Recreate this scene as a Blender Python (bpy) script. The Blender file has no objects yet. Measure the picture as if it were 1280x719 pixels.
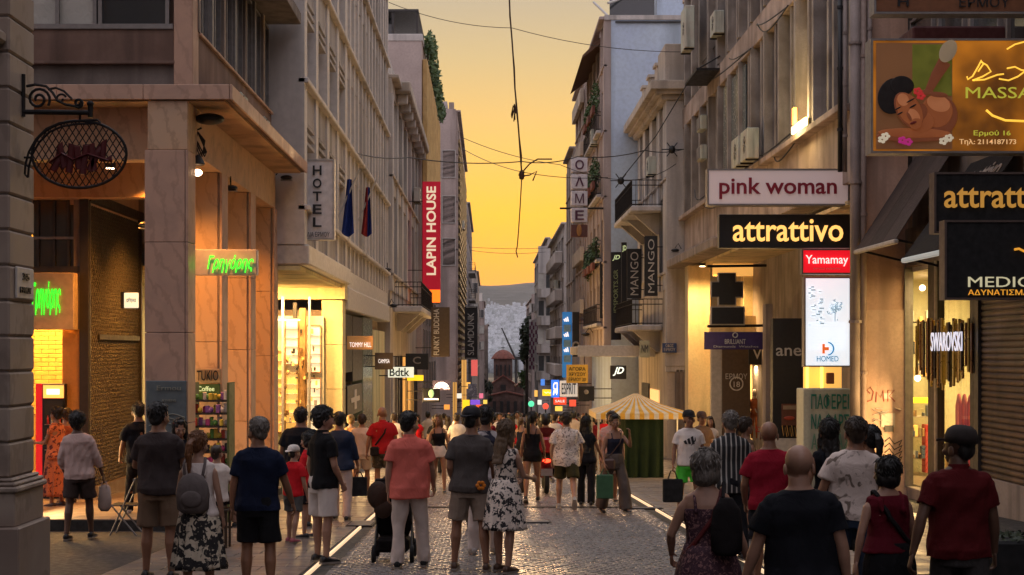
import bpy, math, random
import numpy as np
from mathutils import Vector, Matrix
R = math.radians
random.seed(7); rng = np.random.default_rng(7)
SC = bpy.context.scene
COL = SC.collection
# ---- camera: level view camera with a risen front, eye 1.8 m over a street that falls 4 % away from it
F, CX, HZ, EYE, SL = 1900., 611., 440., 1.8, 77/1900
def gz(y): return -SL*y if y < 400 else -SL*400
def wx(px, Y): return (px-CX)*Y/F
def wz(py, Y): return EYE+(HZ-py)*Y/F
cam = bpy.data.cameras.new('camera'); camo = bpy.data.objects.new('camera', cam); COL.objects.link(camo)
camo.location = (0, 0, EYE); camo.rotation_euler = (R(90), 0, 0)
cam.sensor_width = 36; cam.lens = 36*F/1280; cam.shift_x = (640-CX)/1280; cam.shift_y = (HZ-359.5)/1280
cam.clip_start = .1; cam.clip_end = 30000
SC.camera = camo
# ---- sky
SUN_EL, SUN_AZ = 3.0, 1.0
ORD = 'first second third fourth fifth sixth seventh eighth ninth tenth eleventh twelfth thirteenth fourteenth fifteenth sixteenth'.split()
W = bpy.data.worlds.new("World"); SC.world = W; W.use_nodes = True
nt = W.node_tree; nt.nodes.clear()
def N(t, **k):
    n = nt.nodes.new(t)
    for a, b in k.items(): setattr(n, a, b)
    return n
out = N('ShaderNodeOutputWorld'); bg = N('ShaderNodeBackground'); bg.inputs[1].default_value = 1.0
geo = N('ShaderNodeNewGeometry'); sep = N('ShaderNodeSeparateXYZ')
tc = N('ShaderNodeTexCoord'); nt.links.new(tc.outputs['Generated'], sep.inputs[0])
def ramp(stops):
    r = N('ShaderNodeValToRGB'); e = r.color_ramp.elements
    while len(e) < len(stops): e.new(.5)
    for el, (p, c) in zip(e, stops): el.position = p; el.color = (*c, 1)
    return r
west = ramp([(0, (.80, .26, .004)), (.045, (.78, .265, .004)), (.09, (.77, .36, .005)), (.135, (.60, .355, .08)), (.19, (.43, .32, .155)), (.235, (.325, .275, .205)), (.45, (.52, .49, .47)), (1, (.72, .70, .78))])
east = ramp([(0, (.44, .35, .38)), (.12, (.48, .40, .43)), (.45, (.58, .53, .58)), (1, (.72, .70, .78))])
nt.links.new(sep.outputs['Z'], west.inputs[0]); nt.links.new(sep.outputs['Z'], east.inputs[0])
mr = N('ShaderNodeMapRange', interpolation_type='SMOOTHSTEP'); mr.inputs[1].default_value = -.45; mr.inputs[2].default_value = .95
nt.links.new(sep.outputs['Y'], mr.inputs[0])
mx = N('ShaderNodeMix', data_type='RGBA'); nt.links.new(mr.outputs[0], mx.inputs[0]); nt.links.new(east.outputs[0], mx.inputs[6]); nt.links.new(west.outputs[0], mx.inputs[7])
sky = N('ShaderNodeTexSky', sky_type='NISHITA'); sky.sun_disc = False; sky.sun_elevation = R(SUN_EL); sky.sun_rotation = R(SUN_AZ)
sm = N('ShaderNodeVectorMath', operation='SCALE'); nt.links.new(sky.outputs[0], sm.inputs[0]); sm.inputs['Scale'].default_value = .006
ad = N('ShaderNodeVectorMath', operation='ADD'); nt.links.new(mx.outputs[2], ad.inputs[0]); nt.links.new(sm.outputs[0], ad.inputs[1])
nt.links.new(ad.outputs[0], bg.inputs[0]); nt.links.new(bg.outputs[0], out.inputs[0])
# ---- low sun behind the hill haze
sun = bpy.data.lights.new('sun', 'SUN'); sun.energy = .7; sun.angle = R(9); sun.color = (1, .62, .32)
suno = bpy.data.objects.new('sun', sun); COL.objects.link(suno)
suno.rotation_euler = Vector((math.sin(R(SUN_AZ))*math.cos(R(SUN_EL)), math.cos(R(SUN_AZ))*math.cos(R(SUN_EL)), math.sin(R(SUN_EL)))).to_track_quat('Z', 'Y').to_euler()
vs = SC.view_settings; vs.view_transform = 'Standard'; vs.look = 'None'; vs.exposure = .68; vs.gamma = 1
SC.cycles.use_denoising = True; SC.cycles.max_bounces = 8; SC.cycles.diffuse_bounces = 6; SC.cycles.glossy_bounces = 3
SC.cycles.volume_bounces = 0; SC.cycles.sample_clamp_indirect = 4; SC.cycles.transparent_max_bounces = 12; SC.cycles.caustics_reflective = False

# ---------------------------------------------------------------- materials
MATS = {}
def mat(name, col=(.5, .5, .5), rough=.7, kind='plain', col2=None, sc=1., metal=0., bump=.3, em=0., world=True, spec=.5):
    if name in MATS: return MATS[name]
    if kind in ('plaster', 'marble'): col = tuple(min(.72, x*1.4) for x in col); col2 = col2 and tuple(min(.7, x*1.4) for x in col2)
    em = em/1.5 if kind in ('emit', 'glow') else em
    m = bpy.data.materials.new(name); m.use_nodes = True; t = m.node_tree; nn = t.nodes; L = t.links.new
    b = nn['Principled BSDF']; c4 = (*col, 1)
    b.inputs['Base Color'].default_value = c4; b.inputs['Roughness'].default_value = rough; b.inputs['Metallic'].default_value = metal
    b.inputs['Specular IOR Level'].default_value = spec
    MATS[name] = m
    if kind == 'emit':
        b.inputs['Emission Color'].default_value = c4; b.inputs['Emission Strength'].default_value = em
        return m
    if kind == 'clear':
        tr = nn.new('ShaderNodeBsdfTransparent'); tr.inputs[0].default_value = c4
        gl = nn.new('ShaderNodeBsdfGlossy'); gl.inputs['Roughness'].default_value = rough
        fr = nn.new('ShaderNodeFresnel'); fr.inputs[0].default_value = 1.45; ms = nn.new('ShaderNodeMixShader')
        gg = nn.new('ShaderNodeNewGeometry'); mm = nn.new('ShaderNodeMath'); mm.operation = 'SUBTRACT'; mm.use_clamp = True; L(fr.outputs[0], mm.inputs[0]); L(gg.outputs['Backfacing'], mm.inputs[1]); L(mm.outputs[0], ms.inputs[0]); L(tr.outputs[0], ms.inputs[1]); L(gl.outputs[0], ms.inputs[2]); L(ms.outputs[0], nn['Material Output'].inputs[0])
        return m
    if kind == 'haze':
        t.nodes.remove(b); v = nn.new('ShaderNodeVolumePrincipled'); v.inputs['Color'].default_value = c4; v.inputs['Density'].default_value = em
        L(v.outputs[0], nn['Material Output'].inputs['Volume']); return m
    if world: g = nn.new('ShaderNodeNewGeometry'); co = g.outputs['Position']
    else: g = nn.new('ShaderNodeTexCoord'); co = g.outputs['Object']
    c2 = col2 or tuple(x*.55 for x in col)
    def noise(s, det=6, dist=0, vec=None):
        n = nn.new('ShaderNodeTexNoise'); n.inputs['Scale'].default_value = s; n.inputs['Detail'].default_value = det; n.inputs['Distortion'].default_value = dist
        L(vec or co, n.inputs['Vector']); return n
    def mapv(s, r=(0, 0, 0)):
        v = nn.new('ShaderNodeMapping'); v.inputs['Scale'].default_value = s; v.inputs['Rotation'].default_value = r; L(co, v.inputs['Vector']); return v.outputs[0]
    def rng_(src, a, z, lo=0, hi=1):
        r = nn.new('ShaderNodeMapRange'); L(src, r.inputs[0])
        for i, x in enumerate((a, z, lo, hi)): r.inputs[i+1].default_value = x
        return r.outputs[0]
    def mixc(f, a, c):
        x = nn.new('ShaderNodeMix'); x.data_type = 'RGBA'; L(f, x.inputs[0])
        for i, q in ((6, a), (7, c)):
            if isinstance(q, tuple): x.inputs[i].default_value = (*q[:3], 1)
            else: L(q, x.inputs[i])
        return x.outputs[2]
    def setbump(src, st, dist=.01):
        q = nn.new('ShaderNodeBump'); q.inputs['Strength'].default_value = st; q.inputs['Distance'].default_value = dist; L(src, q.inputs['Height']); L(q.outputs[0], b.inputs['Normal'])
    def setcol(c):
        L(c, b.inputs['Base Color'])
    if kind == 'plain':
        n = noise(9*sc, 5); setcol(mixc(rng_(n.outputs[0], .35, .7), col, tuple(x*.8 for x in col))); L(rng_(n.outputs[0], .3, .7, rough*.85, min(1, rough*1.15)), b.inputs['Roughness'])
        if bump: setbump(noise(60*sc).outputs[0], bump*.4, .004)
    elif kind == 'plaster':
        n = noise(.7*sc, 8, .4); s = noise(1., 7, .2, mapv((2.2*sc, 2.2*sc, .22*sc))); f = noise(18*sc, 6)
        c = mixc(rng_(n.outputs[0], .38, .68), col, c2)
        c = mixc(rng_(s.outputs[0], .48, .70, 0, .85), c, tuple(x*.38 for x in col))
        c = mixc(rng_(f.outputs[0], .4, .7, 0, .35), c, tuple(x*.6 for x in col))
        setcol(c); L(rng_(n.outputs[0], .3, .7, rough, min(1, rough+.15)), b.inputs['Roughness']); setbump(f.outputs[0], bump, .01)
    elif kind == 'marble':
        n = noise(.9*sc, 9, 1.4); w = nn.new('ShaderNodeTexWave'); w.inputs['Scale'].default_value = .8*sc; w.inputs['Distortion'].default_value = 14; w.inputs['Detail'].default_value = 5
        w.inputs['Detail Roughness'].default_value = .65; L(mapv((1, 1, .6), (.3, .5, .2)), w.inputs['Vector'])
        c = mixc(rng_(n.outputs[0], .35, .7), col, c2); c = mixc(rng_(w.outputs[1] if len(w.outputs) > 1 else w.outputs[0], .0, .22, .45, 0), c, tuple(x*.5 for x in col))
        oi = nn.new('ShaderNodeObjectInfo'); c = mixc(rng_(oi.outputs['Random'], 0, 1, 0, .45), c, tuple(x*.72 for x in col))
        setcol(c); setbump(noise(25*sc).outputs[0], bump*.5, .004); L(rng_(n.outputs[0], .3, .7, rough*.8, min(1, rough*1.3)), b.inputs['Roughness'])
    elif kind == 'stone':
        oi = nn.new('ShaderNodeObjectInfo'); n = noise(4*sc, 8); f = noise(55*sc, 4); vc = nn.new('ShaderNodeTexVoronoi'); vc.inputs['Scale'].default_value = 6*sc; L(co, vc.inputs['Vector'])
        c = mixc(rng_(n.outputs[0], .3, .7), col, c2); c = mixc(rng_(vc.outputs['Color'], 0, 1, 0, .4), c, tuple(x*1.35 for x in col)); c = mixc(rng_(oi.outputs['Random'], 0, 1, 0, .3), c, tuple(x*.7 for x in col)); g2 = noise(.45, 5, .5); c = mixc(rng_(g2.outputs[0], .45, .65, 0, .55), c, tuple(x*.4 for x in col))
        setcol(c); L(rng_(n.outputs[0], .3, .7, rough*.7, min(1, rough*1.3)), b.inputs['Roughness']); setbump(f.outputs[0], bump, .006)
    elif kind == 'fabric':
        n = noise(5*sc, 5); w = noise(260, 2); setcol(mixc(rng_(n.outputs[0], .3, .75), col, tuple(x*.72 for x in col)))
        cr = noise(7, 5, 1.6, mapv((1, 1, .7))); ma = nn.new('ShaderNodeMath'); ma.operation = 'MULTIPLY_ADD'; L(cr.outputs[0], ma.inputs[0]); ma.inputs[1].default_value = 9; L(w.outputs[0], ma.inputs[2]); setbump(ma.outputs[0], .5, .0045); b.inputs['Specular IOR Level'].default_value = .15
    elif kind == 'spots':   # floral or printed cloth: blotches of col2 on col
        v = noise(sc, 2.5, .6); v.inputs['Roughness'].default_value = .6; k = noise(sc*3.1, 2)
        c = mixc(rng_(v.outputs[0], em or .56, (em or .56)+.02), col, c2); c = mixc(rng_(k.outputs[0], .62, .66), c, tuple(min(1, (x+y)*.5) for x, y in zip(col, c2)))
        setcol(c); setbump(noise(7, 5, 1.6).outputs[0], .5, .03)
    elif kind == 'stripes':
        s = nn.new('ShaderNodeSeparateXYZ'); L(co, s.inputs[0]); q = nn.new('ShaderNodeMath'); q.operation = 'MULTIPLY'; L(s.outputs[0], q.inputs[0]); q.inputs[1].default_value = sc
        h = nn.new('ShaderNodeMath'); h.operation = 'FRACT'; L(q.outputs[0], h.inputs[0]); setcol(mixc(rng_(h.outputs[0], .70, .74), col, c2))
    elif kind == 'hair':
        n = noise(1, 4, .3, mapv((130, 130, 14))); setcol(mixc(rng_(n.outputs[0], .35, .65), col, tuple(x*.45 for x in col))); setbump(n.outputs[0], .6, .004)
    elif kind == 'skin':
        n = noise(14, 5); setcol(mixc(rng_(n.outputs[0], .35, .7), col, tuple(x*.85 for x in col))); b.inputs['Subsurface Weight'].default_value = .0
        setbump(noise(90, 4).outputs[0], .15, .002)
    elif kind == 'glow':    # back-lit panel with soft unevenness
        n = noise(sc, 3); L(mixc(rng_(n.outputs[0], .3, .7), col, c2), b.inputs['Emission Color']); b.inputs['Emission Strength'].default_value = em
    return m
# ---------------------------------------------------------------- mesh helper
class MB:
    def __init__(s): s.v = []; s.f = []
    def add(s, v, f):
        n = len(s.v); s.v += [tuple(p) for p in v]; s.f += [tuple(i+n for i in q) for q in f]; return s
    def box(s, x0, x1, y0, y1, z0, z1, c=0.):
        if x0 > x1: x0, x1 = x1, x0
        if y0 > y1: y0, y1 = y1, y0
        if z0 > z1: z0, z1 = z1, z0
        c = min(c, (x1-x0)*.45, (y1-y0)*.45, (z1-z0)*.45)
        if c <= 0:
            return s.add([(x0, y0, z0), (x1, y0, z0), (x1, y1, z0), (x0, y1, z0), (x0, y0, z1), (x1, y0, z1), (x1, y1, z1), (x0, y1, z1)],
                         [(0, 3, 2, 1), (4, 5, 6, 7), (0, 1, 5, 4), (1, 2, 6, 5), (2, 3, 7, 6), (3, 0, 4, 7)])
        def rg(z, k): return [(x0+k, y0+c, z), (x0+c, y0+k, z), (x1-c, y0+k, z), (x1-k, y0+c, z), (x1-k, y1-c, z), (x1-c, y1-k, z), (x0+c, y1-k, z), (x0+k, y1-c, z)]
        v = rg(z0, c)+rg(z0+c, 0)+rg(z1-c, 0)+rg(z1, c)
        f = [tuple(range(7, -1, -1)), tuple(range(24, 32))]
        for r in range(3):
            for i in range(8): j = (i+1) % 8; f.append((r*8+i, r*8+j, r*8+8+j, r*8+8+i))
        return s.add(v, f)
    def loft(s, rings, cap=True, closed=False):
        n = len(rings[0]); v = [p for r in rings for p in r]; f = []
        m = len(rings)
        for r in range(m if closed else m-1):
            a, b = r*n, ((r+1) % m)*n
            for i in range(n): j = (i+1) % n; f.append((a+i, a+j, b+j, b+i))
        if cap and not closed: f += [tuple(range(n-1, -1, -1)), tuple(range((m-1)*n, m*n))]
        return s.add(v, f)
    def tube(s, pts, r, n=8, cap=True, flat=None, up=None):
        pts = [Vector(p) for p in pts]; rr = r if hasattr(r, '__len__') else [r]*len(pts)
        rings = []; pu = None
        for i, p in enumerate(pts):
            d = (pts[min(i+1, len(pts)-1)]-pts[max(i-1, 0)]).normalized()
            u = pu if pu is not None else (Vector(up) if up else (Vector((1, 0, 0)) if abs(d.x) < .8 else Vector((0, 1, 0))))
            u = (u-d*u.dot(d)).normalized(); pu = u; w = d.cross(u); fl = flat or 1
            rings.append([tuple(p+(u*math.cos(a)+w*math.sin(a)*fl)*rr[i]) for a in [2*math.pi*k/n for k in range(n)]])
        return s.loft(rings, cap)
    def ell(s, c, r, nu=14, nv=9, M=None):
        c = Vector(c); rings = []
        for j in range(nv+1):
            ph = math.pi*(j/nv-.5); ph = max(min(ph, 1.45), -1.45)
            rg = []
            for k in range(nu):
                a = 2*math.pi*k/nu; p = Vector((r[0]*math.cos(a)*math.cos(ph), r[1]*math.sin(a)*math.cos(ph), r[2]*math.sin(ph)))
                rg.append(tuple(c+(M @ p if M else p)))
            rings.append(rg)
        return s.loft(rings)
    def lathe(s, c, prof, n=20):
        return s.loft([[(c[0]+r*math.cos(2*math.pi*k/n), c[1]+r*math.sin(2*math.pi*k/n), c[2]+z) for k in range(n)] for r, z in prof])
    def mesh(s, name, m, smooth=False, org=(0, 0, 0)):
        me = bpy.data.meshes.new(name); ox, oy, oz = org
        me.from_pydata([(a-ox, b-oy, c-oz) for a, b, c in s.v], [], s.f)
        if m: me.materials.append(m)
        if smooth: me.shade_smooth()
        return me
WL = {}
def props(o, label=None, cat=None, group=None, kind=None):
    if label: o['label'] = label
    if cat: o['category'] = cat
    if group: o['group'] = group
    if kind: o['kind'] = kind
    return o
def link(name, data, loc, parent=None):
    o = bpy.data.objects.new(name, data); COL.objects.link(o)
    if parent is not None:
        o.parent = parent; p = WL[parent.name]; o.location = (loc[0]-p[0], loc[1]-p[1], loc[2]-p[2])
    else: o.location = loc
    WL[o.name] = tuple(loc); return o
def build(mb, name, m, parent=None, smooth=False, **k):
    xs = [p[0] for p in mb.v]; ys = [p[1] for p in mb.v]; zs = [p[2] for p in mb.v]
    org = ((min(xs)+max(xs))/2, (min(ys)+max(ys))/2, min(zs))
    return props(link(name, mb.mesh(name, m, smooth, org), org, parent), **k)
def root(name, loc, label, cat, group=None, kind=None):
    return props(link(name, None, loc), label, cat, group, kind)
def bx(name, m, parent, x0, x1, y0, y1, z0, z1, c=0., **k): return build(MB().box(x0, x1, y0, y1, z0, z1, c), name, m, parent, **k)
_sh = {}
def shared(key, mk, name, m, loc, parent=None, smooth=False):
    if key not in _sh: _sh[key] = mk().mesh(name, m, smooth)
    return link(name, _sh[key], loc, parent)
# text: glyph outlines as thin solids fitted into a w x h box, laid on the plane (origin, u, v)
def text(s, name, m, parent, o, w, h, u=(1, 0, 0), v=(0, 0, 1), bold=.02, depth=.012, spacing=1., shear=0.):
    if 'M' in s or 'Μ' in s: bold = 0
    cu = bpy.data.curves.new('t', 'FONT'); cu.body = s; cu.extrude = .02; cu.offset = bold*.4; cu.resolution_u = 3; cu.space_character = spacing; cu.shear = shear
    ob = bpy.data.objects.new('t', cu); me = bpy.data.meshes.new_from_object(ob)
    co = np.empty(len(me.vertices)*3); me.vertices.foreach_get('co', co); co = co.reshape(-1, 3)
    mn, mxx = co.min(0), co.max(0); sz = np.maximum(mxx-mn, 1e-6); co = (co-mn)/sz
    U, V = np.array(u, float), np.array(v, float); Nn = np.cross(U, V)
    P = co[:, :1]*w*U+co[:, 1:2]*h*V+(co[:, 2:]*depth)*Nn
    me.vertices.foreach_set('co', P.ravel()); me.materials.clear(); me.materials.append(m); me.name = name; me.update()
    bpy.data.objects.remove(ob); bpy.data.curves.remove(cu)
    return link(name, me, tuple(o), parent)
def tpx(s, m, parent, x0, y0, x1, y1, Y, rot=0, name='lettering', **k):
    """text in a camera-facing sign: the box given in photograph pixels at distance Y"""
    X0, X1, Z0, Z1 = wx(x0, Y), wx(x1, Y), wz(y1, Y), wz(y0, Y)
    if rot == 0: return text(s, name, m, parent, (X0, Y, Z0), X1-X0, Z1-Z0, **k)
    return text(s, name, m, parent, (X1, Y, Z0), Z1-Z0, X1-X0, u=(0, 0, 1), v=(-1, 0, 0), **k)
# ---------------------------------------------------------------- palette
plaster_w = mat('plaster_white', (.42, .39, .37), .8, 'plaster', (.33, .30, .28), .8)
plaster_c = mat('plaster_cream', (.42, .36, .30), .8, 'plaster', (.31, .26, .215), .7)
plaster_p = mat('plaster_pink', (.36, .29, .265), .8, 'plaster', (.25, .20, .18), .5)
plaster_g = mat('plaster_grey', (.34, .31, .30), .8, 'plaster', (.22, .20, .20), .6)
plaster_b = mat('plaster_pale_blue', (.37, .44, .56), .8, 'plaster', (.32, .38, .49), .35)
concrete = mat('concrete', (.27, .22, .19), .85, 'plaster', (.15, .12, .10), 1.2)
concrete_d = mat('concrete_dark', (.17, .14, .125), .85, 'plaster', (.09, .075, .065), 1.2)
concrete_n = mat('concrete_brown', (.17, .105, .08), .85, 'plaster', (.10, .06, .045), 1.2)
ashlar = mat('ashlar', (.22, .165, .135), .6, 'marble', (.33, .27, .22), 1.)
marble = mat('marble_facing', (.44, .28, .17), .4, 'marble', (.40, .27, .18), 1.6)
marble_g = mat('marble_grey', (.44, .27, .19), .45, 'marble', (.33, .21, .155), 1.4)
glassd = mat('window_glass', (.035, .04, .045), .08, 'plain', sc=.15, bump=0, spec=.9)
glassc = mat('clear_glass', (.93, .95, .94), .03, 'clear')
frame_a = mat('aluminium_frame', (.30, .28, .27), .45, 'plain', metal=.6)
frame_w = mat('white_frame', (.50, .47, .44), .5)
frame_d = mat('dark_frame', (.035, .03, .028), .45)
curtain = mat('curtain', (.55, .53, .48), .9, 'fabric', sc=.4)
iron = mat('wrought_iron', (.018, .015, .015), .55, metal=.5)
black = mat('black_paint', (.012, .012, .014), .45)
blackm = mat('black_matte', (.01, .01, .011), .85)
white = mat('white_paint', (.62, .58, .54), .5)
acm = mat('unit_enamel', (.40, .43, .37), .5, 'plaster', (.38, .33, .28), 3)
red = mat('red_paint', (.40, .012, .02), .45)
pipe_m = mat('drain_pipe', (.24, .19, .17), .55, 'plaster', (.15, .12, .11), 2)
wood = mat('warm_wood', (.36, .21, .09), .55, 'marble', (.24, .13, .05), 2)
leaf = mat('leaf', (.05, .10, .025), .6, 'stone', (.10, .15, .03), 2)
leaf_d = mat('leaf_dark', (.02, .035, .018), .7, 'stone', (.04, .05, .02), 2)
bark = mat('bark', (.07, .05, .035), .9, 'stone')
tile = mat('roof_tile', (.12, .042, .03), .8, 'plaster', (.15, .05, .035), 1)
kerbled = mat('kerb_light', (1, .70, .42), .5, 'emit', em=.85)
E = lambda n, c, s: mat(n, c, .6, 'emit', em=s)
# ---------------------------------------------------------------- ground
def terr(x, y):
    if y < 400: return -SL*y-.02
    if y < 2200: return -16.2
    if y < 5400:
        t = (y-2200)/3200; return -16.2+t*(160+16.2)+14*math.sin(x*.004+y*.002)*t
    t = min(1, (y-5400)/2600); r = 335+22*math.sin(x*.0021+.8)+9*math.sin(x*.011+y*.003)
    h = 160+(r-160)*(t*t*(3-2*t)); return h if y <= 8000 else h-(y-8000)*.12
ys = [-300, -50, 0, 100, 250, 400, 700, 1200, 1700, 2200]+[2200+i*160 for i in range(1, 21)]+[5400+i*130 for i in range(1, 30)]
xs_ = [-3000, -2200]+[-1500+i*100 for i in range(31)]+[2200, 3000]
g = MB(); nx = len(xs_)
g.add([(x, y, terr(x, y)) for y in ys for x in xs_], [(j*nx+i, j*nx+i+1, (j+1)*nx+i+1, (j+1)*nx+i) for j in range(len(ys)-1) for i in range(nx-1)])
earth = mat('earth', (.075, .07, .055), .95, 'stone', (.05, .055, .04), .004)
build(g, 'ground', earth, kind='structure', smooth=True)
# sloping slab helper: a sheet with top at ground+h
def sheet(mb, x0, x1, y0, y1, h, th=.0):
    a, b = gz(y0)+h, gz(y1)+h
    if th: mb.add([(x0, y0, a), (x1, y0, a), (x1, y1, b), (x0, y1, b), (x0, y0, a-th), (x1, y0, a-th), (x1, y1, b-th), (x0, y1, b-th)],
                  [(0, 1, 2, 3), (7, 6, 5, 4), (0, 4, 5, 1), (1, 5, 6, 2), (2, 6, 7, 3), (3, 7, 4, 0)])
    else: mb.add([(x0, y0, a), (x1, y0, a), (x1, y1, b), (x0, y1, b)], [(0, 1, 2, 3)])
    return mb
def chamf(w, l, h, c=.012):
    """a paver with pillowed top, tilted along the street's fall"""
    m = MB().box(-w/2, w/2, -l/2, l/2, -h, 0, c); m.v = [(x, y, z-SL*y) for x, y, z in m.v]; return m
LX, RX = -1.98, 3.08
joint = mat('joint_mortar', (.045, .04, .036), .9, 'stone', bump=.6, sc=3)
cob = mat('cobble_stone', (.23, .19, .165), .3, 'stone', (.14, .115, .10), 1.2, bump=.5, spec=.6)
slabm = mat('paving_marble', (.20, .165, .145), .38, 'stone', (.13, .105, .09), .6, bump=.25)
slabm2 = mat('arcade_marble', (.34, .25, .18), .4, 'stone', (.26, .19, .13), .6, bump=.25)
road = build(sheet(MB(), LX, RX, 5, 400, 0), 'road', joint, kind='structure')
pav = build(sheet(MB(), -40, LX-.05, 5, 400, 0.004), 'pavement', joint, kind='structure')
pav2 = build(sheet(MB(), RX+.05, 40, 5, 400, 0.004), 'pavement', joint, kind='structure')
# cobbles: near ones single parts, the rest joined
pitch = .112; cnt = 0; cm = MB(); variants = [('cob', i) for i in range(6)]
cv = [(random.uniform(.088, .1), random.uniform(.088, .1)) for _ in range(6)]
y = 16.9; row = 0; rest = []
while y < 62:
    n = int((RX-LX-.3)/pitch)
    for i in range(n):
        x = LX+.2+(i+.5*(row % 2))*pitch+random.uniform(-.008, .008)
        if x > RX-.15: continue
        yy = y+random.uniform(-.006, .006)+.02*math.sin(x*2.1+y*.3); k = random.randrange(6); dz = random.uniform(.004, .014)
        hidden = False
        if cnt < 300 and not hidden:
            o = shared(('cob', k), lambda: chamf(cv[k][0], cv[k][1], .05, .012), 'cobblestone', cob, (x, yy, gz(yy)+dz), road); o.rotation_euler = (random.uniform(-.03, .03), random.uniform(-.03, .03), random.uniform(-.06, .06)); cnt += 1
        else: rest.append((x, yy, dz, k))
    y += pitch; row += 1
rest = np.array(rest)
def joined(rest, dims, name, m, par, h=.03, c=.014):
    """thousands of pavers as one mesh: frustum pieces"""
    n = len(rest); w = dims[:, 0][:, None]/2; l = dims[:, 1][:, None]/2
    sx = np.array([-1, 1, 1, -1]); sy = np.array([-1, -1, 1, 1])
    X = rest[:, 0][:, None]; Y = rest[:, 1][:, None]; Z = rest[:, 2][:, None]
    t = rng.uniform(-.02, .02, (n, 1)); t2 = rng.uniform(-.02, .02, (n, 1))
    def rg(s, dz):
        a = sx*(w-s); b = sy*(l-s); return np.stack([X+a, Y+b, -SL*(Y+b)+Z+dz+a*t+b*t2], 2)
    P = np.concatenate([rg(0., -h), rg(0., -c*.6), rg(c, 0.)], 1).reshape(-1, 3)
    base = (np.arange(n)*12)[:, None, None]
    q = np.array([[0, 1, 5, 4], [1, 2, 6, 5], [2, 3, 7, 6], [3, 0, 4, 7], [4, 5, 9, 8], [5, 6, 10, 9], [6, 7, 11, 10], [7, 4, 8, 11], [8, 9, 10, 11]])
    Fq = (base+q[None]).reshape(-1, 4)
    me = bpy.data.meshes.new(name); me.vertices.add(len(P)); me.vertices.foreach_set('co', P.ravel())
    me.loops.add(Fq.size); me.loops.foreach_set('vertex_index', Fq.ravel().astype(np.int32)); me.polygons.add(len(Fq)); me.polygons.foreach_set('loop_start', np.arange(0, Fq.size, 4).astype(np.int32))
    me.update(calc_edges=True); me.materials.append(m)
    return props(link(name, me, (0, 0, 0), par), kind='stuff')
joined(rest, np.array([cv[int(k)] for k in rest[:, 3]]), 'cobblestone_field', cob, road)
# border strips of longer setts, light line and drain beside the kerb
def paving(par, x0, x1, y0, y1, w, l, limit, m, name='paving_slab', h=.0):
    rest = []; c = 0; y = y0; r = 0
    while y < y1:
        x = x0+(w*.5*(r % 2)); xx = x0
        while xx < x1-.02:
            e = min(x1, x if x > xx else xx+w)
            if e-xx > .06:
                cx_, cy_, ww = (xx+e)/2, y+l/2, e-xx-.008; dz = .012+random.uniform(0, .004)+h
                if c < limit: shared(('slab', round(ww, 2), l, m.name), lambda: chamf(round(ww, 2), l-.01, .04, .004), name, m, (cx_, cy_, gz(cy_)+dz), par); c += 1
                else: rest.append((cx_, cy_, dz, ww, l-.01))
            xx = e; x = xx+w
        y += l; r += 1
    if rest:
        a = np.array(rest); joined(a, a[:, 3:5], name+'_field', m, par, .03, .004)
paving(pav, -4.3, LX-.12, 16.5, 120, .55, .42, 150, slabm)
paving(pav2, RX+.12, 7.7, 16.9, 120, .6, .45, 150, slabm)
for x0, par, lab in ((LX-.1, pav, 'left'), (RX, pav2, 'right')):
    b = MB(); sheet(b, x0+.035, x0+.063, 12, 160, .02, .05)
    o = build(b, 'kerb_light', kerbled, None, label='glowing light strip set in the paving along the %s edge of the cobbles' % lab, cat='light strip', group='light strips along the cobbled road')
# arcade floor on the left, a low step up
st = root('arcade_floor', (-7, 28, gz(28)), 'raised marble floor of the arcade', 'floor', kind='structure')
bm_ = MB(); sheet(bm_, -16, -4.62, 23.2, 34, .17, .3); build(bm_, 'step', joint, st)
rr = []; cc = 0
for j in range(22):
    for i in range(13):
        cx_, cy_ = -4.9-.6*i, 23.45+.48*j
        if cy_ < 33.6:
            shared(('arc', 0), lambda: chamf(.59, .47, .04, .004), 'floor_tile', slabm2, (cx_, cy_, gz(cy_)+.185+random.uniform(0, .003)), st)
# manhole covers and drain grates
for px, Y, w, l, lb in ((668, 25.0, .55, .45, 'dark square manhole cover sunk in the cobbles in mid road'), (452, 24.6, .42, 1.1, 'slotted drain grate beside the left light strip'), (805, 28.6, .7, .35, 'dark drain grate near the right light strip')):
    X = wx(px, Y); m = root('drain_cover', (X, Y, gz(Y)), lb, 'drain cover', 'covers set in the road')
    b = MB(); sheet(b, X-w/2, X+w/2, Y-l/2, Y+l/2, .025, .04); build(b, 'frame', iron, m)
    for k in range(5):
        b = MB(); y_ = Y-l/2+l*(k+.5)/5; sheet(b, X-w*.42, X+w*.42, y_-l*.06, y_+l*.06, .034, .01); build(b, 'bar', frame_a, m)
b = MB(); sheet(b, LX+.3, RX-.2, 28.85, 29.15, .02, .03); build(b, 'drain_channel', joint, None, label='narrow drain channel crossing the cobbled road', cat='drain', kind='structure')

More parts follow.
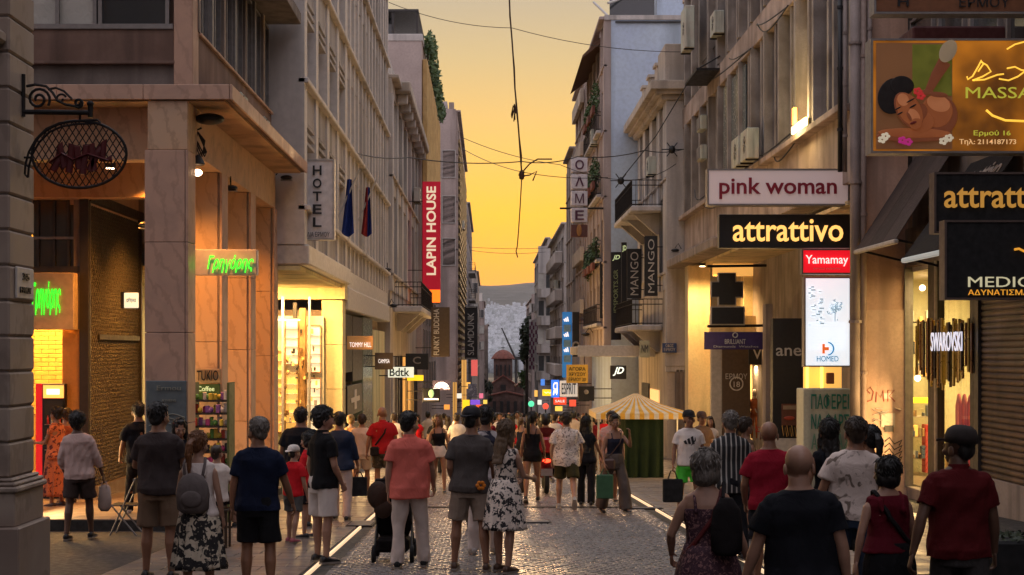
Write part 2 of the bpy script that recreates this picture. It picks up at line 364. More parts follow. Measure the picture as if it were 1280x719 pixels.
# ---------------------------------------------------------------- building kit
def railing(par, x0, x1, y0, y1, z, h=1.0, m=iron, step=.14, name='railing'):
    """balusters and two rails round the three open sides of a balcony"""
    b = MB(); t = .016
    def run(a, c):
        n = max(1, int((Vector(c)-Vector(a)).length/step))
        for i in range(n+1):
            p = Vector(a).lerp(Vector(c), i/n); b.box(p.x-t/2, p.x+t/2, p.y-t/2, p.y+t/2, z, z+h)
        for zz in (z+.06, z+h, z+h*.8):
            b.tube([(a[0], a[1], zz), (c[0], c[1], zz)], .02, 5)
    run((x1, y0, 0), (x1, y1, 0)); run((x0, y0, 0), (x1, y0, 0)); run((x0, y1, 0), (x1, y1, 0))
    return build(b, name, m, par)
def window(par, side, X, yc, z0, w, h, style='plain', fm=frame_a):
    """side: 'L' faces +x, 'R' faces -x, 'C' faces the camera (X is then y and yc is x)"""
    def mk():
        b = MB(); t = .06; d = .09
        b.box(-d/2, d/2, -w/2, -w/2+t, 0, h); b.box(-d/2, d/2, w/2-t, w/2, 0, h); b.box(-d/2, d/2, -w/2+t, w/2-t, 0, t); b.box(-d/2, d/2, -w/2+t, w/2-t, h-t, h)
        if style != 'one': b.box(-d/2+.01, d/2-.01, -.03, .03, t, h-t)
        if style == 'tall': b.box(-d/2+.012, d/2-.012, -w/2+t, -.03, h*.72, h*.72+.05); b.box(-d/2+.012, d/2-.012, .03, w/2-t, h*.72, h*.72+.05)
        return b
    rz = {'L': 0, 'R': math.pi, 'C': -math.pi/2}[side]
    loc = (X, yc, z0) if side != 'C' else (yc, X, z0)
    o = shared(('win', round(w, 2), round(h, 2), style, fm.name), mk, 'window', fm, loc, par); o.rotation_euler.z = rz
    def pane():
        return MB().box(-.03, -.02, -w/2+.05, w/2-.05, .05, h-.05)
    m = glassd if random.random() < .72 or style == 'dark' else curtain
    p = shared(('pane', round(w, 2), round(h, 2), m.name), pane, 'pane', m, loc, o); p.location = (0, 0, 0)
    return o
def facade(par, side, X, y0, y1, z0, floors, fh, bays, m, pier=.35, sill=.9, rev=.35, back=9., ledge=.12, style='plain', fm=frame_a, wmul=1., pm=None, ledm=None, parapet=.8, skip=()):
    """street front: a core set back by rev, one spandrel per storey, piers between the bays, windows in the reveals"""
    s = 1 if side == 'L' else -1; top = z0+floors*fh
    bx('wall', m, par, X-s*rev, X-s*back, y0, y1, z0, top+parapet)
    bw = (y1-y0)/bays
    for f in range(floors):
        zb = z0+f*fh
        bx('spandrel', m, par, X-s*.002, X-s*(rev-.002), y0+.001, y1-.001, zb, zb+sill)
        if ledge: bx('ledge', ledm or m, par, X+s*ledge, X-s*.1, y0, y1, zb+sill-.002, zb+sill+.12, .02)
        for i in range(bays):
            if (f, i) in skip: continue
            w = bw-pier; window(par, side, X-s*(rev-.06), y0+bw*(i+.5), zb+sill+.12, w*wmul, fh-sill-.14, style, fm)
    for i in range(bays+1):
        yy = min(max(y0+bw*i, y0+pier/2), y1-pier/2)
        bx('pilaster', pm or m, par, X+s*.05, X-s*(rev-.004), yy-pier/2, yy+pier/2, z0-.001, top+.001)
    bx('parapet', m, par, X+s*.01, X-s*.3, y0-.003, y1+.003, top, top+parapet)
    bx('cornice', ledm or m, par, X+s*(ledge+.18), X-s*.3, y0-.01, y1+.01, top+parapet, top+parapet+.16, .03)
def ac_unit(x, y, z, side, label, w=.85, h=.62, group='air conditioning units on the facades'):
    s = 1 if side == 'L' else -1
    r = root('air_conditioner', (x, y, z), label, 'air conditioner', group)
    bx('casing', acm, r, x, x+s*.34, y-w/2, y+w/2, z, z+h, .02)
    b = MB()
    for k in range(7):
        a = R(k*51.4); b.tube([(x+s*.345, y-.13, z+h/2), (x+s*.345, y-.13+.22*math.cos(a), z+h/2+.22*math.sin(a))], .008, 4)
    b.loft([[(x+s*.35, y-.13+q*math.cos(2*math.pi*k/20), z+h/2+q*math.sin(2*math.pi*k/20)) for k in range(20)] for q in (.24, .22)], cap=False)
    build(b, 'fan_grille', frame_d, r)
    b = MB().box(x, x+s*.36, y-w*.4, y-w*.4+.04, z-.05, z).box(x, x+s*.36, y+w*.4, y+w*.4-.04, z-.05, z); build(b, 'bracket', iron, r)
def sign(name, label, cat, x0, y0, x1, y1, Y, m, mount=0, th=.16, frame=None, group=None, arms=True):
    """projecting sign box facing up and down the street; mount -1: fixed to a wall on its left, +1: on its right"""
    X0, X1, Z0, Z1 = wx(x0, Y), wx(x1, Y), wz(y1, Y), wz(y0, Y)
    r = root(name, ((X0+X1)/2, Y+th/2, Z0), label, cat, group)
    bx('panel', m, r, X0, X1, Y, Y+th, Z0, Z1, .01)
    if frame:
        e = .035
        for nm, a in (('frame', (X0-e, X1+e, Z1, Z1+e)), ('frame', (X0-e, X1+e, Z0-e, Z0)), ('frame', (X0-e, X0, Z0, Z1)), ('frame', (X1, X1+e, Z0, Z1))):
            bx(nm, frame, r, a[0], a[1], Y-.02, Y+th+.02, a[2], a[3])
    if mount and arms:
        xe = X0 if mount < 0 else X1
        for q in (.18, .82):
            z = Z0+(Z1-Z0)*q; build(MB().tube([(xe, Y+th/2, z), (xe+mount*.75, Y+th/2, z)], .022, 6), 'bracket_arm', iron, r)
    return r
def spot(loc, to, e, col=(1, .62, .28), ang=80, size=.08, typ='SPOT'):
    l = bpy.data.lights.new('lamp_light', typ); l.energy = e; l.color = col
    if typ == 'SPOT': l.spot_size = R(ang); l.spot_blend = .6; l.shadow_soft_size = size
    elif typ == 'POINT': l.shadow_soft_size = size
    o = bpy.data.objects.new('lamp_light', l); COL.objects.link(o); o.location = loc
    o.rotation_euler = (Vector(to)-Vector(loc)).to_track_quat('-Z', 'Y').to_euler()
    return o
def area(loc, sx, sy, e, col=(1, .70, .36), rot=(0, 0, 0)):
    l = bpy.data.lights.new('ceiling_or_fill_light', 'AREA'); l.shape = 'RECTANGLE'; l.size = sx; l.size_y = sy; l.energy = e; l.color = col
    o = bpy.data.objects.new('ceiling_or_fill_light', l); COL.objects.link(o); o.location = loc; o.rotation_euler = rot; return o
def floodlight(px, py, Y, wallx, label, lit=False, s=1.):
    X, Z = wx(px, Y), wz(py, Y); r = root('floodlight', (X, Y, Z), label, 'floodlight', 'floodlights on arms along the street')
    b = MB(); b.tube([(wallx, Y, Z+.05), (wallx+(X-wallx)*.5, Y, Z+.3*s), (X, Y, Z+.1)], .018*s, 6); build(b, 'arm', iron, r)
    b = MB(); b.ell((X, Y, Z), (.19*s, .16*s, .075*s), 14, 7); build(b, 'housing', black, r, True)
    build(MB().box(X-.18*s, X+.18*s, Y-.1*s, Y+.1*s, Z-.10*s, Z-.07*s, .01), 'lens', E('lamp_lens', (1, .75, .45), 6) if lit else frame_a, r)
    return r
def leaves(mb, c, r, n, s):
    for _ in range(n):
        d = Vector(rng.normal(size=3)).normalized()*(rng.random()**.4); p = Vector(c)+Vector((d.x*r[0], d.y*r[1], d.z*r[2]))
        a = Vector(rng.normal(size=3)).normalized(); b_ = a.orthogonal().normalized(); q = s*rng.uniform(.6, 1.3)
        mb.add([p-a*q, p+b_*q*.45, p+a*q, p-b_*q*.45], [(0, 1, 2, 3)])
# ================================================================ LEFT SIDE
# stone pier at the very left
Y0, Y1, XP = 14.27, 15.05, -4.5
pr = root('stone_pier', (-5.1, 14.6, gz(14.6)), 'rusticated pale stone pier at the left edge, standing on a stepped plinth', 'pier')
zt = wz(590, 15.05); g0 = gz(14.6)
bx('plinth', ashlar, pr, -6, XP+.125, Y0-.125, Y1+.125, g0-.1, wz(647, 15.05), .015)
bx('dado', ashlar, pr, -6, XP+.07, Y0-.07, Y1+.07, wz(647, 15.05), zt-.13, .01)
for k, (e, a, b) in enumerate(((.10, .13, .075), (.075, .075, .035), (.04, .035, 0))): bx('base_molding', ashlar, pr, -6, XP+e, Y0-e, Y1+e, zt-a, zt-b, .015)
for k in range(15):
    z = zt+k*.334
    bx('stone_block', ashlar, pr, -5.15, XP, Y0, Y1, z+.006, z+.328, .018)
    bx('stone_block', ashlar, pr, -6, -5.16, Y0, Y1, z+.006, z+.328, .018)
bx('core', concrete_d, pr, -6, XP-.02, Y0+.02, Y1-.02, zt, zt+15*.334)
bx('cornice', ashlar, pr, -6, XP-.02, Y0-.28, Y0-.004, wz(55, 14.2), wz(38, 14.2), .03)
pl = root('wall_plaque', (XP+.02, 14.7, wz(375, 14.7)), 'small pale number plaque screwed to the stone pier', 'plaque')
bx('plate', white, pl, XP+.002, XP+.025, 14.42, 14.95, wz(374, 14.7), wz(335, 14.7), .008)
text('35', 'lettering', black, pl, (XP+.026, 14.58, wz(351, 14.7)), .2, .07, u=(0, 1, 0)); text('ΕΡΜΟΥ', 'lettering', black, pl, (XP+.026, 14.5, wz(367, 14.7)), .34, .06, u=(0, 1, 0))
# wrought bracket with the oval lattice sign
Yb = 14.66
P = lambda px, py: (wx(px, Yb), Yb, wz(py, Yb))
br = root('scroll_bracket', P(30, 145), 'black wrought iron scroll bracket fixed high on the stone pier', 'bracket')
build(MB().tube([P(29, 93), P(29, 146)], .022, 8), 'back_bar', iron, br)
build(MB().tube([P(29, 140), P(114, 141)], .024, 8), 'bar', iron, br)
b = MB().tube([P(113, 127), P(113, 147)], .026, 8); b.ell(P(113, 130), (.035, .035, .03)); build(b, 'finial', iron, br)
def spiral(cx, cy, r0, r1, a0, a1, n=26): return [P(cx+(r0+(r1-r0)*i/n)*math.cos(a0+(a1-a0)*i/n), cy-(r0+(r1-r0)*i/n)*math.sin(a0+(a1-a0)*i/n)) for i in range(n+1)]
build(MB().tube(spiral(48, 124, 15, 3, -.6, 10), .014, 6), 'scroll', iron, br)
build(MB().tube([P(33, 108), P(44, 106), P(58, 108), P(66, 116), P(72, 126), P(82, 131), P(94, 133)]+spiral(98, 129, 6, 1.5, -1.6, 7, 16), .014, 6), 'scroll', iron, br)
build(MB().tube(spiral(76, 124, 7, 2, .4, 6.5, 16), .011, 6), 'scroll', iron, br)
build(MB().tube([P(60, 112), P(70, 110), P(80, 114), P(90, 124)], .012, 6), 'scroll', iron, br)
os_ = root('hanging_sign', P(100, 236), 'oval wrought iron lattice sign with dark red script letters, hanging off the pier', 'sign')
cx_, cy_, ra, rb = 99, 193, 59, 42
build(MB().tube([P(cx_+ra*math.cos(t*math.pi/24), cy_-rb*math.sin(t*math.pi/24)) for t in range(49)], .014, 6), 'oval_ring', iron, os_)
b = MB()
for k in range(-11, 12):
    for sgn in (1, -1):
        pts = [(cx_+k*8.4+t*.62*sgn, cy_+t) for t in range(-46, 47, 2)]
        pts = [p for p in pts if ((p[0]-cx_)/ra)**2+((p[1]-cy_)/rb)**2 < 1]
        if len(pts) > 1: b.tube([P(*pts[0]), P(*pts[-1])], .0055, 4)
build(b, 'lattice', iron, os_)
rd = mat('dark_red', (.10, .006, .008), .5)
for pts in ([(66, 214), (72, 202), (75, 180), (80, 210), (84, 196)], [(86, 216), (90, 180), (96, 184), (99, 212)], [(103, 218), (108, 182), (114, 180), (117, 214)], [(112, 214), (122, 190), (130, 176), (128, 200), (140, 198)], [(62, 204), (78, 192), (92, 200), (110, 193), (136, 201)]):
    build(MB().tube([P(*p) for p in pts], [.035]*len(pts), 6, flat=.4), 'letter', rd, os_)
arc = [(31, 218), (32, 205), (36, 190), (45, 174), (58, 161), (74, 154), (92, 151), (122, 150)]
b = MB().tube([P(*p) for p in arc], .011, 5).tube([P(x+4, y+4) for x, y in arc], .011, 5)
for x, y in arc: b.tube([P(x, y), P(x+4, y+4)], .009, 4)
build(b, 'support_arch', iron, os_); build(MB().tube([P(30, 197), P(42, 197)], .012, 5), 'wall_pin', iron, os_)
build(MB().tube([P(100, 141), P(100, 152)], .012, 5), 'hook', iron, os_)

# building over the arcade
A = root('arcade_building', (-8, 28, gz(28)), 'near left building with brown marble arcade pillars and a projecting concrete slab above', 'building')
zs0, zs1 = 5.72, 5.9
bx('slab', concrete_n, A, -16, -4.0, 23.5, 33.2, zs0, zs1)
for k in range(9): bx('slab_edging', marble_g, A, -16+k*1.333+.004, -16+(k+1)*1.333-.004, 23.46, 23.5, zs0-.02, zs1+.03, .006)
for k in range(7): bx('slab_edging', marble_g, A, -4.0, -3.96, 23.46+k*1.39+.004, 23.46+(k+1)*1.39-.004, zs0-.02, zs1+.03, .006)
bx('soffit', mat('soffit', (.45, .30, .18), .8, 'plaster', (.36, .22, .12), .7), A, -15.9, -4.1, 23.6, 33.1, zs0-.03, zs0-.002)
for k, yc in enumerate((23.5, 26.5, 29.73, 32.95)):
    zz = gz(yc)+.15; hs = [.0, 1.45, 1.45, 1.35, .55]
    tops = [zz, zz+1.5, zz+2.9, zz+4.3, 4.93-.003]
    for j in range(4):
        if k: bx('marble_panel', marble, A, -5.3, -4.73, yc, yc+.03, tops[j]+.004, tops[j+1]-.004, .006)
        else: bx('marble_panel', marble_g, A, -5.32, -4.70, yc, yc+.03, tops[j]+.004, tops[j+1]-.004, .006)
        bx('marble_panel', marble_g, A, -4.69, -4.65, yc, yc+.6, tops[j]+.004, tops[j+1]-.004, .006)
    bx('pillar_core', concrete, A, -5.3, -4.692, yc+.032, yc+.6, zz-.2, 4.93)
bx('beam', marble, A, -5.28, -4.66, 23.52, 33.2, 4.93, zs0-.031, .01)
bx('beam', marble, A, -16, -5.29, 24.2, 24.6, 4.86, zs0-.031)
bx('beam', marble, A, -16, -5.29, 28.5, 28.9, 4.7, zs0-.031)
# upper floor, camera side
Yw = 24.4; Xc = -4.75
bx('wall', concrete_n, A, -16, Xc-.35, Yw+.25, 33.2, zs1, 14)
def cw(nm, m, x0, x1, y0, y1, a, z, c=0): return bx(nm, m, A, wx(x0, Yw), wx(x1, Yw), Yw+a, Yw+z, wz(y1, Yw), wz(y0, Yw), c)
cw('spandrel', concrete_n, 20, 216, 36, 76, .06, .25); cw('ledge', concrete_n, 20, 218, 76, 80, 0, .25, .01); cw('spandrel', concrete_d, 20, 216, 80, 112, .1, .25)
bx('corner_pilaster', marble_g, A, wx(217, Yw), Xc, Yw, Yw+.5, zs1, 14, .02)
for x0, x1 in ((20, 119), (121, 210)):
    w0 = wx(x0, Yw); w1 = wx(x1, Yw); window(A, 'C', Yw+.12, (w0+w1)/2, wz(35, Yw), w1-w0, 1.9, 'one' if x0 > 100 else 'plain', frame_a)
cw('frame_rail', frame_a, 20, 216, 29, 36, .03, .12, .01)
cw('wall', concrete_n, 20, 217, -80, -61, .03, .25)
# upper floor, street side: curtained window band
zsill = 6.98; yy = Yw+.5; L_ = 33.2
bx('spandrel', concrete_n, A, Xc-.3, Xc, yy, L_, zs1, zsill)
bx('ledge', marble_g, A, Xc-.2, Xc+.05, yy, L_, zsill, zsill+.05, .01)
n = 7; bw = (L_-yy)/n; random.seed(3)
for i in range(n):
    window(A, 'L', Xc-.08, yy+bw*(i+.5), zsill+.05, bw-.18, 1.85, 'plain', frame_a)
    bx('mullion', frame_a if i % 2 else concrete, A, Xc-.2, Xc+.02, yy+bw*i-.09, yy+bw*i+.09, zsill+.05, 8.9)
    bx('blind', curtain, A, Xc-.3, Xc-.2, yy+bw*(i+.1), yy+bw*(i+.9), zsill+.1, 8.85)
bx('slab', concrete_d, A, -16, -4.1, 23.9, 33.2, 8.95, 9.2, .01)
bx('wall', concrete, A, Xc-.3, Xc-.1, yy, L_, 9.2, 14)
for y_, z_, lb in ((27.4, 6.35, 'small grey air conditioner under the curtained windows above the slab, nearer one'), (30.2, 6.3, 'small grey air conditioner under the curtained windows above the slab, farther one')): ac_unit(Xc+.02, y_, 5.93, 'L', lb, .7, .5)
# arcade back: green-lettered snack bar and mesh shutter
Xs = -7.62; ys0, ys1 = 28.9, 33.3; fl = gz(30)+.17
bx('back_wall', marble, A, -16, Xs-.2, 33.32, 33.6, -2, 5.7)
bx('side_wall', marble, A, Xs-.35, Xs-.05, ys0, 33.3, 4.6, zs0-.04)
shut = root('mesh_shutter', (Xs, 31, fl), 'tall perforated roller shutter, closed, under the left arcade', 'shutter')
shm = mat('shutter_mesh', (.10, .10, .095), .55, 'plain', metal=.3)
z0s, z1s = gz(31)+.45, 4.62
bx('backing', mat('shutter_back', (.09, .07, .04), .6), shut, Xs-.08, Xs-.04, ys0+.1, ys1, z0s, z1s)
b = MB(); nz = 72
for i in range(nz):
    z = z0s+(z1s-z0s)*(i+.5)/nz; h = (z1s-z0s)/nz*.42; nn_ = 30; wv = []
    for k in range(nn_*2+1):
        y_ = ys0+.1+(ys1-ys0-.1)*k/(nn_*2); o_ = .05*((k+i) % 2); wv.append((y_, o_))
    b.tube([(Xs-.03+.015*((k+i) % 2), y_, z+(h if (k+i) % 2 else -h)) for k, (y_, o_) in enumerate(wv)], .008, 3)
props(build(b, 'mesh', shm, shut), kind='stuff')
for y_ in (ys0+.05, ys1-.03): bx('guide_rail', frame_d, shut, Xs-.06, Xs+.03, y_-.05, y_+.05, fl, z1s+.05)
bx('housing', frame_d, shut, Xs-.1, Xs+.06, ys0, ys1, z1s+.05, z1s+.22)
bx('kick_rail', frame_d, shut, Xs-.03, Xs+.02, ys0+.8, ys1-.2, wz(425, 31), wz(419, 31))
bx('threshold', slabm2, A, Xs-.3, Xs+.06, ys0, ys1, fl-.3, z0s)
sb = root('box_sign', (wx(157, 29.5), 29.5, wz(386, 29.5)), 'small glowing white box sign beside the mesh shutter', 'sign')
bx('panel', E('sign_dimwhite', (.75, .80, .62), .8), sb, wx(155, 29.5), wx(172, 29.5), 29.5, 29.6, wz(385, 29.5), wz(366, 29.5), .01); bx('frame', black, sb, wx(151, 29.5), wx(155, 29.5), 29.49, 29.62, wz(386, 29.5), wz(365, 29.5))
tpx('αθηνα', frame_a, sb, 158, 372, 170, 379, 29.497)
Yk = 28.88
def kw(nm, m, x0, x1, y0, y1, a=0, z=.12, par=A, c=0): return bx(nm, m, par, wx(x0, Yk), wx(x1, Yk), Yk+a, Yk+z, wz(y1, Yk), wz(y0, Yk), c)
kw('wall', marble, -90, 112, 205, 250); kw('lintel', frame_d, 30, 104, 333, 341, -.02); kw('wall', mat('orange_wall', (.45, .24, .07), .7, 'plaster', (.38, .18, .05)), 76, 100, 412, 625, 0.1, .3)
kw('door_frame', frame_d, 100, 111, 245, 625, -.04, .1); kw('wall', concrete_d, 92, 100, 250, 412, 0, .1)
kw('transom_window', glassd, 40, 92, 250, 333, .05, .08)
for x in (46, 66, 84): kw('mullion', frame_d, x, x+3, 250, 333, 0, .06)
kw('mullion', frame_a, 40, 92, 296, 299, -.01, .05)
gk = root('shop_sign', (wx(68, Yk), Yk-.3, wz(412, Yk)), 'wide cream lightbox with glowing green script over the snack bar counter', 'sign')
Y_ = Yk-.35
bx('panel', mat('cream_panel', (.62, .47, .30), .4), gk, wx(10, Y_), wx(92, Y_), Y_, Y_+.3, wz(412, Y_), wz(341, Y_), .01)
def cpoly(par, pts, Y, r, m, name='letter', fl_=.5): return build(MB().tube([(wx(a, Y), Y, wz(b_, Y)) for a, b_ in pts], r, 6, flat=fl_), name, m, par, True)
green = E('green_neon', (.05, 1, .04), 1.15)
tpx('Γρηγόρης', green, gk, 40, 352, 76, 394, Y_-.02, shear=.2, bold=.04)
# snack bar interior
K = root('snack_bar_interior', (-8.7, 31, fl), 'bright yellow tiled snack bar interior behind the arcade', 'shop interior', kind='structure')
yt = mat('yellow_tile', (.62, .40, .10), .35, 'stone', (.52, .32, .07), 2)
bx('back_wall', mat('yellow_grout', (.35, .22, .06), .8), K, -12, Xs-.4, 31.6, 31.8, fl, 4.6)
for j in range(26):
    for i in range(6):
        if wx(36, 31.6) < -10.2+.0: pass
        x = -9.75+i*.3+(.15 if j % 2 else 0); shared(('yt',), lambda: MB().box(-.145, .145, -.012, 0, .004, .085, .006), 'wall_tile', yt, (x, 31.6, fl+1.9-.0+j*.09-.35), K)
bx('floor', slabm2, K, -12, Xs-.4, 28.9, 31.6, fl-.05, fl+.01); bx('ceiling', white, K, -12, Xs-.4, 29.1, 31.6, 4.5, 4.6)
bx('ceiling_lamp', E('warm_lamp', (1, .66, .26), 9), K, -10.2, -8.3, 30.0, 30.5, 4.4, 4.48)
area((-9.0, 30.2, 4.35), 2.2, 1.6, 800, (1, .48, .12))
fr = root('drinks_fridge', (wx(64, 29.0), 29.1, fl), 'tall black drinks fridge with a glowing header in the snack bar doorway', 'fridge')
x0, x1 = wx(50, 28.7), wx(79, 28.7); zt_ = wz(480, 28.7)
bx('cabinet', black, fr, x0, x1, 28.85, 29.5, fl, zt_, .01); bx('door', glassd, fr, x0+.04, x1-.04, 28.82, 28.849, fl+.35, zt_-.32)
bx('header', E('fridge_header', (1, .30, .06), 2.2), fr, x0+.03, x1-.03, 28.8, 28.849, zt_-.27, zt_-.03); bx('header_text', E('fridge_glow', (1, .8, .5), 3), fr, x0+.1, x1-.1, 28.79, 28.8, zt_-.2, zt_-.1)
for k in range(5):
    zz = fl+.5+k*.24; bx('shelf', frame_a, fr, x0+.06, x1-.06, 28.79, 28.815, zz, zz+.015)
    for q in range(5): build(MB().lathe((x0+.12+q*.075, 28.8, zz+.016), [(.022, 0), (.022, .11), (.01, .14), (.01, .16)], 8), 'bottle', [mat('drink_orange', (.6, .2, .03), .3), mat('drink_red', (.4, .03, .02), .3), mat('drink_clear', (.5, .5, .45), .2)][(k+q) % 3], fr)
bx('side_panel', E('red_glow', (.8, .02, .03), .3), fr, x0-.14, x0-.02, 28.9, 29.3, fl+.1, zt_)
# lamps that light the arcade (the photograph shows the spot on its cable at the first pillar)
lp = root('spotlight', (wx(247, 24.3), 24.3, wz(222, 24.3)), 'black cable-hung spotlight glowing on the street side of the nearest marble pillar', 'spotlight')
Q = lambda px, py, Y=24.3: (wx(px, Y), Y, wz(py, Y))
build(MB().tube([Q(243, 130), Q(240, 150), Q(243, 164), Q(252, 160)], .018, 6), 'arm', iron, lp)
b = MB(); b.ell(Q(262, 149), (.24, .2, .09)); build(b, 'shade', black, lp, True)
b = MB(); b.lathe(Q(247, 205), [(.05, .14), (.11, .02), (.12, 0), (.10, -.02)], 14); build(b, 'lamp_head', black, lp)
build(MB().ell(Q(247, 216), (.075, .075, .055)), 'bulb', E('bulb', (1, .62, .35), 14), lp, True)
b = MB()
for k in range(5): b.tube([Q(244+3*math.sin(k), 162+k*2), Q(240+k*2, 180), Q(244+k*3, 196), Q(254+k, 190), Q(256-k, 176), Q(247, 165)], .012, 5)
build(b, 'cable_loop', black, lp)
spot(Q(247, 222), (-5.0, 26.5, -.2), 170, (1, .42, .09), 120)
for px, py, Y, lb, wl in ((288, 235, 27.4, 'small black spotlight on the second marble pillar', -4.65), (358, 222, 33.2, 'black floodlight arm beside the hotel sign', -4.65), (183, 281, 25.0, 'small black spotlight behind the nearest pillar under the arcade', -5.4), (367, 82, 34.2, 'black lamp fixed high on the white pilaster', -4.1), (350, 316+0, 60, '', 0)):
    if lb: floodlight(px, py, Y, wl, lb, s=.7)
for y_ in (25.2, 28.2, 31.2): spot((-6.3, y_, 4.8), (-6.0, y_+.9, -1), 300, (1, .36, .05), 130, .2)
for y_ in (25.3, 28.4, 31.5):
    r = root('ceiling_spot', (-6.3, y_, 4.85), 'recessed round ceiling lamp under the arcade, behind the %s pillar' % ORD[int((y_-22)/3)], 'ceiling lamp', 'arcade ceiling lamps')
    build(MB().lathe((-6.3, y_, 4.86), [(.09, 0), (.09, .83)], 12), 'housing', frame_d, r); build(MB().lathe((-6.3, y_, 4.85), [(.07, 0), (.07, .008)], 12), 'lens', E('bulb', (1, .62, .35), 14), r)

# hotel block
H = root('hotel_building', (-7, 47, gz(47)), 'tall pale office block with dense white vertical fins above a curved white canopy', 'building')
hw = mat('hotel_render', (.33, .30, .285), .75, 'plaster', (.24, .22, .21), .5); hfin = mat('hotel_fin', (.48, .44, .41), .7, 'plaster', (.42, .38, .35), .4)
facade(H, 'L', -4.1, 33.4, 43.4, 4.17, 4, 2.8, 4, hw, .5, .75, .9, 9, .14, 'tall', wmul=1.02, pm=hfin, ledm=hfin)
facade(H, 'L', -4.12, 43.42, 61.5, 4.17, 5, 2.8, 13, hw, .34, .72, .8, 9, .16, 'one', wmul=1.02, pm=hfin, ledm=hfin)
for f in range(4):
    for i in range(4):
        for k in range(3): bx('lintel_fin', hw, H, -4.06, -4.42, 33.9+2.5*i, 35.4+2.5*i, 4.17+2.8*(f+1)-.14-.2*k, 4.17+2.8*(f+1)-.06-.2*k)
bx('canopy', white, H, -5.5, -3.95, 33.42, 43.4, 3.72, 4.165, .03)
bx('canopy', white, H, -4.6, -4.0, 43.43, 61.4, 3.0, 3.65, .03); bx('fascia', white, H, -4.5, -4.08, 43.43, 61.4, 3.66, 4.16)
yw = mat('yellow_plaster', (.60, .47, .26), .7, 'plaster', (.52, .38, .2), .6)
bx('ceiling', yw, H, -10, -4.15, 33.45, 43.3, 3.60, 3.70)
def hp(nm, m, x0, x1, y0, y1, Y, th=.2, par=H, c=0., **k): return bx(nm, m, par, wx(x0, Y), wx(x1, Y), Y, Y+th, wz(y1, Y), wz(y0, Y), c, **k)
g43 = gz(43)
hp('fascia', yw, 300, 431, 343, 374, 42.6, .8); 
for j in range(4): bx('pillar_panel', yw, H, wx(402, 42.6), -4.1, 42.6, 43.5, g43+j*1.25+.004, min(g43+(j+1)*1.25, wz(374, 42.6))-.004, .006)
for k in range(4):
    hp('spotlight', black, 393+9*k, 399+9*k, 341, 347, 41.8, .25, H, .03); hp('spot_lens', E('lamp_lens', (1, .75, .45), 6), 395+9*k, 401+9*k, 348, 351, 41.8, .2)
for x_ in (-4.9, -6.2): spot((x_, 40.5, 3.5), (x_, 43.5, .5), 520, (1, .50, .15), 120, .2)
S1 = root('jewellery_shop_interior', (-6, 42.4, g43), 'bright shop interior with lit display cabinets beside the cream pillar', 'shop interior', kind='structure')
shopw = mat('shop_wall', (.62, .54, .38), .6, 'plaster', (.55, .45, .3), .8)
bx('back_wall', shopw, S1, -9.5, -4.6, 42.35, 42.5, g43, 2.8); bx('side_wall', shopw, S1, -9.6, -9.5, 34, 42.5, g43, 3.6)
bx('floor', slabm2, S1, -9.5, -4.8, 34, 42.3, g43-.1, g43+.05)
gold = E('gold_glow', (1, .55, .12), .7); wglow = E('cabinet_glow', (1, .80, .48), .8)
def cab(nm, x0, x1, y0, y1, m, Y=42.2): return hp(nm, m, x0, x1, y0, y1, Y, .12, S1, .01)
for x0_, x1_, y0_, y1_, gm_ in ((357, 372, 400, 455, wglow), (357, 372, 468, 540, gold), (384, 400, 408, 465, wglow), (384, 400, 474, 540, wglow), (347, 353, 440, 540, gold)):
    cab('display_cabinet', x0_, x1_, y0_, y1_, gm_, 42.25)
    for e in ((x0_-1.2, x0_, y0_-1, y1_+1), (x1_, x1_+1.2, y0_-1, y1_+1), (x0_, x1_, y0_-2, y0_), (x0_, x1_, y1_, y1_+2)): cab('cabinet_frame', *e, wood, 42.18)
    n_ = int((y1_-y0_)/11)
    for q in range(1, n_): cab('cabinet_shelf', x0_, x1_, y0_+q*(y1_-y0_)/n_, y0_+q*(y1_-y0_)/n_+.9, white, 42.15)
cab('cabinet_frame', 374, 382, 385, 545, wood); cab('cabinet_frame', 366, 371, 378, 398, frame_d)
for k in range(60):
    x = random.uniform(349, 397); y = random.uniform(410, 540); cab('display_item', x, x+random.uniform(1, 3.5), y, y+random.uniform(2, 7), [gold, white, frame_d, mat('brown_box', (.2, .1, .04), .5)][k % 4], 42.05)
bx('mullion', frame_w, S1, -5.62, -5.56, 41.2, 41.3, g43, 3.3); bx('mullion', frame_w, S1, -4.93, -4.87, 41.5, 41.6, g43, 3.3)
bx('window_pane', glassc, S1, -6.8, -4.85, 41.35, 41.37, g43+.2, 3.2)
area((-6.2, 40.5, 3.4), 3, 2.5, 190, (1, .66, .30)); bx('ceiling_lamp', E('warm_lamp', (1, .66, .26), 9), S1, -6.6, -5.2, 41.6, 41.9, 2.66, 2.7)
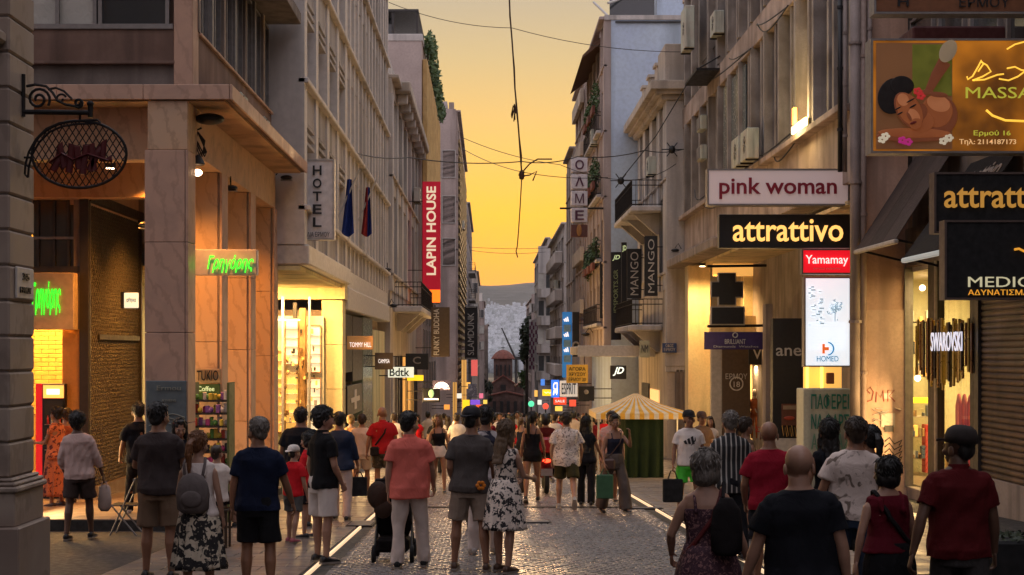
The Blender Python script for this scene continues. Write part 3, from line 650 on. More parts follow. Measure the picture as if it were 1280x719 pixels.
# ground floor beyond the pillar
def side_panel(par, nm, m, X, ya, yb, pya, pyb, th=.1, s=1, c=0., zr=None):
    Ym = (ya+yb)/2; z0, z1 = zr or (wz(pyb, Ym), wz(pya, Ym)); return bx(nm, m, par, X-s*th, X, ya, yb, z0, z1, c)
bx('shop_wall', concrete, H, -9, -4.5, 43.5, 61.4, -3, 3.0)
greenish = mat('green_glass', (.20, .25, .17), .25, 'plain', bump=0)
for ya, yb, m, a, z in ((43.6, 45.9, black, 1.2, 2.9), (46.1, 49.6, frame_d, .9, 2.9), (49.8, 53.8, greenish, -2.3, 2.95), (54.0, 60.2, yw, -2.4, 2.6)):
    bx('shopfront_panel', m, H, -4.49, -4.12, ya, yb, a, z, .01)
side_panel(H, 'shopfront_panel', yw, -4.13, 43.6, 49.6, 0, 0, .36, zr=(-2.3, -.9))
for a, z, nm in ((-.1, .8, 'cross_poster'), (-1.7, -.35, 'horse_poster')): bx('poster_panel', black, H, -4.3, -4.11, 44.2, 49.4, a, z, .01)
text('+', 'lettering', white, H, (-4.10, 45.2, .05), 3.0, .6, u=(0, 1, 0), bold=.06)
build(MB().ell((-4.11, 46.6, -1.0), (.02, .9, .35)).ell((-4.11, 47.5, -.75), (.02, .5, .22)), 'horse_picture', mat('poster_grey', (.12, .10, .09), .6), H, True)

# neoclassical house with balcony
B = root('neoclassical_building', (-6, 73, gz(73)), 'cream neoclassical building with heavy cornice and a wrought iron balcony on the left side', 'building')
facade(B, 'L', -3.95, 61.6, 84, 4.3, 2, 4.0, 6, plaster_c, .95, .6, .4, 9, .12, 'tall', parapet=.6, pm=plaster_w)
bx('upper_cornice', plaster_c, B, -4.2, -3.3, 64, 84, 12.75, 13.2, .05); bx('attic', plaster_w, B, -8, -4.1, 61.7, 83.9, 13.2, 13.9)
for k in range(9): bx('cornice_bracket', plaster_w, B, -3.9, -3.45, 64.6+k*2.3, 65.0+k*2.3, 12.35, 12.748, .04)
bx('shop_wall', plaster_c, B, -9, -4.0, 61.6, 84, -4, 4.3)
bx('balcony_slab', plaster_w, B, -3.94, -2.75, 63, 76, 3.45, 3.7, .04); railing(B, -3.9, -2.8, 63.05, 75.9, 3.7)
for k in range(3): b = MB(); b.loft([[(-3.94, 65+k*4, 3.44), (-3.94, 65.4+k*4, 3.44), (-2.95, 65.4+k*4, 3.44), (-2.95, 65+k*4, 3.44)], [(-3.94, 65+k*4, 2.7), (-3.94, 65.4+k*4, 2.7), (-3.75, 65.4+k*4, 2.7), (-3.75, 65+k*4, 2.7)]]); build(b, 'console', plaster_w, B)
for ya, yb, m in ((62, 65, plaster_w), (66.2, 68.8, frame_d), (70, 73.5, E('shop_glow_y', (1, .50, .12), .5)), (74.5, 78.5, E('shop_glow_y', (1, .50, .12), .5)), (79.5, 83, frame_d)):
    bx('shopfront_panel', m, B, -4.05, -3.9, ya, yb, -3.9 if m is not plaster_w else -3.95, 1.6, .02)
    for q in (.33, .66): bx('shopfront_mullion', frame_d, B, -3.9, -3.86, ya+(yb-ya)*q, ya+(yb-ya)*q+.1, -3.9, 1.6)

# taller blocks behind, left
C1 = root('roof_garden_building', (-7, 96, gz(96)), 'pink rendered building with golden vertical boards and a planted roof terrace', 'building')
bx('wall', plaster_p, C1, -12, -3.72, 84.1, 108, -4.5, wz(52, 84.2)); bx('parapet', plaster_w, C1, -12, -3.66, 84.05, 108, wz(52, 84.2), wz(43, 84.2), .03)
zr = wz(43, 84.2)
bx('pergola_roof', frame_d, C1, -12, -3.9, 84.4, 92, zr+1.3, zr+1.45, .02)
for x_ in (-5.4, -4.05): bx('post', frame_d, C1, x_, x_+.15, 84.5, 84.65, zr, zr+1.3)
bx('screen', glassd, C1, -11, -5.5, 86, 86.1, zr, zr+1.3)
gb = mat('golden_boards', (.42, .27, .10), .6, 'marble', (.30, .18, .06), 1.)
for k in range(20): bx('board', gb, C1, -3.7, -3.42, 84.6+k*1.17, 85.25+k*1.17, 5.2, zr-1.3-.02*k, .03)
for k in range(5):
    for j in range(3): window(C1, 'L', -3.69, 86.5+k*4.3, -.4+j*1.9 if j < 3 else 0, 1.4, 1.6, 'plain')
random.seed(11)
for k in range(6):
    pt = root('balcony_plant', (-3.4, 87+k*3.6, zr-1.2), 'bushy green plant spilling over the roof terrace edge, %s from the near end' % ORD[k], 'plant', 'plants along the left roof terrace')
    b = MB(); leaves(b, (-3.35, 87+k*3.6, zr-.1-.2*k), (.35, 1.7, .8+.35*math.sin(k*2)), 200, .2); build(b, 'foliage', leaf, pt)
    build(MB().tube([(-3.5, 87+k*3.6, zr-1), (-3.4, 87.2+k*3.6, zr+.8)], .05, 5), 'stem', bark, pt)
def block(name, label, side, Xf, Xb, y0, y1, ztop, m, floors=4, bays=4, z0=None, fh=None, cat='building', style='plain', ledge=.1, **k):
    r = root(name, ((Xf+Xb)/2, (y0+y1)/2, gz((y0+y1)/2)), label, cat)
    z0 = gz(y1)+4 if z0 is None else z0
    bx('shop_wall', m, r, Xf, Xb, y0, y1, gz(y1)-1, z0)
    fh = (ztop-.9-z0)/floors
    facade(r, side, Xf, y0, y1, z0, floors, fh, bays, m, min(.9, (y1-y0)/bays*.4), fh*.28, .3, abs(Xb-Xf), ledge, style, parapet=.7, **k)
    return r
def cam_windows(r, Y, pxs, pys, w, h, m=glassd):
    for px in pxs:
        for py in pys:
            o = window(r, 'C', Y-.02, wx(px, Y), wz(py, Y)-h/2, w, h, 'one', frame_w)
C2 = block('slatted_building', 'narrow pinkish building with a shuttered front behind the roof garden', 'L', -2.5, -8, 120, 160, wz(137, 120), plaster_p, 6, 6)
bx('wall', plaster_p, C2, -4.4, -2.6, 119.7, 120, gz(120), wz(137, 120)); cam_windows(C2, 119.7, (561,), (205, 262, 315), 1.1, 2.2)
for k in range(34): bx('slat', mat('ochre_slat', (.36, .26, .12), .6), C2, -2.44, -2.3, 121, 159, -2+k*.62, -1.75+k*.62)
bx('roof_hut', plaster_g, C2, -5, -3.4, 124, 130, wz(137, 120), wz(137, 120)+1.3); bx('chimney', concrete, C2, -3.2, -2.8, 122, 123, wz(137, 120), wz(137, 120)+.9)
C3 = block('brown_building', 'brown grey building with balconies half hidden behind the slatted one', 'L', -2.3, -8, 165, 205, wz(252, 165), plaster_g, 5, 5)
for f in range(4): bx('balcony_slab', plaster_w, C3, -2.25, -1.5, 168, 180, 1.5+f*3, 1.7+f*3); railing(C3, -2.2, -1.55, 168.1, 179.9, 1.7+f*3, step=.4)
C4 = block('stepped_building', 'pale stepped block in the distance on the left side', 'L', -1.7, -9, 215, 262, wz(338, 215), plaster_c, 4, 5)
bx('wall', plaster_c, C4, -3.6, -1.75, 214.7, 215, gz(215), wz(338, 215)); cam_windows(C4, 214.7, (589, 594), (360, 385, 410, 438), .8, 1.5)
C5 = block('far_left_building', 'small far block with a flat roof, last before the hillside on the left', 'L', -.9, -9, 275, 315, wz(376, 275), plaster_p, 3, 4)
cam_windows(C5, 274.9, (598, 602), (392, 412, 432), .9, 1.5)
bx('water_tank', white, C5, -2.4, -1.2, 277, 279, wz(376, 275), wz(366, 275))
C6 = block('low_far_building', 'low tiled building beside the church on the left', 'L', -.2, -9, 318, 338, wz(405, 318), concrete, 2, 3)

# ================================================================ RIGHT SIDE
R1 = root('fin_building', (11, 46, gz(46)), 'dark weathered office block on the right with vertical concrete fins, pipes and hanging cables', 'building')
X1 = 7.8; y0, y1 = 32.6, 60.3
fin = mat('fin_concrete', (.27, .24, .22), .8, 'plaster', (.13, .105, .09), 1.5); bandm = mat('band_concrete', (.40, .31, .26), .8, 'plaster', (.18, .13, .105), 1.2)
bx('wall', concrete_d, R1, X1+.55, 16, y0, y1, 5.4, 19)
bx('band', bandm, R1, X1-.12, X1+.6, y0, y1, 10.65, 11.4, .02); bx('band', bandm, R1, X1-.05, X1+.55, y0+.01, y1-.01, 5.45, 7.0, .02); bx('ledge', bandm, R1, X1-.3, X1+.5, y0, y1, 6.98, 7.14, .02)
bx('canopy', concrete, R1, X1-.75, X1+1.2, 48, y1-.01, 5.1, 5.44, .04); bx('band', bandm, R1, X1-.12, X1+.6, y0, y1, 15.6, 16.4)
nb = 26; bw = (y1-y0)/nb; random.seed(5)
for fl_, (a, z) in enumerate(((7.14, 10.65), (11.4, 15.6))):
    for i in range(nb+1):
        yy = y0+bw*i; d = .28 if i % 2 else .16
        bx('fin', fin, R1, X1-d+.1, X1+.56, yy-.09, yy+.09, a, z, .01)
    for i in range(nb):
        if fl_ == 0 and i in (3, 4): continue
        w = window(R1, 'R', X1+.40, y0+bw*(i+.5), a+.02, bw-.2, z-a-.04, 'dark', frame_a)
bx('infill_panel', mat('pale_infill', (.42, .36, .28), .7, 'plaster', (.32, .26, .19), 1), R1, X1+.3, X1+.34, y0+bw*3+.1, y0+bw*5-.1, 7.15, 10.6)
bx('window_reflection_pane', mat('painted_reflection', (.17, .20, .20), .25, 'plain', bump=0), R1, X1-.06, X1+.0, 45.9, 50.2, 7.5, 10.5, .02)  # paler grey-blue pane: the windows' reflection painted as colour
# end wall toward the camera, with the pink plinth zone
endm = mat('end_wall_render', (.42, .27, .20), .8, 'plaster', (.33, .20, .14), .9)
bx('end_wall', endm, R1, X1+.0, 8.92, y0-.25, y0, wz(388, y0), 19); bx('end_wall_base', mat('end_wall_base', (.46, .32, .24), .75, 'plaster', (.34, .22, .16), .9), R1, X1+.02, 8.9, y0-.28, y0, gz(y0)-.1, wz(388, y0))
def graf(pts, c, r=.012):
    pts = [(wx(a, y0-.3), y0-.29, wz(b_, y0-.3)) for a, b_ in pts]; return build(MB().tube(pts, r, 4, flat=.3), 'graffiti', c, R1)
gr_r = mat('graffiti_red', (.32, .07, .05), .8); gr_w = mat('graffiti_white', (.6, .55, .5), .8); gr_d = mat('graffiti_dark', (.05, .04, .035), .8)
graf([(1088, 492), (1084, 488), (1088, 484), (1092, 490), (1090, 500), (1084, 502)], gr_r); graf([(1095, 503), (1096, 490), (1101, 497), (1104, 488), (1105, 502)], gr_r); graf([(1110, 502), (1110, 488), (1118, 488), (1112, 495), (1119, 502)], gr_r)
for k in range(16):
    x = random.uniform(1090, 1120); y = random.uniform(510, 528); graf([(x, y), (x+random.uniform(3, 9), y+random.uniform(-3, 3))], gr_w, .03)
for k in range(6): y = 552+k*7; graf([(1106, y), (1112, y-5), (1118, y+3), (1128, y-2), (1124, y+5)], gr_d, .014)
po = root('wall_poster', (wx(1105, y0), y0-.3, wz(538, y0)), 'small torn paper notice glued on the pink wall beside the lit shop', 'poster')
bx('paper', mat('paper', (.55, .48, .40), .8), po, wx(1097, y0), wx(1114, y0), y0-.31, y0-.295, wz(533, y0), wz(516, y0)); bx('picture', frame_d, po, wx(1101, y0), wx(1112, y0), y0-.315, y0-.31, wz(539, y0), wz(531, y0))
bx('sticker', gr_w, R1, wx(1100, y0), wx(1110, y0), y0-.29, y0-.283, wz(498, y0), wz(491, y0), label='small white sticker')
# pipes on the corner
for x, m, r_, a, z in ((1056, pipe_m, .05, 0, 215), (1069, pipe_m, .11, -60, 520), (1079, mat('pipe_pale', (.33, .24, .20), .6), .07, -60, 600), (1050, black, .05, -40, 215), (1087, pipe_m, .05, 0, 190)):
    Y = y0-.4; p = root('drain_pipe', (wx(x, Y), Y, wz(z, Y)), {1056: 'thin pale drain pipe left of the building corner', 1069: 'thick grey drain pipe running down the building corner', 1079: 'pale drain pipe right of the thick one on the corner', 1050: 'black cable conduit by the wall lamp', 1087: 'short thin pipe beside the billboard'}[x], 'drain pipe')
    build(MB().tube([(wx(x, Y), Y, wz(z, Y)), (wx(x, Y), Y, wz(a, Y))], r_, 10), 'pipe', m, p, True)
    for q in (.2, .5, .8): build(MB().lathe((wx(x, Y), Y, wz(z+(a-z)*q, Y)), [(r_*1.3, 0), (r_*1.3, .06)], 10), 'collar', m, p)
# wall lamp
wlr = root('wall_lamp', (wx(1003, 37.5), 37.5, 7.9), 'bright yellow strip lamp on the upper wall above the pink sign', 'wall lamp')
zl = wz(163, 37.6); bx('tube', E('lamp_tube', (1, .72, .22), 6), wlr, X1-.3, X1-.22, 36.1, 37.7, zl-.1, zl+.1, .02); bx('housing', frame_d, wlr, X1-.2, X1+.1, 36.6, 36.9, zl-.15, zl+.15); bx('end_glow', E('lamp_orange', (1, .35, .05), 4), wlr, X1-.34, X1-.26, 37.2, 37.4, zl+.1, zl+.5)
l = spot((X1-.5, 36.8, zl+.1), (X1+.3, 36.8, zl+.8), 120, (1, .72, .3), 160, .3, 'POINT')
for Y, z, lb in ((42.6, 7.16, 'nearer of two large cream air conditioners on the ledge above the pink sign'), (44.2, 7.16, 'farther of two large cream air conditioners on the ledge above the pink sign')): ac_unit(X1-.32, Y, z, 'R', lb, 1.15, .85)
ac_unit(X1-.5, 54.5, 12.6, 'R', 'tall cream air conditioner high up on the fin building', 1.2, 1.5)
for px, py, Y in ((886, 155, 54), (887, 192, 54)):
    r = root('junction_box', (X1, Y, wz(py, Y)), 'small grey junction box on the facade, %s of the two' % ('upper' if py < 170 else 'lower'), 'junction box'); bx('box', acm, r, X1-.35, X1-.1, Y-.5, Y+.5, wz(py+9, Y), wz(py-9, Y), .03); bx('lid', frame_a, r, X1-.37, X1-.352, Y-.4, Y+.4, wz(py+7, Y), wz(py-7, Y))
b = root('bracket_shelf', (X1-.6, 52, wz(98, 52)), 'rusty metal bracket shelf hanging off the upper facade', 'bracket')
bx('shelf', iron, b, X1-.9, X1-.1, 50.5, 53.5, wz(98, 52), wz(95, 52)); 
for q in (50.6, 53.3): build(MB().tube([(X1-.85, q, wz(96, 52)), (X1-.1, q, wz(80, 52))], .025, 5), 'brace', iron, b)
random.seed(9)
for k in range(14):
    ya = random.uniform(34, 56); za = random.choice((7.0, 7.3, 10.6, 5.5, 5.6)); L_ = random.uniform(2, 9); n = 12
    b = MB().tube([(X1-.2-.12*math.sin(i*math.pi/n), ya+L_*i/n, za-random.uniform(.1, .25)*0-.35*math.sin(i*math.pi/n)*(1+k % 3)*.4+(.0 if k % 2 else i*.04)) for i in range(n+1)], .02, 5)
    build(b, 'hanging_cable', black, None, label='black cable sagging along the fin building facade, %s of its bundle' % ORD[k], cat='cable', group='cables slung along the right facade')
# ground-floor fronts of the fin building
def rp(nm, m, x0, x1, y0_, y1_, Y, th=.2, c=0., par=R1, **k): return bx(nm, m, par, wx(x0, Y), wx(x1, Y), Y, Y+th, wz(y1_, Y), wz(y0_, Y), c, **k)
amber = mat('amber_plaster', (.56, .42, .24), .7, 'plaster', (.48, .34, .18), .8)
bx('inner_wall', amber, R1, 9.35, 16, 55.6, y1, -4, 5.4); bx('inner_wall', concrete, R1, 9.6, 16, 36.2, 55.6, -4, 5.4); bx('soffit', amber, R1, X1, 9.6, 33, y1-.1, 5.0, 5.09)
rp('pillar', amber, 860, 888, 332, 575, 56.2, .9, .02); rp('pillar', concrete, 957, 966, 380, 575, 47, .5, .01)
rp('door_panel', mat('brown_panel', (.10, .065, .04), .5), 903, 938, 432, 575, 54.2, .15); rp('fascia', amber, 888, 960, 395, 434, 54.6, .3)
rp('ceiling_glow', E('amber_glow', (1, .55, .14), .55), 892, 957, 330, 345, 55.2, .3); rp('door_frame', frame_w, 889, 902, 434, 575, 54.3, .2); rp('wall', amber, 930, 957, 330, 400, 55.3, .2)
tpx('ΕΡΜΟΥ', white, R1, 907, 467, 934, 474, 54.17)
build(MB().tube([(wx(921+8*math.cos(t*math.pi/10), 54.1), 54.17, wz(480+8*math.sin(t*math.pi/10), 54.1)) for t in range(21)], .025, 5), 'emblem_ring', white, R1); tpx('18', white, R1, 917, 477, 925, 484, 54.15)
rp('fascia', black, 936, 958, 434, 456, 53.5, .1); tpx('VI', white, R1, 941, 436, 955, 449, 53.45)
for px_, Y_, e_ in ((878, 54.9, 620), (1000, 52, 260)):
    zz_ = 4.6; X_ = wx(px_, Y_); r = root('soffit_lamp', (X_, Y_, zz_), 'round lamp under the right facade soffit %s' % ('by the amber pillar' if px_ < 950 else 'by the black shop panel'), 'ceiling lamp'); build(MB().lathe((X_, Y_, zz_+.3), [(.12, 0), (.12, .1)], 12), 'housing', frame_d, r); build(MB().lathe((X_, Y_, zz_+.28), [(.1, 0), (.1, .015)], 12), 'lens', E('bulb', (1, .62, .35), 14), r)
    spot((X_, Y_-.2, zz_+.1), (X_, Y_+.5, -2), e_, (1, .60, .22), 150, .2)
# mannequin window
mw = root('boutique_window_room', (9.7, 55, gz(55)), 'golden lit boutique window', 'shop interior', kind='structure')
bx('back_wall', E('boutique_glow', (1, .58, .18), .8), mw, wx(937, 55.5), wx(958, 55.5), 55.4, 55.5, gz(55), wz(456, 55.5)); area((wx(948, 54.6), 54.6, wz(458, 54.6)), .5, .5, 90, (1, .7, .35))
skinm = mat('mannequin', (.55, .45, .35), .4)
for px, cl, lb in ((943, mat('orange_cloth', (.45, .12, .03), .8), 'mannequin in an orange top in the boutique window, left one'), (951, mat('gold_cloth', (.45, .28, .08), .8), 'mannequin in a golden top in the boutique window, right one')):
    Y = 54.4; X = wx(px, Y); m = root('mannequin', (X, Y, wz(556, Y)), lb, 'mannequin'); zb = wz(548, Y); s = (wz(487, Y)-zb)/1.8
    b = MB().ell((X, Y, zb+1.68*s), (.09, .1, .13)); b.tube([(X, Y, zb+1.4*s), (X, Y, zb+1.6*s)], .05); build(b, 'head', skinm, m, True)
    build(MB().loft([[(X+w*math.cos(a), Y+w*.6*math.sin(a), zb+z*s) for a in [k*math.pi/6 for k in range(12)]] for w, z in ((.17, .85), (.13, 1.05), (.18, 1.3), (.16, 1.42), (.05, 1.48))]), 'top', cl, m, True)
    for q in (-1, 1):
        build(MB().tube([(X+q*.17, Y, zb+1.4*s), (X+q*.22, Y-.05, zb+1.1*s), (X+q*.16, Y-.1, zb+.95*s)], [.045, .035, .025]), 'arm', skinm, m, True)
        build(MB().tube([(X+q*.08, Y, zb+.9*s), (X+q*.09, Y, zb)], [.085, .04]), 'leg', cl, m, True)
text('ΣΕ', 'lettering', mat('red_letter', (.5, .03, .02), .5), mw, (wx(944, 53.4), 53.4, wz(540, 53.4)), .32, .18)
# black tall panel
bp = root('black_fascia_panel', (wx(985, 44), 44, wz(548, 44)), 'tall black shop panel reading anel beside the white lightbox', 'panel')
rp('panel', black, 966, 1005, 398, 548, 44, .4, .01, bp); tpx('anel', mat('silver_letter', (.5, .5, .5), .4, metal=.3), bp, 970, 430, 1006, 445, 43.97)
rp('poster', mat('poster_brown', (.14, .05, .03), .5), 977, 997, 505, 532, 43.95, .04, 0, bp); rp('poster_band', mat('poster_cream', (.3, .22, .15), .5), 979, 995, 507, 512, 43.93, .03, 0, bp)
build(MB().ell((wx(987, 43.9), 43.94, wz(523, 43.9)), (.16, .02, .06)), 'shoe_picture', mat('poster_red', (.4, .06, .03), .5), bp, True)
for k in range(4): x = 978+k*6; build(MB().tube([(wx(a, 43.9), 43.95, wz(c, 43.9)) for a, c in ((x, 532), (x+2, 545), (x+4, 534), (x+6, 546))], .015, 4), 'scrawl', mat('gold_scrawl', (.5, .3, .08), .7), bp)
rp('counter', white, 966, 1003, 548, 600, 44, .5, .01)
# lit niche right of the panel
rp('niche_back', E('niche_glow', (1, .55, .12), .7), 1005, 1052, 455, 490, 40.4, .1)
for x in (1008, 1026): rp('niche_tube', E('niche_tube', (1, .7, .1), 2.5), x, x+3, 458, 486, 40.2, .08)
rp('niche_item', mat('copper', (.35, .12, .04), .4), 1033, 1043, 466, 480, 40.1, .1, .02)
# roll shutter, glass and gold rods of the nearer right shops
R0 = root('corner_shop_building', (11, 28, gz(28)), 'near right building with lit glass shop front and dirty brown roller shutter', 'building')
X0 = 8.9
bx('upper_wall', concrete_d, R0, X0+.1, 16, 20, 32.3, wz(315, 28), 16); bx('shop_wall', endm, R0, X0+3.8, 16, 20, 32.3, gz(28)-1, wz(315, 28))
for k in range(6): window(R0, 'R', X0+.06, 21.4+k*2.0, 6.2, 1.6, 2.6, 'one'); window(R0, 'R', X0+.06, 21.4+k*2.0, 9.8, 1.6, 2.6, 'one')
yp = lambda px: X0*F/(px-CX)
bx('plinth', concrete, R0, X0-.02, X0+.2, 20, yp(1224), gz(26)-.6, gz(26)+.62, .01); bx('plinth', concrete, R0, X0-.02, X0+.2, yp(1224)+.01, 32.3, gz(29)-.6, gz(29)+.12, .01)
sh = root('roller_shutter', (X0, 25, gz(25)), 'dirty brown horizontal slat roller shutter pulled down at the right edge', 'shutter')
shb = mat('shutter_slat', (.105, .07, .05), .42, 'plaster', (.055, .04, .03), 1.6, metal=.35)
z = gz(26)+.62
k = 0
while z < wz(372, 24):
    k += 1
    def mk():
        b = MB(); n = 6; pr_ = [(X0-.0-.028*math.sin(math.pi*i/n), .002+.106*i/n) for i in range(n+1)]
        b.loft([[(x-X0, -3.95, z_) for x, z_ in pr_]+[(.03, -3.95, .108), (.03, -3.95, .002)], [(x-X0, 3.95, z_) for x, z_ in pr_]+[(.03, 3.95, .108), (.03, 3.95, .002)]]); return b
    shared(('slat',), mk, 'slat', shb, (X0, 23.9, z), sh, True); z += .11
bx('guide_rail', frame_d, sh, X0-.08, X0+.08, yp(1228), yp(1222), gz(26)+.2, wz(372, 24)+.1)
# lit shop interior
SR = root('jewellery_room', (11, 30, gz(30)), 'yellow lit shop interior at the right behind glass', 'shop interior', kind='structure')
bx('floor', slabm2, SR, X0+.2, X0+3.7, 27.9, 36, gz(29)+.05, gz(29)+.14); bx('back_wall', shopw, SR, X0+.1, X0+3.7, 36.0, 36.1, gz(30)-.5, 4); bx('side_wall', shopw, SR, X0+.02, X0+.1, 32.4, 36, gz(30)-.4, 3.5); bx('side_wall', shopw, SR, X0+3.7, X0+3.79, 27.9, 36, gz(30), 4)
bx('side_wall', shopw, SR, X0+.2, X0+3.7, 27.8, 27.88, gz(30), 4); bx('ceiling', white, SR, X0+.1, X0+3.7, 27.9, 36, 3.5, 3.6)
bx('ceiling_lamp', E('warm_lamp', (1, .66, .26), 9), SR, X0+.5, X0+2.2, 29.8, 30.6, 3.44, 3.49); area((X0+1.5, 32.6, 3.4), 2, 3, 330, (1, .68, .28))
Yi = 35.0
def it(nm, m, x0, x1, y0_, y1_, d=0, th=.3): return bx(nm, m, SR, wx(x0, Yi), wx(x1, Yi), Yi-d, Yi-d+th, wz(y1_, Yi), wz(y0_, Yi), .01)
it('display_shelf', E('yellow_band', (1, .72, .03), 1.3), 1125, 1172, 497, 504, .1); it('red_box_stack', mat('red_boxes', (.5, .03, .03), .5), 1152, 1162, 530, 590, .3)
for y in (402, 441, 470, 520, 545, 572): it('display_shelf', white if y > 460 else black, 1120, 1175, y, y+1.8, .05)
random.seed(31)
for k in range(46):
    x = random.uniform(1134, 1162); y = random.choice((402, 441, 470, 520, 545, 572)); w_ = random.uniform(1.5, 5); it('shelf_item', [gold, white, wood, mat('item_blue', (.08, .12, .2)), mat('item_tan', (.35, .25, .14))][k % 5], x, x+w_, y-random.uniform(4, 16), y, .25+.01*(k % 7), .15)
for x, y in ((1147, 473), (1153, 360), (1141, 340)): build(MB().ell((wx(x, Yi-.5), Yi-.5, wz(y, Yi-.5)), (.07, .07, .07)), 'bulb', E('bulb', (1, .62, .35), 14), SR, True)
bx('display_shelf', gold, SR, X0+1.5, X0+1.9, 28.6, 29.6, -.8, .9, .01); bx('display_shelf', wood, SR, X0+1.0, X0+1.4, 30.0, 33, -1.6, -.4, .01)
for k in range(3):
    y_ = 29.1+k*.35; build(MB().tube([(X0+.35, y_, -1), (X0+.35, y_, .75), (X0+.35, y_+.1, .95), (X0+.35, y_+.22, .75), (X0+.35, y_+.22, -1)], .035, 7), 'pink_arch', E('pink_tube', (.6, .10, .12), .18), SR, True)
for ya, yb in ((30.65, 32.25), (27.95, 30.02)):
    bx('window_pane', glassc, R0, X0+.04, X0+.06, ya, yb, gz(29)+.14, 3.5)
for ya, yb, m in ((30.08, 30.6, black), (27.75, 27.93, frame_d), (32.3, 32.36, frame_a)): bx('shop_mullion', m, R0, X0-.06, X0+.12, ya, yb, gz(29)+.1, 3.6)
bx('shop_mullion', frame_a, R0, X0-.1, X0-.061, 29.95, 30.05, gz(29)+.1, 3.6); bx('lintel', concrete_d, R0, X0-.05, X0+.1, 27.87, 32.3, 3.6, 4.4)
rods = root('rod_screen', (X0-.25, 29.3, wz(480, 29)), 'cluster of thin hanging gold and bronze rods behind white capital lettering', 'screen')
rg_ = [mat('rod_gold', (.34, .20, .07), .3, metal=.8), mat('rod_bronze', (.16, .08, .04), .3, metal=.8), mat('rod_yellow', (.36, .25, .06), .3, metal=.7), mat('rod_dark', (.04, .025, .02), .3, metal=.5)]
for k in range(34):
    y_ = 30.95-k*.1; tz = wz(402+random.uniform(-5, 8), y_); bz = wz(462+18*math.sin(k/34*math.pi)+random.uniform(-12, 8), y_); x_ = X0-.1-random.uniform(0, .12)
    bx('rod', rg_[random.randrange(4)], rods, x_-.02, x_+.02, y_-.035, y_+.035, bz, tz, .006)
zz = wz(439, 28.9); text('SWAROVSKI', 'lettering', E('white_sign', (.85, .85, 1), .7), rods, (X0-.3, 29.55, zz), 1.95, .36, u=(0, -1, 0), bold=.0)
# awnings
def awning(label, ya, yb, xo, zo, xi, zi, m, bar, n=1):
    r = root('awning', (xo, (ya+yb)/2, zo), label, 'awning', 'dark awnings over the near right shops'); w = (yb-ya)/n
    for k in range(n):
        a, c = ya+w*k+.01, ya+w*(k+1)-.01; b = MB(); t = .02
        b.loft([[(xi, y_, zi), (xi, y_, zi+t), (xo, y_, zo+t), (xo, y_, zo)] for y_ in (a, c)]); build(b, 'fabric_panel', m if k % 2 == 0 else mat('awning_grey2', (.07, .055, .05), .8, 'fabric'), r)
    bx('front_bar', bar, r, xo-.05, xo+.05, ya, yb, zo-.09, zo, .02)
    for y_ in (ya+.1, yb-.1): build(MB().tube([(xo, y_, zo), (xi, y_, zo-.3)], .025, 6), 'arm', iron, r)
aw = mat('awning_grey', (.085, .065, .06), .8, 'fabric')
awning('nearer dark grey awning beside the black billboard', 25.6, 28.4, 7.75, 3.55, 9.0, 5.3, mat('awning_black', (.022, .02, .022), .8, 'fabric'), E('bar_glow', (.45, .5, .5), .35))
awning('dark grey striped awning at the building corner on the right', 28.9, 32.1, 7.75, 3.95, 9.0, 5.9, aw, frame_w, 3)
text('attrattivo', 'lettering', mat('awning_print', (.35, .32, .30), .7), bpy.data.objects['awning'], (8.62, 28.1, 4.79), 2.2, .4, u=(0, -1, 0), v=(.581, 0, .814))

# ---- beige neoclassical corner and the blocks beyond, right side
D = root('beige_neoclassical_building', (10, 65, gz(65)), 'beige neoclassical building with a wide cornice and balconies, right side', 'building')
Xd = 7.1; ya, yb = 60.5, 72
facade(D, 'R', Xd, ya, yb, 4.3, 2, 3.75, 4, plaster_c, 1.1, .6, .4, 8, .1, 'tall', parapet=.1, pm=plaster_w)
bx('shop_wall', plaster_c, D, Xd, 15, ya, yb, -5, 4.3); bx('end_pilaster', plaster_w, D, Xd-.05, Xd+.9, ya-.12, ya+.3, 1, 11.8, .02); bx('end_pilaster', plaster_w, D, Xd+1.6, Xd+2.0, ya-.1, ya+.3, 1, 11.8, .02)
bx('end_wall', plaster_c, D, Xd+.002, 12, ya-.05, ya+.3, -4, 12.1)
for k, (e, a, z_) in enumerate(((.25, 11.8, 12.0), (.5, 12.0, 12.15), (.72, 12.15, 12.5))): bx('cornice_step', plaster_c, D, Xd-e, 14, ya-e, yb, a, z_, .02)
bx('attic', plaster_c, D, Xd+.5, 14, ya+.1, yb-.5, 12.5, 13.2); bx('attic_pier', plaster_c, D, Xd-.1, Xd+3, ya-.1, ya+2.4, 12.5, 14.05, .02)
for k in range(3): bx('attic_pier', plaster_c, D, Xd+.0, Xd+.8, 64.3+k*2.7, 65.1+k*2.7, 12.5, 13.9, .02); bx('pier_cap', plaster_c, D, Xd-.08, Xd+.88, 64.2+k*2.7, 65.2+k*2.7, 13.9, 14.02)
for zb, lb in ((wz(268, 66), 0), (wz(408, 66), 1)):
    bx('balcony_slab', plaster_w, D, Xd-1.3, Xd-.02, 62, 70.5, zb-.25, zb, .05); railing(D, Xd, Xd-1.25, 62.1, 70.4, zb, 1.05)
    for y_ in (63, 66, 69): b = MB(); b.loft([[(Xd, y_, zb-.26), (Xd, y_+.35, zb-.26), (Xd-1.1, y_+.35, zb-.26), (Xd-1.1, y_, zb-.26)], [(Xd, y_, zb-1.1), (Xd, y_+.35, zb-1.1), (Xd-.15, y_+.35, zb-1.1), (Xd-.15, y_, zb-1.1)]]); build(b, 'console', plaster_w, D)
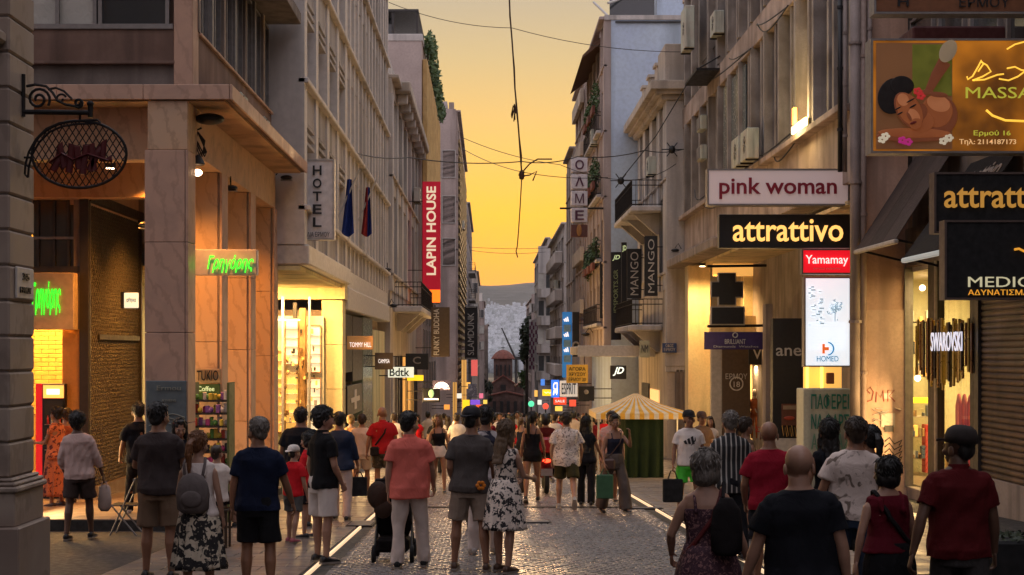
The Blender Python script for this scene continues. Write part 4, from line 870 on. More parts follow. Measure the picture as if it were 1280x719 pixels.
bx('shopfront', E('shop_glow_y2', (1, .60, .22), .8), D, Xd-.06, Xd, 63.2, 66.4, -4, .2); bx('shopfront', frame_d, D, Xd-.07, Xd, 67, 70, -4, .4); bx('end_shopfront', mat('grey_shutter', (.20, .16, .14), .6, 'plaster'), D, Xd+.3, Xd+1.7, ya-.09, ya-.05, -4, wz(460, 60.4))
for k in range(9): bx('shutter_slat', mat('grey_shutter', (.2, .2, .2)), D, Xd+.34+k*.15, Xd+.46+k*.15, ya-.12, ya-.09, -4, wz(462, 60.4), .01)
bx('fascia', plaster_w, D, Xd-.1, 12, ya-.16, ya-.05, wz(458, 60.4), wz(440, 60.4), .02)
rsn = root('street_name_plate', (wx(837, 60.2), 60.2, wz(441, 60)), 'small blue street name plate on the beige corner', 'street sign')
bx('plate', mat('blue_enamel', (.03, .07, .22), .35), rsn, wx(828, 60.2), wx(846, 60.2), 60.22, 60.26, wz(441, 60.2), wz(429, 60.2), .01); tpx('ΟΔΟΣ', white, rsn, 832, 430, 842, 434, 60.2); tpx('ΕΡΜΟΥ', white, rsn, 830, 435, 844, 439, 60.2)

Eb = root('pale_blue_building', (9, 80, gz(80)), 'tall pale blue building with a blank side wall and planted balconies, right side', 'building')
Xe = 5.5; y0e, y1e = 72.1, 85.5; ze = wz(25, 72.1)
bx('side_wall', plaster_b, Eb, Xe+.3, 16, y0e, y1e, -4.5, ze); bx('coping', plaster_w, Eb, Xe-.02, 16, y0e-.05, y1e, ze, ze+.22)
facade(Eb, 'R', Xe+.02, y0e+.02, y1e, 2, 5, (ze-2)/5, 5, plaster_p, .8, .9, .3, 1, .1, 'plain', parapet=.02)
bx('ledge', frame_d, Eb, Xe+.5, 16, y0e-.12, y0e, wz(28, 72), wz(26.5, 72))
bx('penthouse_screen', glassd, Eb, wx(762, 74), wx(818, 74), 74, 74.1, ze+.2, ze+1.6); bx('penthouse_wall', plaster_b, Eb, wx(821, 74), 16, 74, 80, ze+.2, ze+2.5)
for q in ((760, 20, 742, 3), (760, 4, 795, -8)): build(MB().tube([(wx(q[0], 73), 73, wz(q[1], 73)), (wx(q[2], 75), 75, wz(q[3], 75))], .06, 6), 'awning_pole', frame_w, Eb)
b = MB(); b.loft([[(Xe+.4, y_, ze+.1), (Xe-.9, y_, ze-1.2), (Xe-.95, y_, ze-1.35), (Xe+.4, y_, ze-.3)] for y_ in (74.5, 85)]); build(b, 'roof_awning', mat('brown_awning', (.16, .09, .06), .8, 'fabric'), Eb)
for f in range(5):
    zz = 3.2+f*(ze-2)/5
    if f < 4: bx('balcony_slab', plaster_w, Eb, Xe-.3, Xe-.06, 73.5, 84, zz-.15, zz, .02); railing(Eb, Xe-.08, Xe-.27, 73.6, 83.9, zz, .9, step=.3)
random.seed(21)
for zb, k0 in ((14.3, 0), (10.6, 1), (6.6, 2)):
    for k in range(3):
        pt = root('balcony_plant', (Xe-.6, 75+k*3, zb), 'leafy plant on the %s balcony of the pale blue building, %s from the near end' % (('top', 'middle', 'lowest')[k0], ORD[k]), 'plant', 'plants on the right balconies')
        b = MB(); leaves(b, (Xe-.22, 75.5+k*3, zb+.1-.15*k), (.2, 1.4, .85), 230, .11); build(b, 'foliage', leaf, pt); bx('planter', tile, pt, Xe-.42, Xe-.29, 74.6+k*3, 76.4+k*3, zb-.75, zb-.4)
G1 = block('ochre_balcony_building', 'narrow building with yellow-lit balcony edges behind the pale blue one', 'R', 5.5, 12, 86, 95.5, wz(90, 86.5), plaster_p, 6, 3)
for f in range(6): bx('balcony_slab', plaster_c, G1, 5.2, 5.42, 86.5, 95, 1+f*3, 1.8+f*3, .02)
G2 = block('grey_sign_building', 'grey building carrying the tall vertical letter sign', 'R', 5.35, 12, 96, 104, wz(182, 96), plaster_g, 5, 3)
G3 = block('white_balcony_building', 'white rounded block with rows of balconies on the right in the middle distance', 'R', 5.6, 13, 112, 138, wz(277, 112), plaster_w, 4, 5)
for f in range(4): bx('balcony_slab', plaster_w, G3, 4.9, 5.5, 113, 130, 0+f*2.8, .9+f*2.8, .05)
G4 = block('bay_window_building', 'white block with stacked bay windows on the right beside the hillside view', 'R', 6.2, 16, 160, 205, wz(296, 160), plaster_w, 5, 5)
bx('end_wall', plaster_w, G4, 5.2, 8, 159.7, 160.2, gz(160), wz(296, 160)-1)
for f in range(4): b = MB(); zz = -1.2+f*2.9; b.loft([[(5.0, 160, z_), (5.5, 159, z_), (7.4, 159, z_), (7.8, 160, z_)] for z_ in (zz, zz+.9)]); build(b, 'bay_parapet', plaster_w, G4); cam_windows(G4, 159.5, (675, 681, 688), (0,), .01, .01) if 0 else None
for f in range(4):
    for q in (5.5, 6.3, 7.1): window(G4, 'C', 159.65, q, -.25+f*2.9, .7, 1.7, 'one', frame_w)
G5 = block('far_right_building', 'pinkish far block on the right near the church', 'R', 7.2, 16, 235, 290, wz(368, 235), plaster_p, 4, 5)
bx('end_wall', plaster_p, G5, 6.6, 9, 234.7, 235.2, gz(235), wz(368, 235)); cam_windows(G5, 234.7, (665, 670), (385, 405, 425, 445), .9, 1.4)
G6 = block('low_right_building', 'low tiled-roof building right of the church', 'R', 7.6, 16, 296, 330, wz(408, 296), concrete, 2, 4)

# ---- church
ch = root('byzantine_church', (wx(630, 350), 352, gz(350)), 'small red brick church with a tiled dome and cross at the end of the street', 'church')
brick = mat('church_brick', (.105, .055, .045), .85, 'stone', (.075, .045, .035), .35)
Yc = 350; Xc_ = wx(629, Yc); dz = lambda py: wz(py, Yc); g350 = gz(350)
def oct(r, n=8, a0=math.pi/8): return [(r*math.cos(a0+2*math.pi*k/n), r*math.sin(a0+2*math.pi*k/n)) for k in range(n)]
build(MB().loft([[(Xc_+x, Yc+4+y, z) for x, y in oct(2.35)] for z in (dz(476), dz(447))]), 'drum', brick, ch)
build(MB().loft([[(Xc_+r*math.cos(k*math.pi/12), Yc+4+r*math.sin(k*math.pi/12), dz(449)+z) for k in range(24)] for r, z in ((2.75, 0), (2.75, .15), (2.5, .5), (2.2, 1.0), (1.6, 1.6), (.9, 2.0), (.12, 2.2))]), 'dome', tile, ch, True)
build(MB().box(Xc_-.06, Xc_+.06, Yc+3.95, Yc+4.05, dz(440), dz(432)).box(Xc_-.4, Xc_+.4, Yc+3.95, Yc+4.05, dz(435), dz(434.2)), 'cross', iron, ch)
for x in (-1.5, -.5, .5, 1.5): bx('drum_window', black, ch, Xc_+x-.2, Xc_+x+.2, Yc+1.7, Yc+1.95, dz(470), dz(456))
def gable(x0, x1, y, z0, z1, z2, d, nm='nave'):
    xm = (x0+x1)/2; build(MB().loft([[(x0, yy, z0), (x1, yy, z0), (x1, yy, z1), (xm, yy, z2), (x0, yy, z1)] for yy in (y, y+d)]), nm, brick, ch)
    build(MB().loft([[(x0-.3, yy, z1-.2), (xm, yy, z2+.02), (x1+.3, yy, z1-.2), (x1+.3, yy, z1+.05), (xm, yy, z2+.3), (x0-.3, yy, z1+.05)] for yy in (y-.3, y+d)]), 'roof', tile, ch)
gable(Xc_-2.6, Xc_+2.6, Yc, g350-2, dz(480), dz(470), 8); gable(wx(602, Yc), Xc_-2.7, Yc+1, g350-2, dz(484), dz(478), 8); gable(Xc_+2.7, wx(664, Yc), Yc+1, g350-2, dz(484), dz(478), 8); gable(wx(598, Yc), wx(668, Yc), Yc-3, g350-2, dz(497), dz(490), 3.5, 'porch')
for x in (606, 616, 625, 633, 642, 652): bx('arched_window', black, ch, wx(x, Yc), wx(x+4, Yc), Yc-3.2, Yc-2.95, dz(515), dz(501))
bx('gable_window', black, ch, Xc_-.6, Xc_+.6, Yc-.1, Yc+.1, dz(488), dz(481))
# crane
cr = root('crane', (wx(655, 600), 600, gz(600)), 'thin slanting crane boom above the church', 'crane')
build(MB().tube([(wx(627, 600), 600, wz(410, 600)), (wx(645, 600), 600, wz(450, 600))], [.25, .5], 5), 'boom', black, cr); build(MB().tube([(wx(645, 600), 600, wz(450, 600)), (wx(645, 600), 600, gz(600))], .6, 5), 'mast', black, cr)
bx('counterweight', black, cr, wx(641, 600), wx(650, 600), 599, 601, wz(450, 600), wz(446, 600))
# trees by the church
def tree(px, Y, zc_py, rx, rz, label, n=900, s=.45, m=leaf_d):
    X = wx(px, Y); zc = wz(zc_py, Y); t = root('tree', (X, Y, gz(Y)), label, 'tree', 'trees at the end of the street')
    b = MB().tube([(X, Y, gz(Y)), (X+.1, Y, zc-rz*.3), (X-.1, Y, zc+rz*.3)], [.3, .2, .06], 7)
    for k in range(5): a = k*1.3; b.tube([(X, Y, zc-rz*.4), (X+rx*.6*math.cos(a), Y+rx*.6*math.sin(a), zc+rz*.3)], [.12, .03], 5)
    build(b, 'trunk', bark, t); b = MB()
    for k in range(14):
        a = random.uniform(0, 6.28); q = random.uniform(.2, .75); leaves(b, (X+rx*q*math.cos(a), Y+rx*q*math.sin(a), zc+rz*random.uniform(-.6, .6)), (rx*.4, rx*.4, rz*.35), n//14, s)
    build(b, 'crown', m, t)
tree(598, 300, 470, 1.9, 4.2, 'dark tree left of the church'); tree(660, 300, 478, 2.2, 2.6, 'round green tree right of the church', m=leaf); tree(658, 240, 425, 1.3, 4.5, 'tall dark tree in front of the far right building'); tree(604, 330, 492, 2.2, 3, 'low dark tree at the left foot of the church')
# city on the far slope
b_v = []; b_n = 0
cw_ = mat('far_house', (.52, .54, .56), .8, 'stone', (.42, .44, .46), .01)
nH = 17000; Yh = np.where(rng.random(nH) < .96, rng.uniform(1300, 5150, nH), 5150+rng.exponential(170, nH)); Xh = rng.uniform(-.09, .11, nH)*Yh; base = np.array([terr(x, y) for x, y in zip(Xh, Yh)])
hw_ = rng.uniform(3, 7, nH); hd_ = rng.uniform(3, 6, nH); hh = rng.uniform(6, 24, nH)
sx = np.array([-1, 1, 1, -1, -1, 1, 1, -1]); sy = np.array([-1, -1, 1, 1, -1, -1, 1, 1]); szz = np.array([0, 0, 0, 0, 1, 1, 1, 1])
Pv = np.stack([Xh[:, None]+sx*hw_[:, None], Yh[:, None]+sy*hd_[:, None], base[:, None]-4+szz*(hh[:, None]+4)], 2).reshape(-1, 3)
q = np.array([[4, 5, 6, 7], [0, 1, 5, 4], [1, 2, 6, 5], [2, 3, 7, 6], [3, 0, 4, 7]]); Fq = ((np.arange(nH)*8)[:, None, None]+q[None]).reshape(-1, 4)
me = bpy.data.meshes.new('hillside_city'); me.vertices.add(len(Pv)); me.vertices.foreach_set('co', Pv.ravel()); me.loops.add(Fq.size); me.loops.foreach_set('vertex_index', Fq.ravel().astype(np.int32)); me.polygons.add(len(Fq)); me.polygons.foreach_set('loop_start', np.arange(0, Fq.size, 4).astype(np.int32)); me.update(calc_edges=True)
me.materials.append(cw_); me.materials.append(mat('far_house_dark', (.36, .38, .38), .8)); mi = np.repeat((rng.random(nH) < .3).astype(np.int32), 5); me.polygons.foreach_set('material_index', mi)
props(link('hillside_city', me, (0, 0, 0)), 'pale dense city blocks covering the far hillside', 'city', kind='stuff')

# ---- the street goes on behind and beside the camera
for nm, lab, sd, xf, xb, ya, yb, zt_ in (('side_building', 'tall stone building continuing the street beside the viewpoint, left', 'L', -5.2, -16, -45, 13.9, 20), ('side_building', 'tall plastered building continuing the street beside the viewpoint, right', 'R', 9.2, 20, -45, 19.8, 20)):
    r = root(nm, ((xf+xb)/2, (ya+yb)/2, gz(0)), lab, 'building'); bx('shop_wall', concrete, r, xf, xb, ya, yb, -1, 4.6)
    facade(r, sd, xf, ya, yb, 4.6, 4, 3.6, 12, concrete, 1.4, 1.0, .3, 9)

for x_, y_, z_, sx_, sy_, e_, tx in ((-3.85, 72, -.9, 5, 1.5, 380, 1), (-3.85, 77, -.9, 4, 1.5, 300, 1), (6.95, 64.8, -1.6, 3, 2, 320, -1), (-3.9, 47, -.4, 5, 2, 200, 1), (-4.4, 38.5, .2, 6, 2.4, 260, 1), (7.6, 43.5, -.2, 6, 2.4, 240, -1), (8.6, 31.2, .0, 2, 2.2, 70, -1), (-7.4, 25.5, .4, 2.5, 2, 90, 1)):  # unseen upright panels added at the shopfronts as warm street fill
    area((x_, y_, z_), sy_, sx_, e_, (1, .62, .25), (0, R(-90*tx), 0))

for k, (x_, y_, z_, sd_, lb_) in enumerate(((-3.95, 79.5, 9.6, 'L', 'air conditioner high on the cream neoclassical facade'), (-3.6, 98, 3.2, 'L', 'air conditioner under the golden boards'), (-2.5, 133, 12.5, 'L', 'air conditioner on the slatted building'), (5.5, 76.5, 12.2, 'R', 'air conditioner on the pale blue building balcony'), (5.6, 122, 6.8, 'R', 'air conditioner on the white balcony building'), (7.1, 64.5, 9.3, 'R', 'air conditioner on the beige neoclassical facade'), (7.8, 50.5, 12.3, 'R', 'air conditioner on the upper storey of the fin building'))):
    ac_unit(x_+(.04 if sd_ == 'L' else -.04), y_, z_, sd_, lb_, 1.0, .75)
# ================================================================ SIGNS
cream = mat('sign_cream', (.50, .43, .38), .5); glowg = E('letter_gold', (1, .52, .13), 1.25)
s = sign('pink_sign', 'long pale sign board with dark red lower-case lettering pink woman', 'sign', 886, 213, 1060, 255, 33.3, mat('pinkish_panel', (.78, .64, .62), .5, 'glow', (.7, .5, .48), .5, em=.16), 1, .3, frame_a)
tpx('pink woman', mat('crimson', (.30, .008, .03), .5), s, 899, 222, 1046, 249, 33.28, bold=.04)
s = sign('black_sign', 'long black sign with glowing golden lower-case lettering attrattivo under the pale one', 'sign', 899, 268, 1064, 310, 33.8, black, 1, .3)
tpx('attrattivo', glowg, s, 916, 274, 1054, 302, 33.77, bold=.03)
s = sign('red_lightbox', 'small glowing red sign with white lettering between the black sign and the white lightbox', 'sign', 1004, 313, 1063, 341, 35.2, E('red_panel', (.85, .008, .02), .75), 1, .2, frame_a)
tpx('Yamamay', E('white_soft', (1, .9, .85), .9), s, 1007, 319, 1060, 333, 35.17, bold=.01); tpx('INTIMO FASHION', white, s, 1017, 335, 1050, 337, 35.17, bold=0)
s = sign('white_lightbox', 'tall glowing white lightbox with a grey tree picture and blue and orange emblem', 'sign', 1007, 348, 1062, 457, 36, mat('lightbox_face', (.92, .95, 1.0), .6, 'glow', (.75, .84, .92), .7, em=.78), 1, .25, frame_a)
tpx('HOMED', mat('teal_letter', (.02, .22, .38), .6, 'glow', (.02, .2, .36), 1, em=.4), s, 1021, 445, 1048, 452, 35.98)
hb = mat('emblem_blue', (.01, .25, .48), .6, 'glow', (.01, .22, .45), 1, em=.5); ho = mat('emblem_orange', (.8, .14, .02), .6, 'glow', (.8, .14, .02), 1, em=.7)
Yh_ = 35.97; build(MB().tube([(wx(1034+8*math.cos(t), Yh_), Yh_, wz(436-8*math.sin(t), Yh_)) for t in [(-1.4+i*2.8/14) for i in range(15)]], .05, 6, flat=.3), 'emblem', hb, s)
build(MB().box(wx(1028, Yh_), wx(1031, Yh_), Yh_-.01, Yh_+.01, wz(442, Yh_), wz(430, Yh_)).box(wx(1031, Yh_), wx(1036, Yh_), Yh_-.01, Yh_+.01, wz(438, Yh_), wz(434, Yh_)), 'emblem', ho, s)
gp = mat('print_grey', (.40, .50, .56), .8, 'glow', (.3, .4, .46), 9, em=.42); gp2 = mat('print_light', (.6, .68, .74), .8, 'glow', (.5, .6, .68), 9, em=.6); random.seed(4)
b = MB(); 
for k in range(60): leaves(b, (wx(1044+random.gauss(0, 4), Yh_), Yh_+.0, wz(385+random.gauss(0, 4), Yh_)), (.06, .004, .06), 2, .04)
build(b, 'printed_tree', gp, s); bx('printed_line', gp, s, wx(1043.4, Yh_), wx(1044.4, Yh_), Yh_, Yh_+.02, wz(402, Yh_), wz(388, Yh_))
for k in range(26): x = random.uniform(1010, 1026); y = 358+k*1.9; bx('printed_house', gp2 if k % 2 else gp, s, wx(x, Yh_), wx(x+random.uniform(2, 6), Yh_), Yh_-.0, Yh_+.02+k*.0004, wz(y+1.6, Yh_), wz(y, Yh_))
for k in range(9): bx('printed_line', gp2, s, wx(1011, Yh_), wx(1059, Yh_), Yh_+.01, Yh_+.02, wz(404+k*4+.4, Yh_), wz(404+k*4, Yh_))
# kiosk with green capitals
kx = root('lettered_cabinet', (wx(1034, 36.5), 36.7, gz(36.7)), 'tall pale street cabinet covered in rows of green Greek capital lettering', 'cabinet')
bx('body', mat('cabinet_cream', (.42, .42, .34), .6, 'plaster', (.34, .35, .28), 1), kx, wx(1004, 36.4), wx(1064, 36.4), 36.4, 37.2, gz(36.7)-.1, wz(486, 36.4), .02)
gm = mat('green_letter', (.02, .22, .15), .6)
for k, (w_, c_) in enumerate((('ΠΑΦΕΡΕΙ', gm), ('ΝΑ·ΦΑΡΣ', gm), ('ΑΠΤΟΑΣ', mat('green_letter_pale', (.16, .34, .24), .6)), ('ΔΕΡΜΑ', MATS['green_letter_pale']))): tpx(w_, c_, kx, 1014, 492+k*25, 1061, 512+k*25, 36.38, bold=.03)
# massage billboard
YM = 25.0
s = sign('massage_billboard', 'large lit orange billboard with a photo of a woman lying down and gold massage lettering', 'billboard', 1091, 51, 1300, 189, YM, mat('orange_panel', (.07, .022, .004), .5, 'glow', (.95, .30, .015), 1.1, em=.42), 0, .35, frame_a)
def mp(nm, m, x0, x1, y0_, y1_, d=.02): return bx(nm, m, s, wx(x0, YM), wx(x1, YM), YM-d, YM-d+.018, wz(y1_, YM), wz(y0_, YM))
mp('photo_background', mat('photo_tan', (.26, .11, .04), .6, 'glow', (.13, .05, .02), .8, em=0.248), 1095, 1190, 54, 187); mp('photo_greenery', mat('photo_green', (.16, .16, .02), .8, 'glow', (.08, .09, .01), 5, em=0.31), 1140, 1189, 56, 120, .03)
def mel(nm, m, cx, cy, rx, ry, a=0, d=.05):
    M_ = Matrix.Rotation(a, 3, 'Y'); return build(MB().ell((wx(cx, YM), YM-d, wz(cy, YM)), (rx*YM/F, .004, ry*YM/F), 22, 11, M_), nm, m, s, True)
psk = mat('photo_skin', (.34, .10, .03), .6, 'glow', (.20, .05, .015), 2.5, em=0.372); psk2 = mat('photo_skin_dark', (.2, .055, .02), .6, 'glow', (.15, .04, .015), 3, em=0.372)
psk3 = mat('photo_skin_light', (.46, .17, .07), .6, 'glow', (.32, .10, .035), 2.5, em=0.465); ph = mat('photo_hair', (.015, .008, .006), .6)
for k, (nm, m, *q_) in enumerate((('printed_back', psk2, 1172, 146, 24, 26, .3), ('printed_back', psk, 1170, 140, 20, 20, .3), ('printed_back', psk3, 1172, 130, 15, 10, .35), ('printed_arm', psk2, 1142, 171, 48, 7, 0), ('printed_arm', psk, 1142, 167, 46, 6, .02), ('printed_shoulder', psk, 1152, 154, 15, 12, -.3), ('printed_neck', psk2, 1148, 142, 9, 12, .5),
    ('printed_hair', ph, 1115, 121, 19, 23, .35), ('printed_hair', ph, 1126, 108, 15, 12, .1), ('printed_face', psk2, 1134, 139, 15, 25, -.55), ('printed_face', psk, 1135, 138, 14, 23, -.55), ('printed_cheek', psk3, 1141, 146, 6, 10, -.6), ('printed_forehead', psk3, 1127, 126, 7, 8, -.5), ('printed_jaw', psk, 1143, 156, 8, 7, -.4),
    ('printed_eye', ph, 1139, 134, 5, 1.1, -.5), ('printed_eye', ph, 1123, 143, 4, 1.0, -.5), ('printed_brow', ph, 1136, 127, 6, 1.0, -.5), ('printed_brow', ph, 1120, 137, 5, .9, -.5), ('printed_nose', psk2, 1134, 147, 2, 6, -.5), ('printed_mouth', mat('photo_lip', (.3, .03, .02), .5), 1139, 155, 4.5, 1.7, -.35),
    ('printed_hand', psk2, 1152, 118, 12, 4, -.1), ('printed_hand', psk2, 1170, 120, 12, 3.5, .1), ('printed_sleeve', mat('photo_cream', (.3, .22, .14), .7, 'glow', (.4, .28, .16), 3, em=0.31), 1182, 66, 10, 15, .5))): mel(nm, m, *q_, .045+.004*k)
build(MB().tube([(wx(a, YM), YM-.1, wz(c, YM)) for a, c in ((1179, 78), (1168, 96), (1158, 116))], [.11, .09, .06], 8, flat=.05), 'printed_forearm', psk2, s)
for x, y, m in ((1104, 172, 'w'), (1100, 176, 'w'), (1176, 178, 'w'), (1183, 174, 'w'), (1125, 177, 'p'), (1132, 179, 'p'), (1144, 116, 'r'), (1148, 122, 'r')):
    for a in range(5): mel('printed_petal', mat({'w': 'petal_white', 'p': 'petal_pink', 'r': 'petal_red'}[m], {'w': (.5, .42, .3), 'p': (.4, .02, .15), 'r': (.4, .02, .02)}[m], .6, 'glow', {'w': (.6, .5, .36), 'p': (.4, .02, .2), 'r': (.4, .02, .02)}[m], 9, em=.6), x+3.4*math.cos(a*1.26), y+3*math.sin(a*1.26), 2.6, 2.0, 0, .145)
yl = E('massage_gold', (.95, .55, .06), 1.0); gl = E('massage_green', (.42, .40, .04), .7)
tpx('MASSAGE', gl, s, 1207, 109, 1325, 123, YM-.03, bold=.01); tpx('Ερμού 16', gl, s, 1217, 163, 1263, 171, YM-.03); tpx('Τηλ: 2114187173', E('massage_cream', (.75, .45, .2), .7), s, 1199, 174, 1270, 182, YM-.03)
def mln(pts, r=.014): build(MB().tube([(wx(a, YM), YM-.03, wz(c, YM)) for a, c in pts], r, 5), 'figure_line', yl, s, True)
mln([(1208, 96), (1209, 100), (1215, 96), (1222, 84), (1226, 76), (1229, 80), (1222, 90)]); mln([(1226, 78), (1233, 82), (1238, 90), (1228, 96), (1215, 101)]); mln([(1215, 101), (1230, 100), (1246, 94), (1254, 93)]); mln([(1248, 99), (1260, 101), (1272, 96), (1280, 90)]); mln([(1258, 86), (1268, 84), (1276, 88), (1290, 90)]); mln([(1258, 62), (1268, 56), (1290, 50)])
mln([(1232, 138), (1240, 145), (1256, 151), (1280, 152)], .02)
s = sign('street_number_sign', 'brown orange board cut off at the top edge with black capital lettering', 'sign', 1095, -30, 1310, 15, YM, mat('brown_orange', (.24, .09, .035), .6), 0, .3, frame_a)
tpx('ΕΡΜΟΥ', black, s, 1199, -4, 1262, 9, YM-.02, bold=.05); tpx('Η', black, s, 1122, -4, 1136, 8, YM-.02, bold=.05)
bx('maroon_canopy', mat('maroon', (.06, .012, .012), .8), R0, wx(1139, 26.6), 10, 26.5, 28.2, wz(56, 26.6), wz(34, 26.6), .03)
s = sign('black_sign', 'black sign with dull gold lower-case lettering behind the black MEDICAL board', 'sign', 1170, 218, 1300, 289, 24.6, blackm, 0, .25, mat('sign_edge', (.10, .07, .06), .5))
tpx('attrattivo', mat('gold_flat', (.42, .20, .035), .5, 'glow', (.42, .2, .035), 1, em=.8), s, 1180, 231, 1330, 260, 24.58, bold=.03)
s = sign('medical_board', 'large black board with cream MEDICAL capitals and small orange line, right edge', 'sign', 1183, 278, 1320, 372, 24.0, blackm, 0, .25, MATS['sign_edge'])
tpx('MEDICAL', E('medic_cream', (.50, .45, .28), .8), s, 1210, 346, 1322, 359, 23.98, bold=.05); tpx('ΑΔΥΝΑΤΙΣΜΑ - ΑΠΟΤΡΙΧΩΣΗ', E('medic_orange', (.75, .32, .03), .8), s, 1210, 362, 1372, 369, 23.98)
build(MB().tube([(wx(a, 23.97), 23.97, wz(c, 23.97)) for a, c in ((1268, 312), (1274, 311), (1280, 314), (1290, 318))], .02, 5), 'emblem_stroke', E('medic_orange', (1, .4, .03), 1), s)
# pharmacy cross
s = root('pharmacy_cross', (wx(909, 50), 50, wz(408, 50)), 'unlit black cross-shaped sign with pale outline above a black rectangle', 'sign')
def cross(x0, x1, xa, xb, y0_, y1_, ya, yb, Y, th, e, nm, m):
    p = [(xa-e, y0_-e), (xb+e, y0_-e), (xb+e, ya-e), (x1+e, ya-e), (x1+e, yb+e), (xb+e, yb+e), (xb+e, y1_+e), (xa-e, y1_+e), (xa-e, yb+e), (x0-e, yb+e), (x0-e, ya-e), (xa-e, ya-e)]
    return build(MB().loft([[(wx(a, Y), yy, wz(c, Y)) for a, c in p] for yy in (Y, Y+th)]), nm, m, s)
cross(890, 928, 899, 919, 342, 381, 353, 371, 50, .2, 1.2, 'outline', MATS['white_frame']); cross(890, 928, 899, 919, 342, 381, 353, 371, 49.95, .15, 0, 'cross_face', black)
bx('outline', MATS['white_frame'], s, wx(888.5, 50), wx(931, 50), 50, 50.2, wz(406.5, 50), wz(383, 50)); bx('panel', black, s, wx(890, 49.95), wx(929.5, 49.95), 49.95, 50.1, wz(405, 49.95), wz(384.5, 49.95))
for y in (333, 408): build(MB().tube([(wx(884, 50.1), 50.1, wz(y, 50.1)), (wx(958, 50.1), 50.1, wz(y-1, 50.1))], .05, 6), 'rail', iron, s)
s = sign('violet_sign', 'dark violet sign board with faint silver lettering under the cross sign', 'sign', 881, 415, 957, 437, 48, mat('violet', (.035, .018, .11), .5), 0, .15)
sv = mat('silver_letter', (.5, .5, .5)); tpx('BRILLIANT', sv, s, 906, 424, 932, 430, 47.98); tpx('Diamonds  Watches', sv, s, 892, 432, 948, 434.5, 47.98, bold=0)
build(MB().tube([(wx(919+3*math.cos(t*math.pi/4), 47.97), 47.97, wz(419+3*math.sin(t*math.pi/4), 47.97)) for t in range(9)], .02, 5), 'emblem', sv, s)
# right verticals
for a in (('mango', 'tall black vertical sign with white lettering MANGO, the nearer and higher of two', 806, 295, 822, 370, 62, 'MANGO'), ('mango', 'tall black vertical sign with white lettering MANGO, the farther and lower of two', 784, 311, 802, 373, 66, 'MANGO')):
    s = sign('vertical_sign', a[1], 'sign', a[2], a[3], a[4], a[5], a[6], black, 1, .25); tpx(a[7], mat('letter_white', (.6, .56, .5), .5), s, a[2]+4, a[3]+4, a[4]-4, a[5]-4, a[6]-.03, rot=1)
s = sign('vertical_sign', 'narrow black vertical sign with small yellow lettering behind the MANGO signs', 'sign', 777, 303, 783.5, 390, 68, black, 1, .2); tpx('JD', E('pale_lime', (.6, .7, .35), .7), s, 778, 307, 783, 315, 67.9)
s = sign('vertical_sign', 'black vertical sign with green yellow lettering JD SPORTS', 'sign', 764, 315, 776.5, 425, 70, black, 1, .25); tpx('JD', MATS['pale_lime'], s, 765.5, 319, 775, 326, 69.95, shear=.3); tpx('JDSPORTS.GR', mat('lime_dull', (.30, .36, .16), .5), s, 767, 337, 774, 392, 69.95, rot=1)
s = sign('vertical_sign', 'black vertical sign with thin pale lettering SEPHORA', 'sign', 750, 327, 760.5, 398, 73, black, 1, .25); tpx('SEPHORA', mat('letter_grey', (.32, .28, .25), .5), s, 753, 341, 758, 394, 72.95, rot=1)
s = sign('lightbox', 'small glowing black and white JD sign under the grey canopy', 'sign', 763, 457, 783, 474, 62, black, 0, .2); tpx('JD', E('letter_glow', (.9, .95, .8), 1.2), s, 766, 459, 780, 470, 61.97, bold=.05, shear=.35)
s = sign('lightbox', 'small pale sign with dark initials under the lower right balcony', 'sign', 800, 426, 812, 447, 61.5, mat('sage_panel', (.42, .42, .30), .6), 0, .2); tpx('NM', black, s, 802, 431, 810, 441, 61.47)
bx('canopy_sheet', plaster_g, D, wx(722, 64), Xd-.1, 64, 70, wz(444, 64), wz(433, 64), .04, ); bx('canopy_edge', white, D, wx(722, 64), Xd-.1, 63.9, 64, wz(446, 64), wz(432, 64), .01)
for px, py, Y, xw, lb in ((844, 313, 60, 7.6, 'black floodlight arm beside the nearer MANGO sign'), (732, 418, 80, 5.5, 'pale floodlight above the grey canopy'), (1030, 185, 36, 7.8, 'black floodlight beneath the bright wall lamp'), (484, 337, 60, -4.0, 'black floodlight under the fins above the balcony'), (492, 382, 61.2, -4.0, 'black floodlight left of the iron balcony'), (643-0, 0, 0, 0, '')):
    if lb: floodlight(px, py, Y, xw, lb, s=.9 if Y < 70 else 1.2)
# O L M E vertical letter sign: four square boxes
s = root('letter_tower_sign', (wx(724, 72.3), 72.3, wz(296, 72.3)), 'column of four pale square boxes each with a dark Greek capital letter and emblem below', 'sign')
for k, c in enumerate('ΟΛΜΕ'):
    bx('letter_box', mat('box_pale', (.68, .62, .64), .5), s, wx(714, 72.3), wx(734.5, 72.3), 72.3, 72.8, wz(215+k*21, 72.3), wz(197+k*21, 72.3), .02); tpx(c, mat('plum', (.09, .02, .05), .5), s, 719, 200+k*21, 730, 212+k*21, 72.27, bold=.05)
bx('emblem_box', mat('maroon2', (.12, .04, .03), .6), s, wx(714, 72.3), wx(734.5, 72.3), 72.3, 72.7, wz(296, 72.3), wz(281, 72.3)); build(MB().ell((wx(724, 72.2), 72.25, wz(288, 72.3)), (.12, .03, .28)), 'emblem', mat('ochre_letter', (.4, .18, .05)), s)
build(MB().tube([(5.8, 72.5, wz(260, 72.3)), (wx(700, 72.3), 72.5, wz(260, 72.3))], .05, 5), 'pole', iron, s)
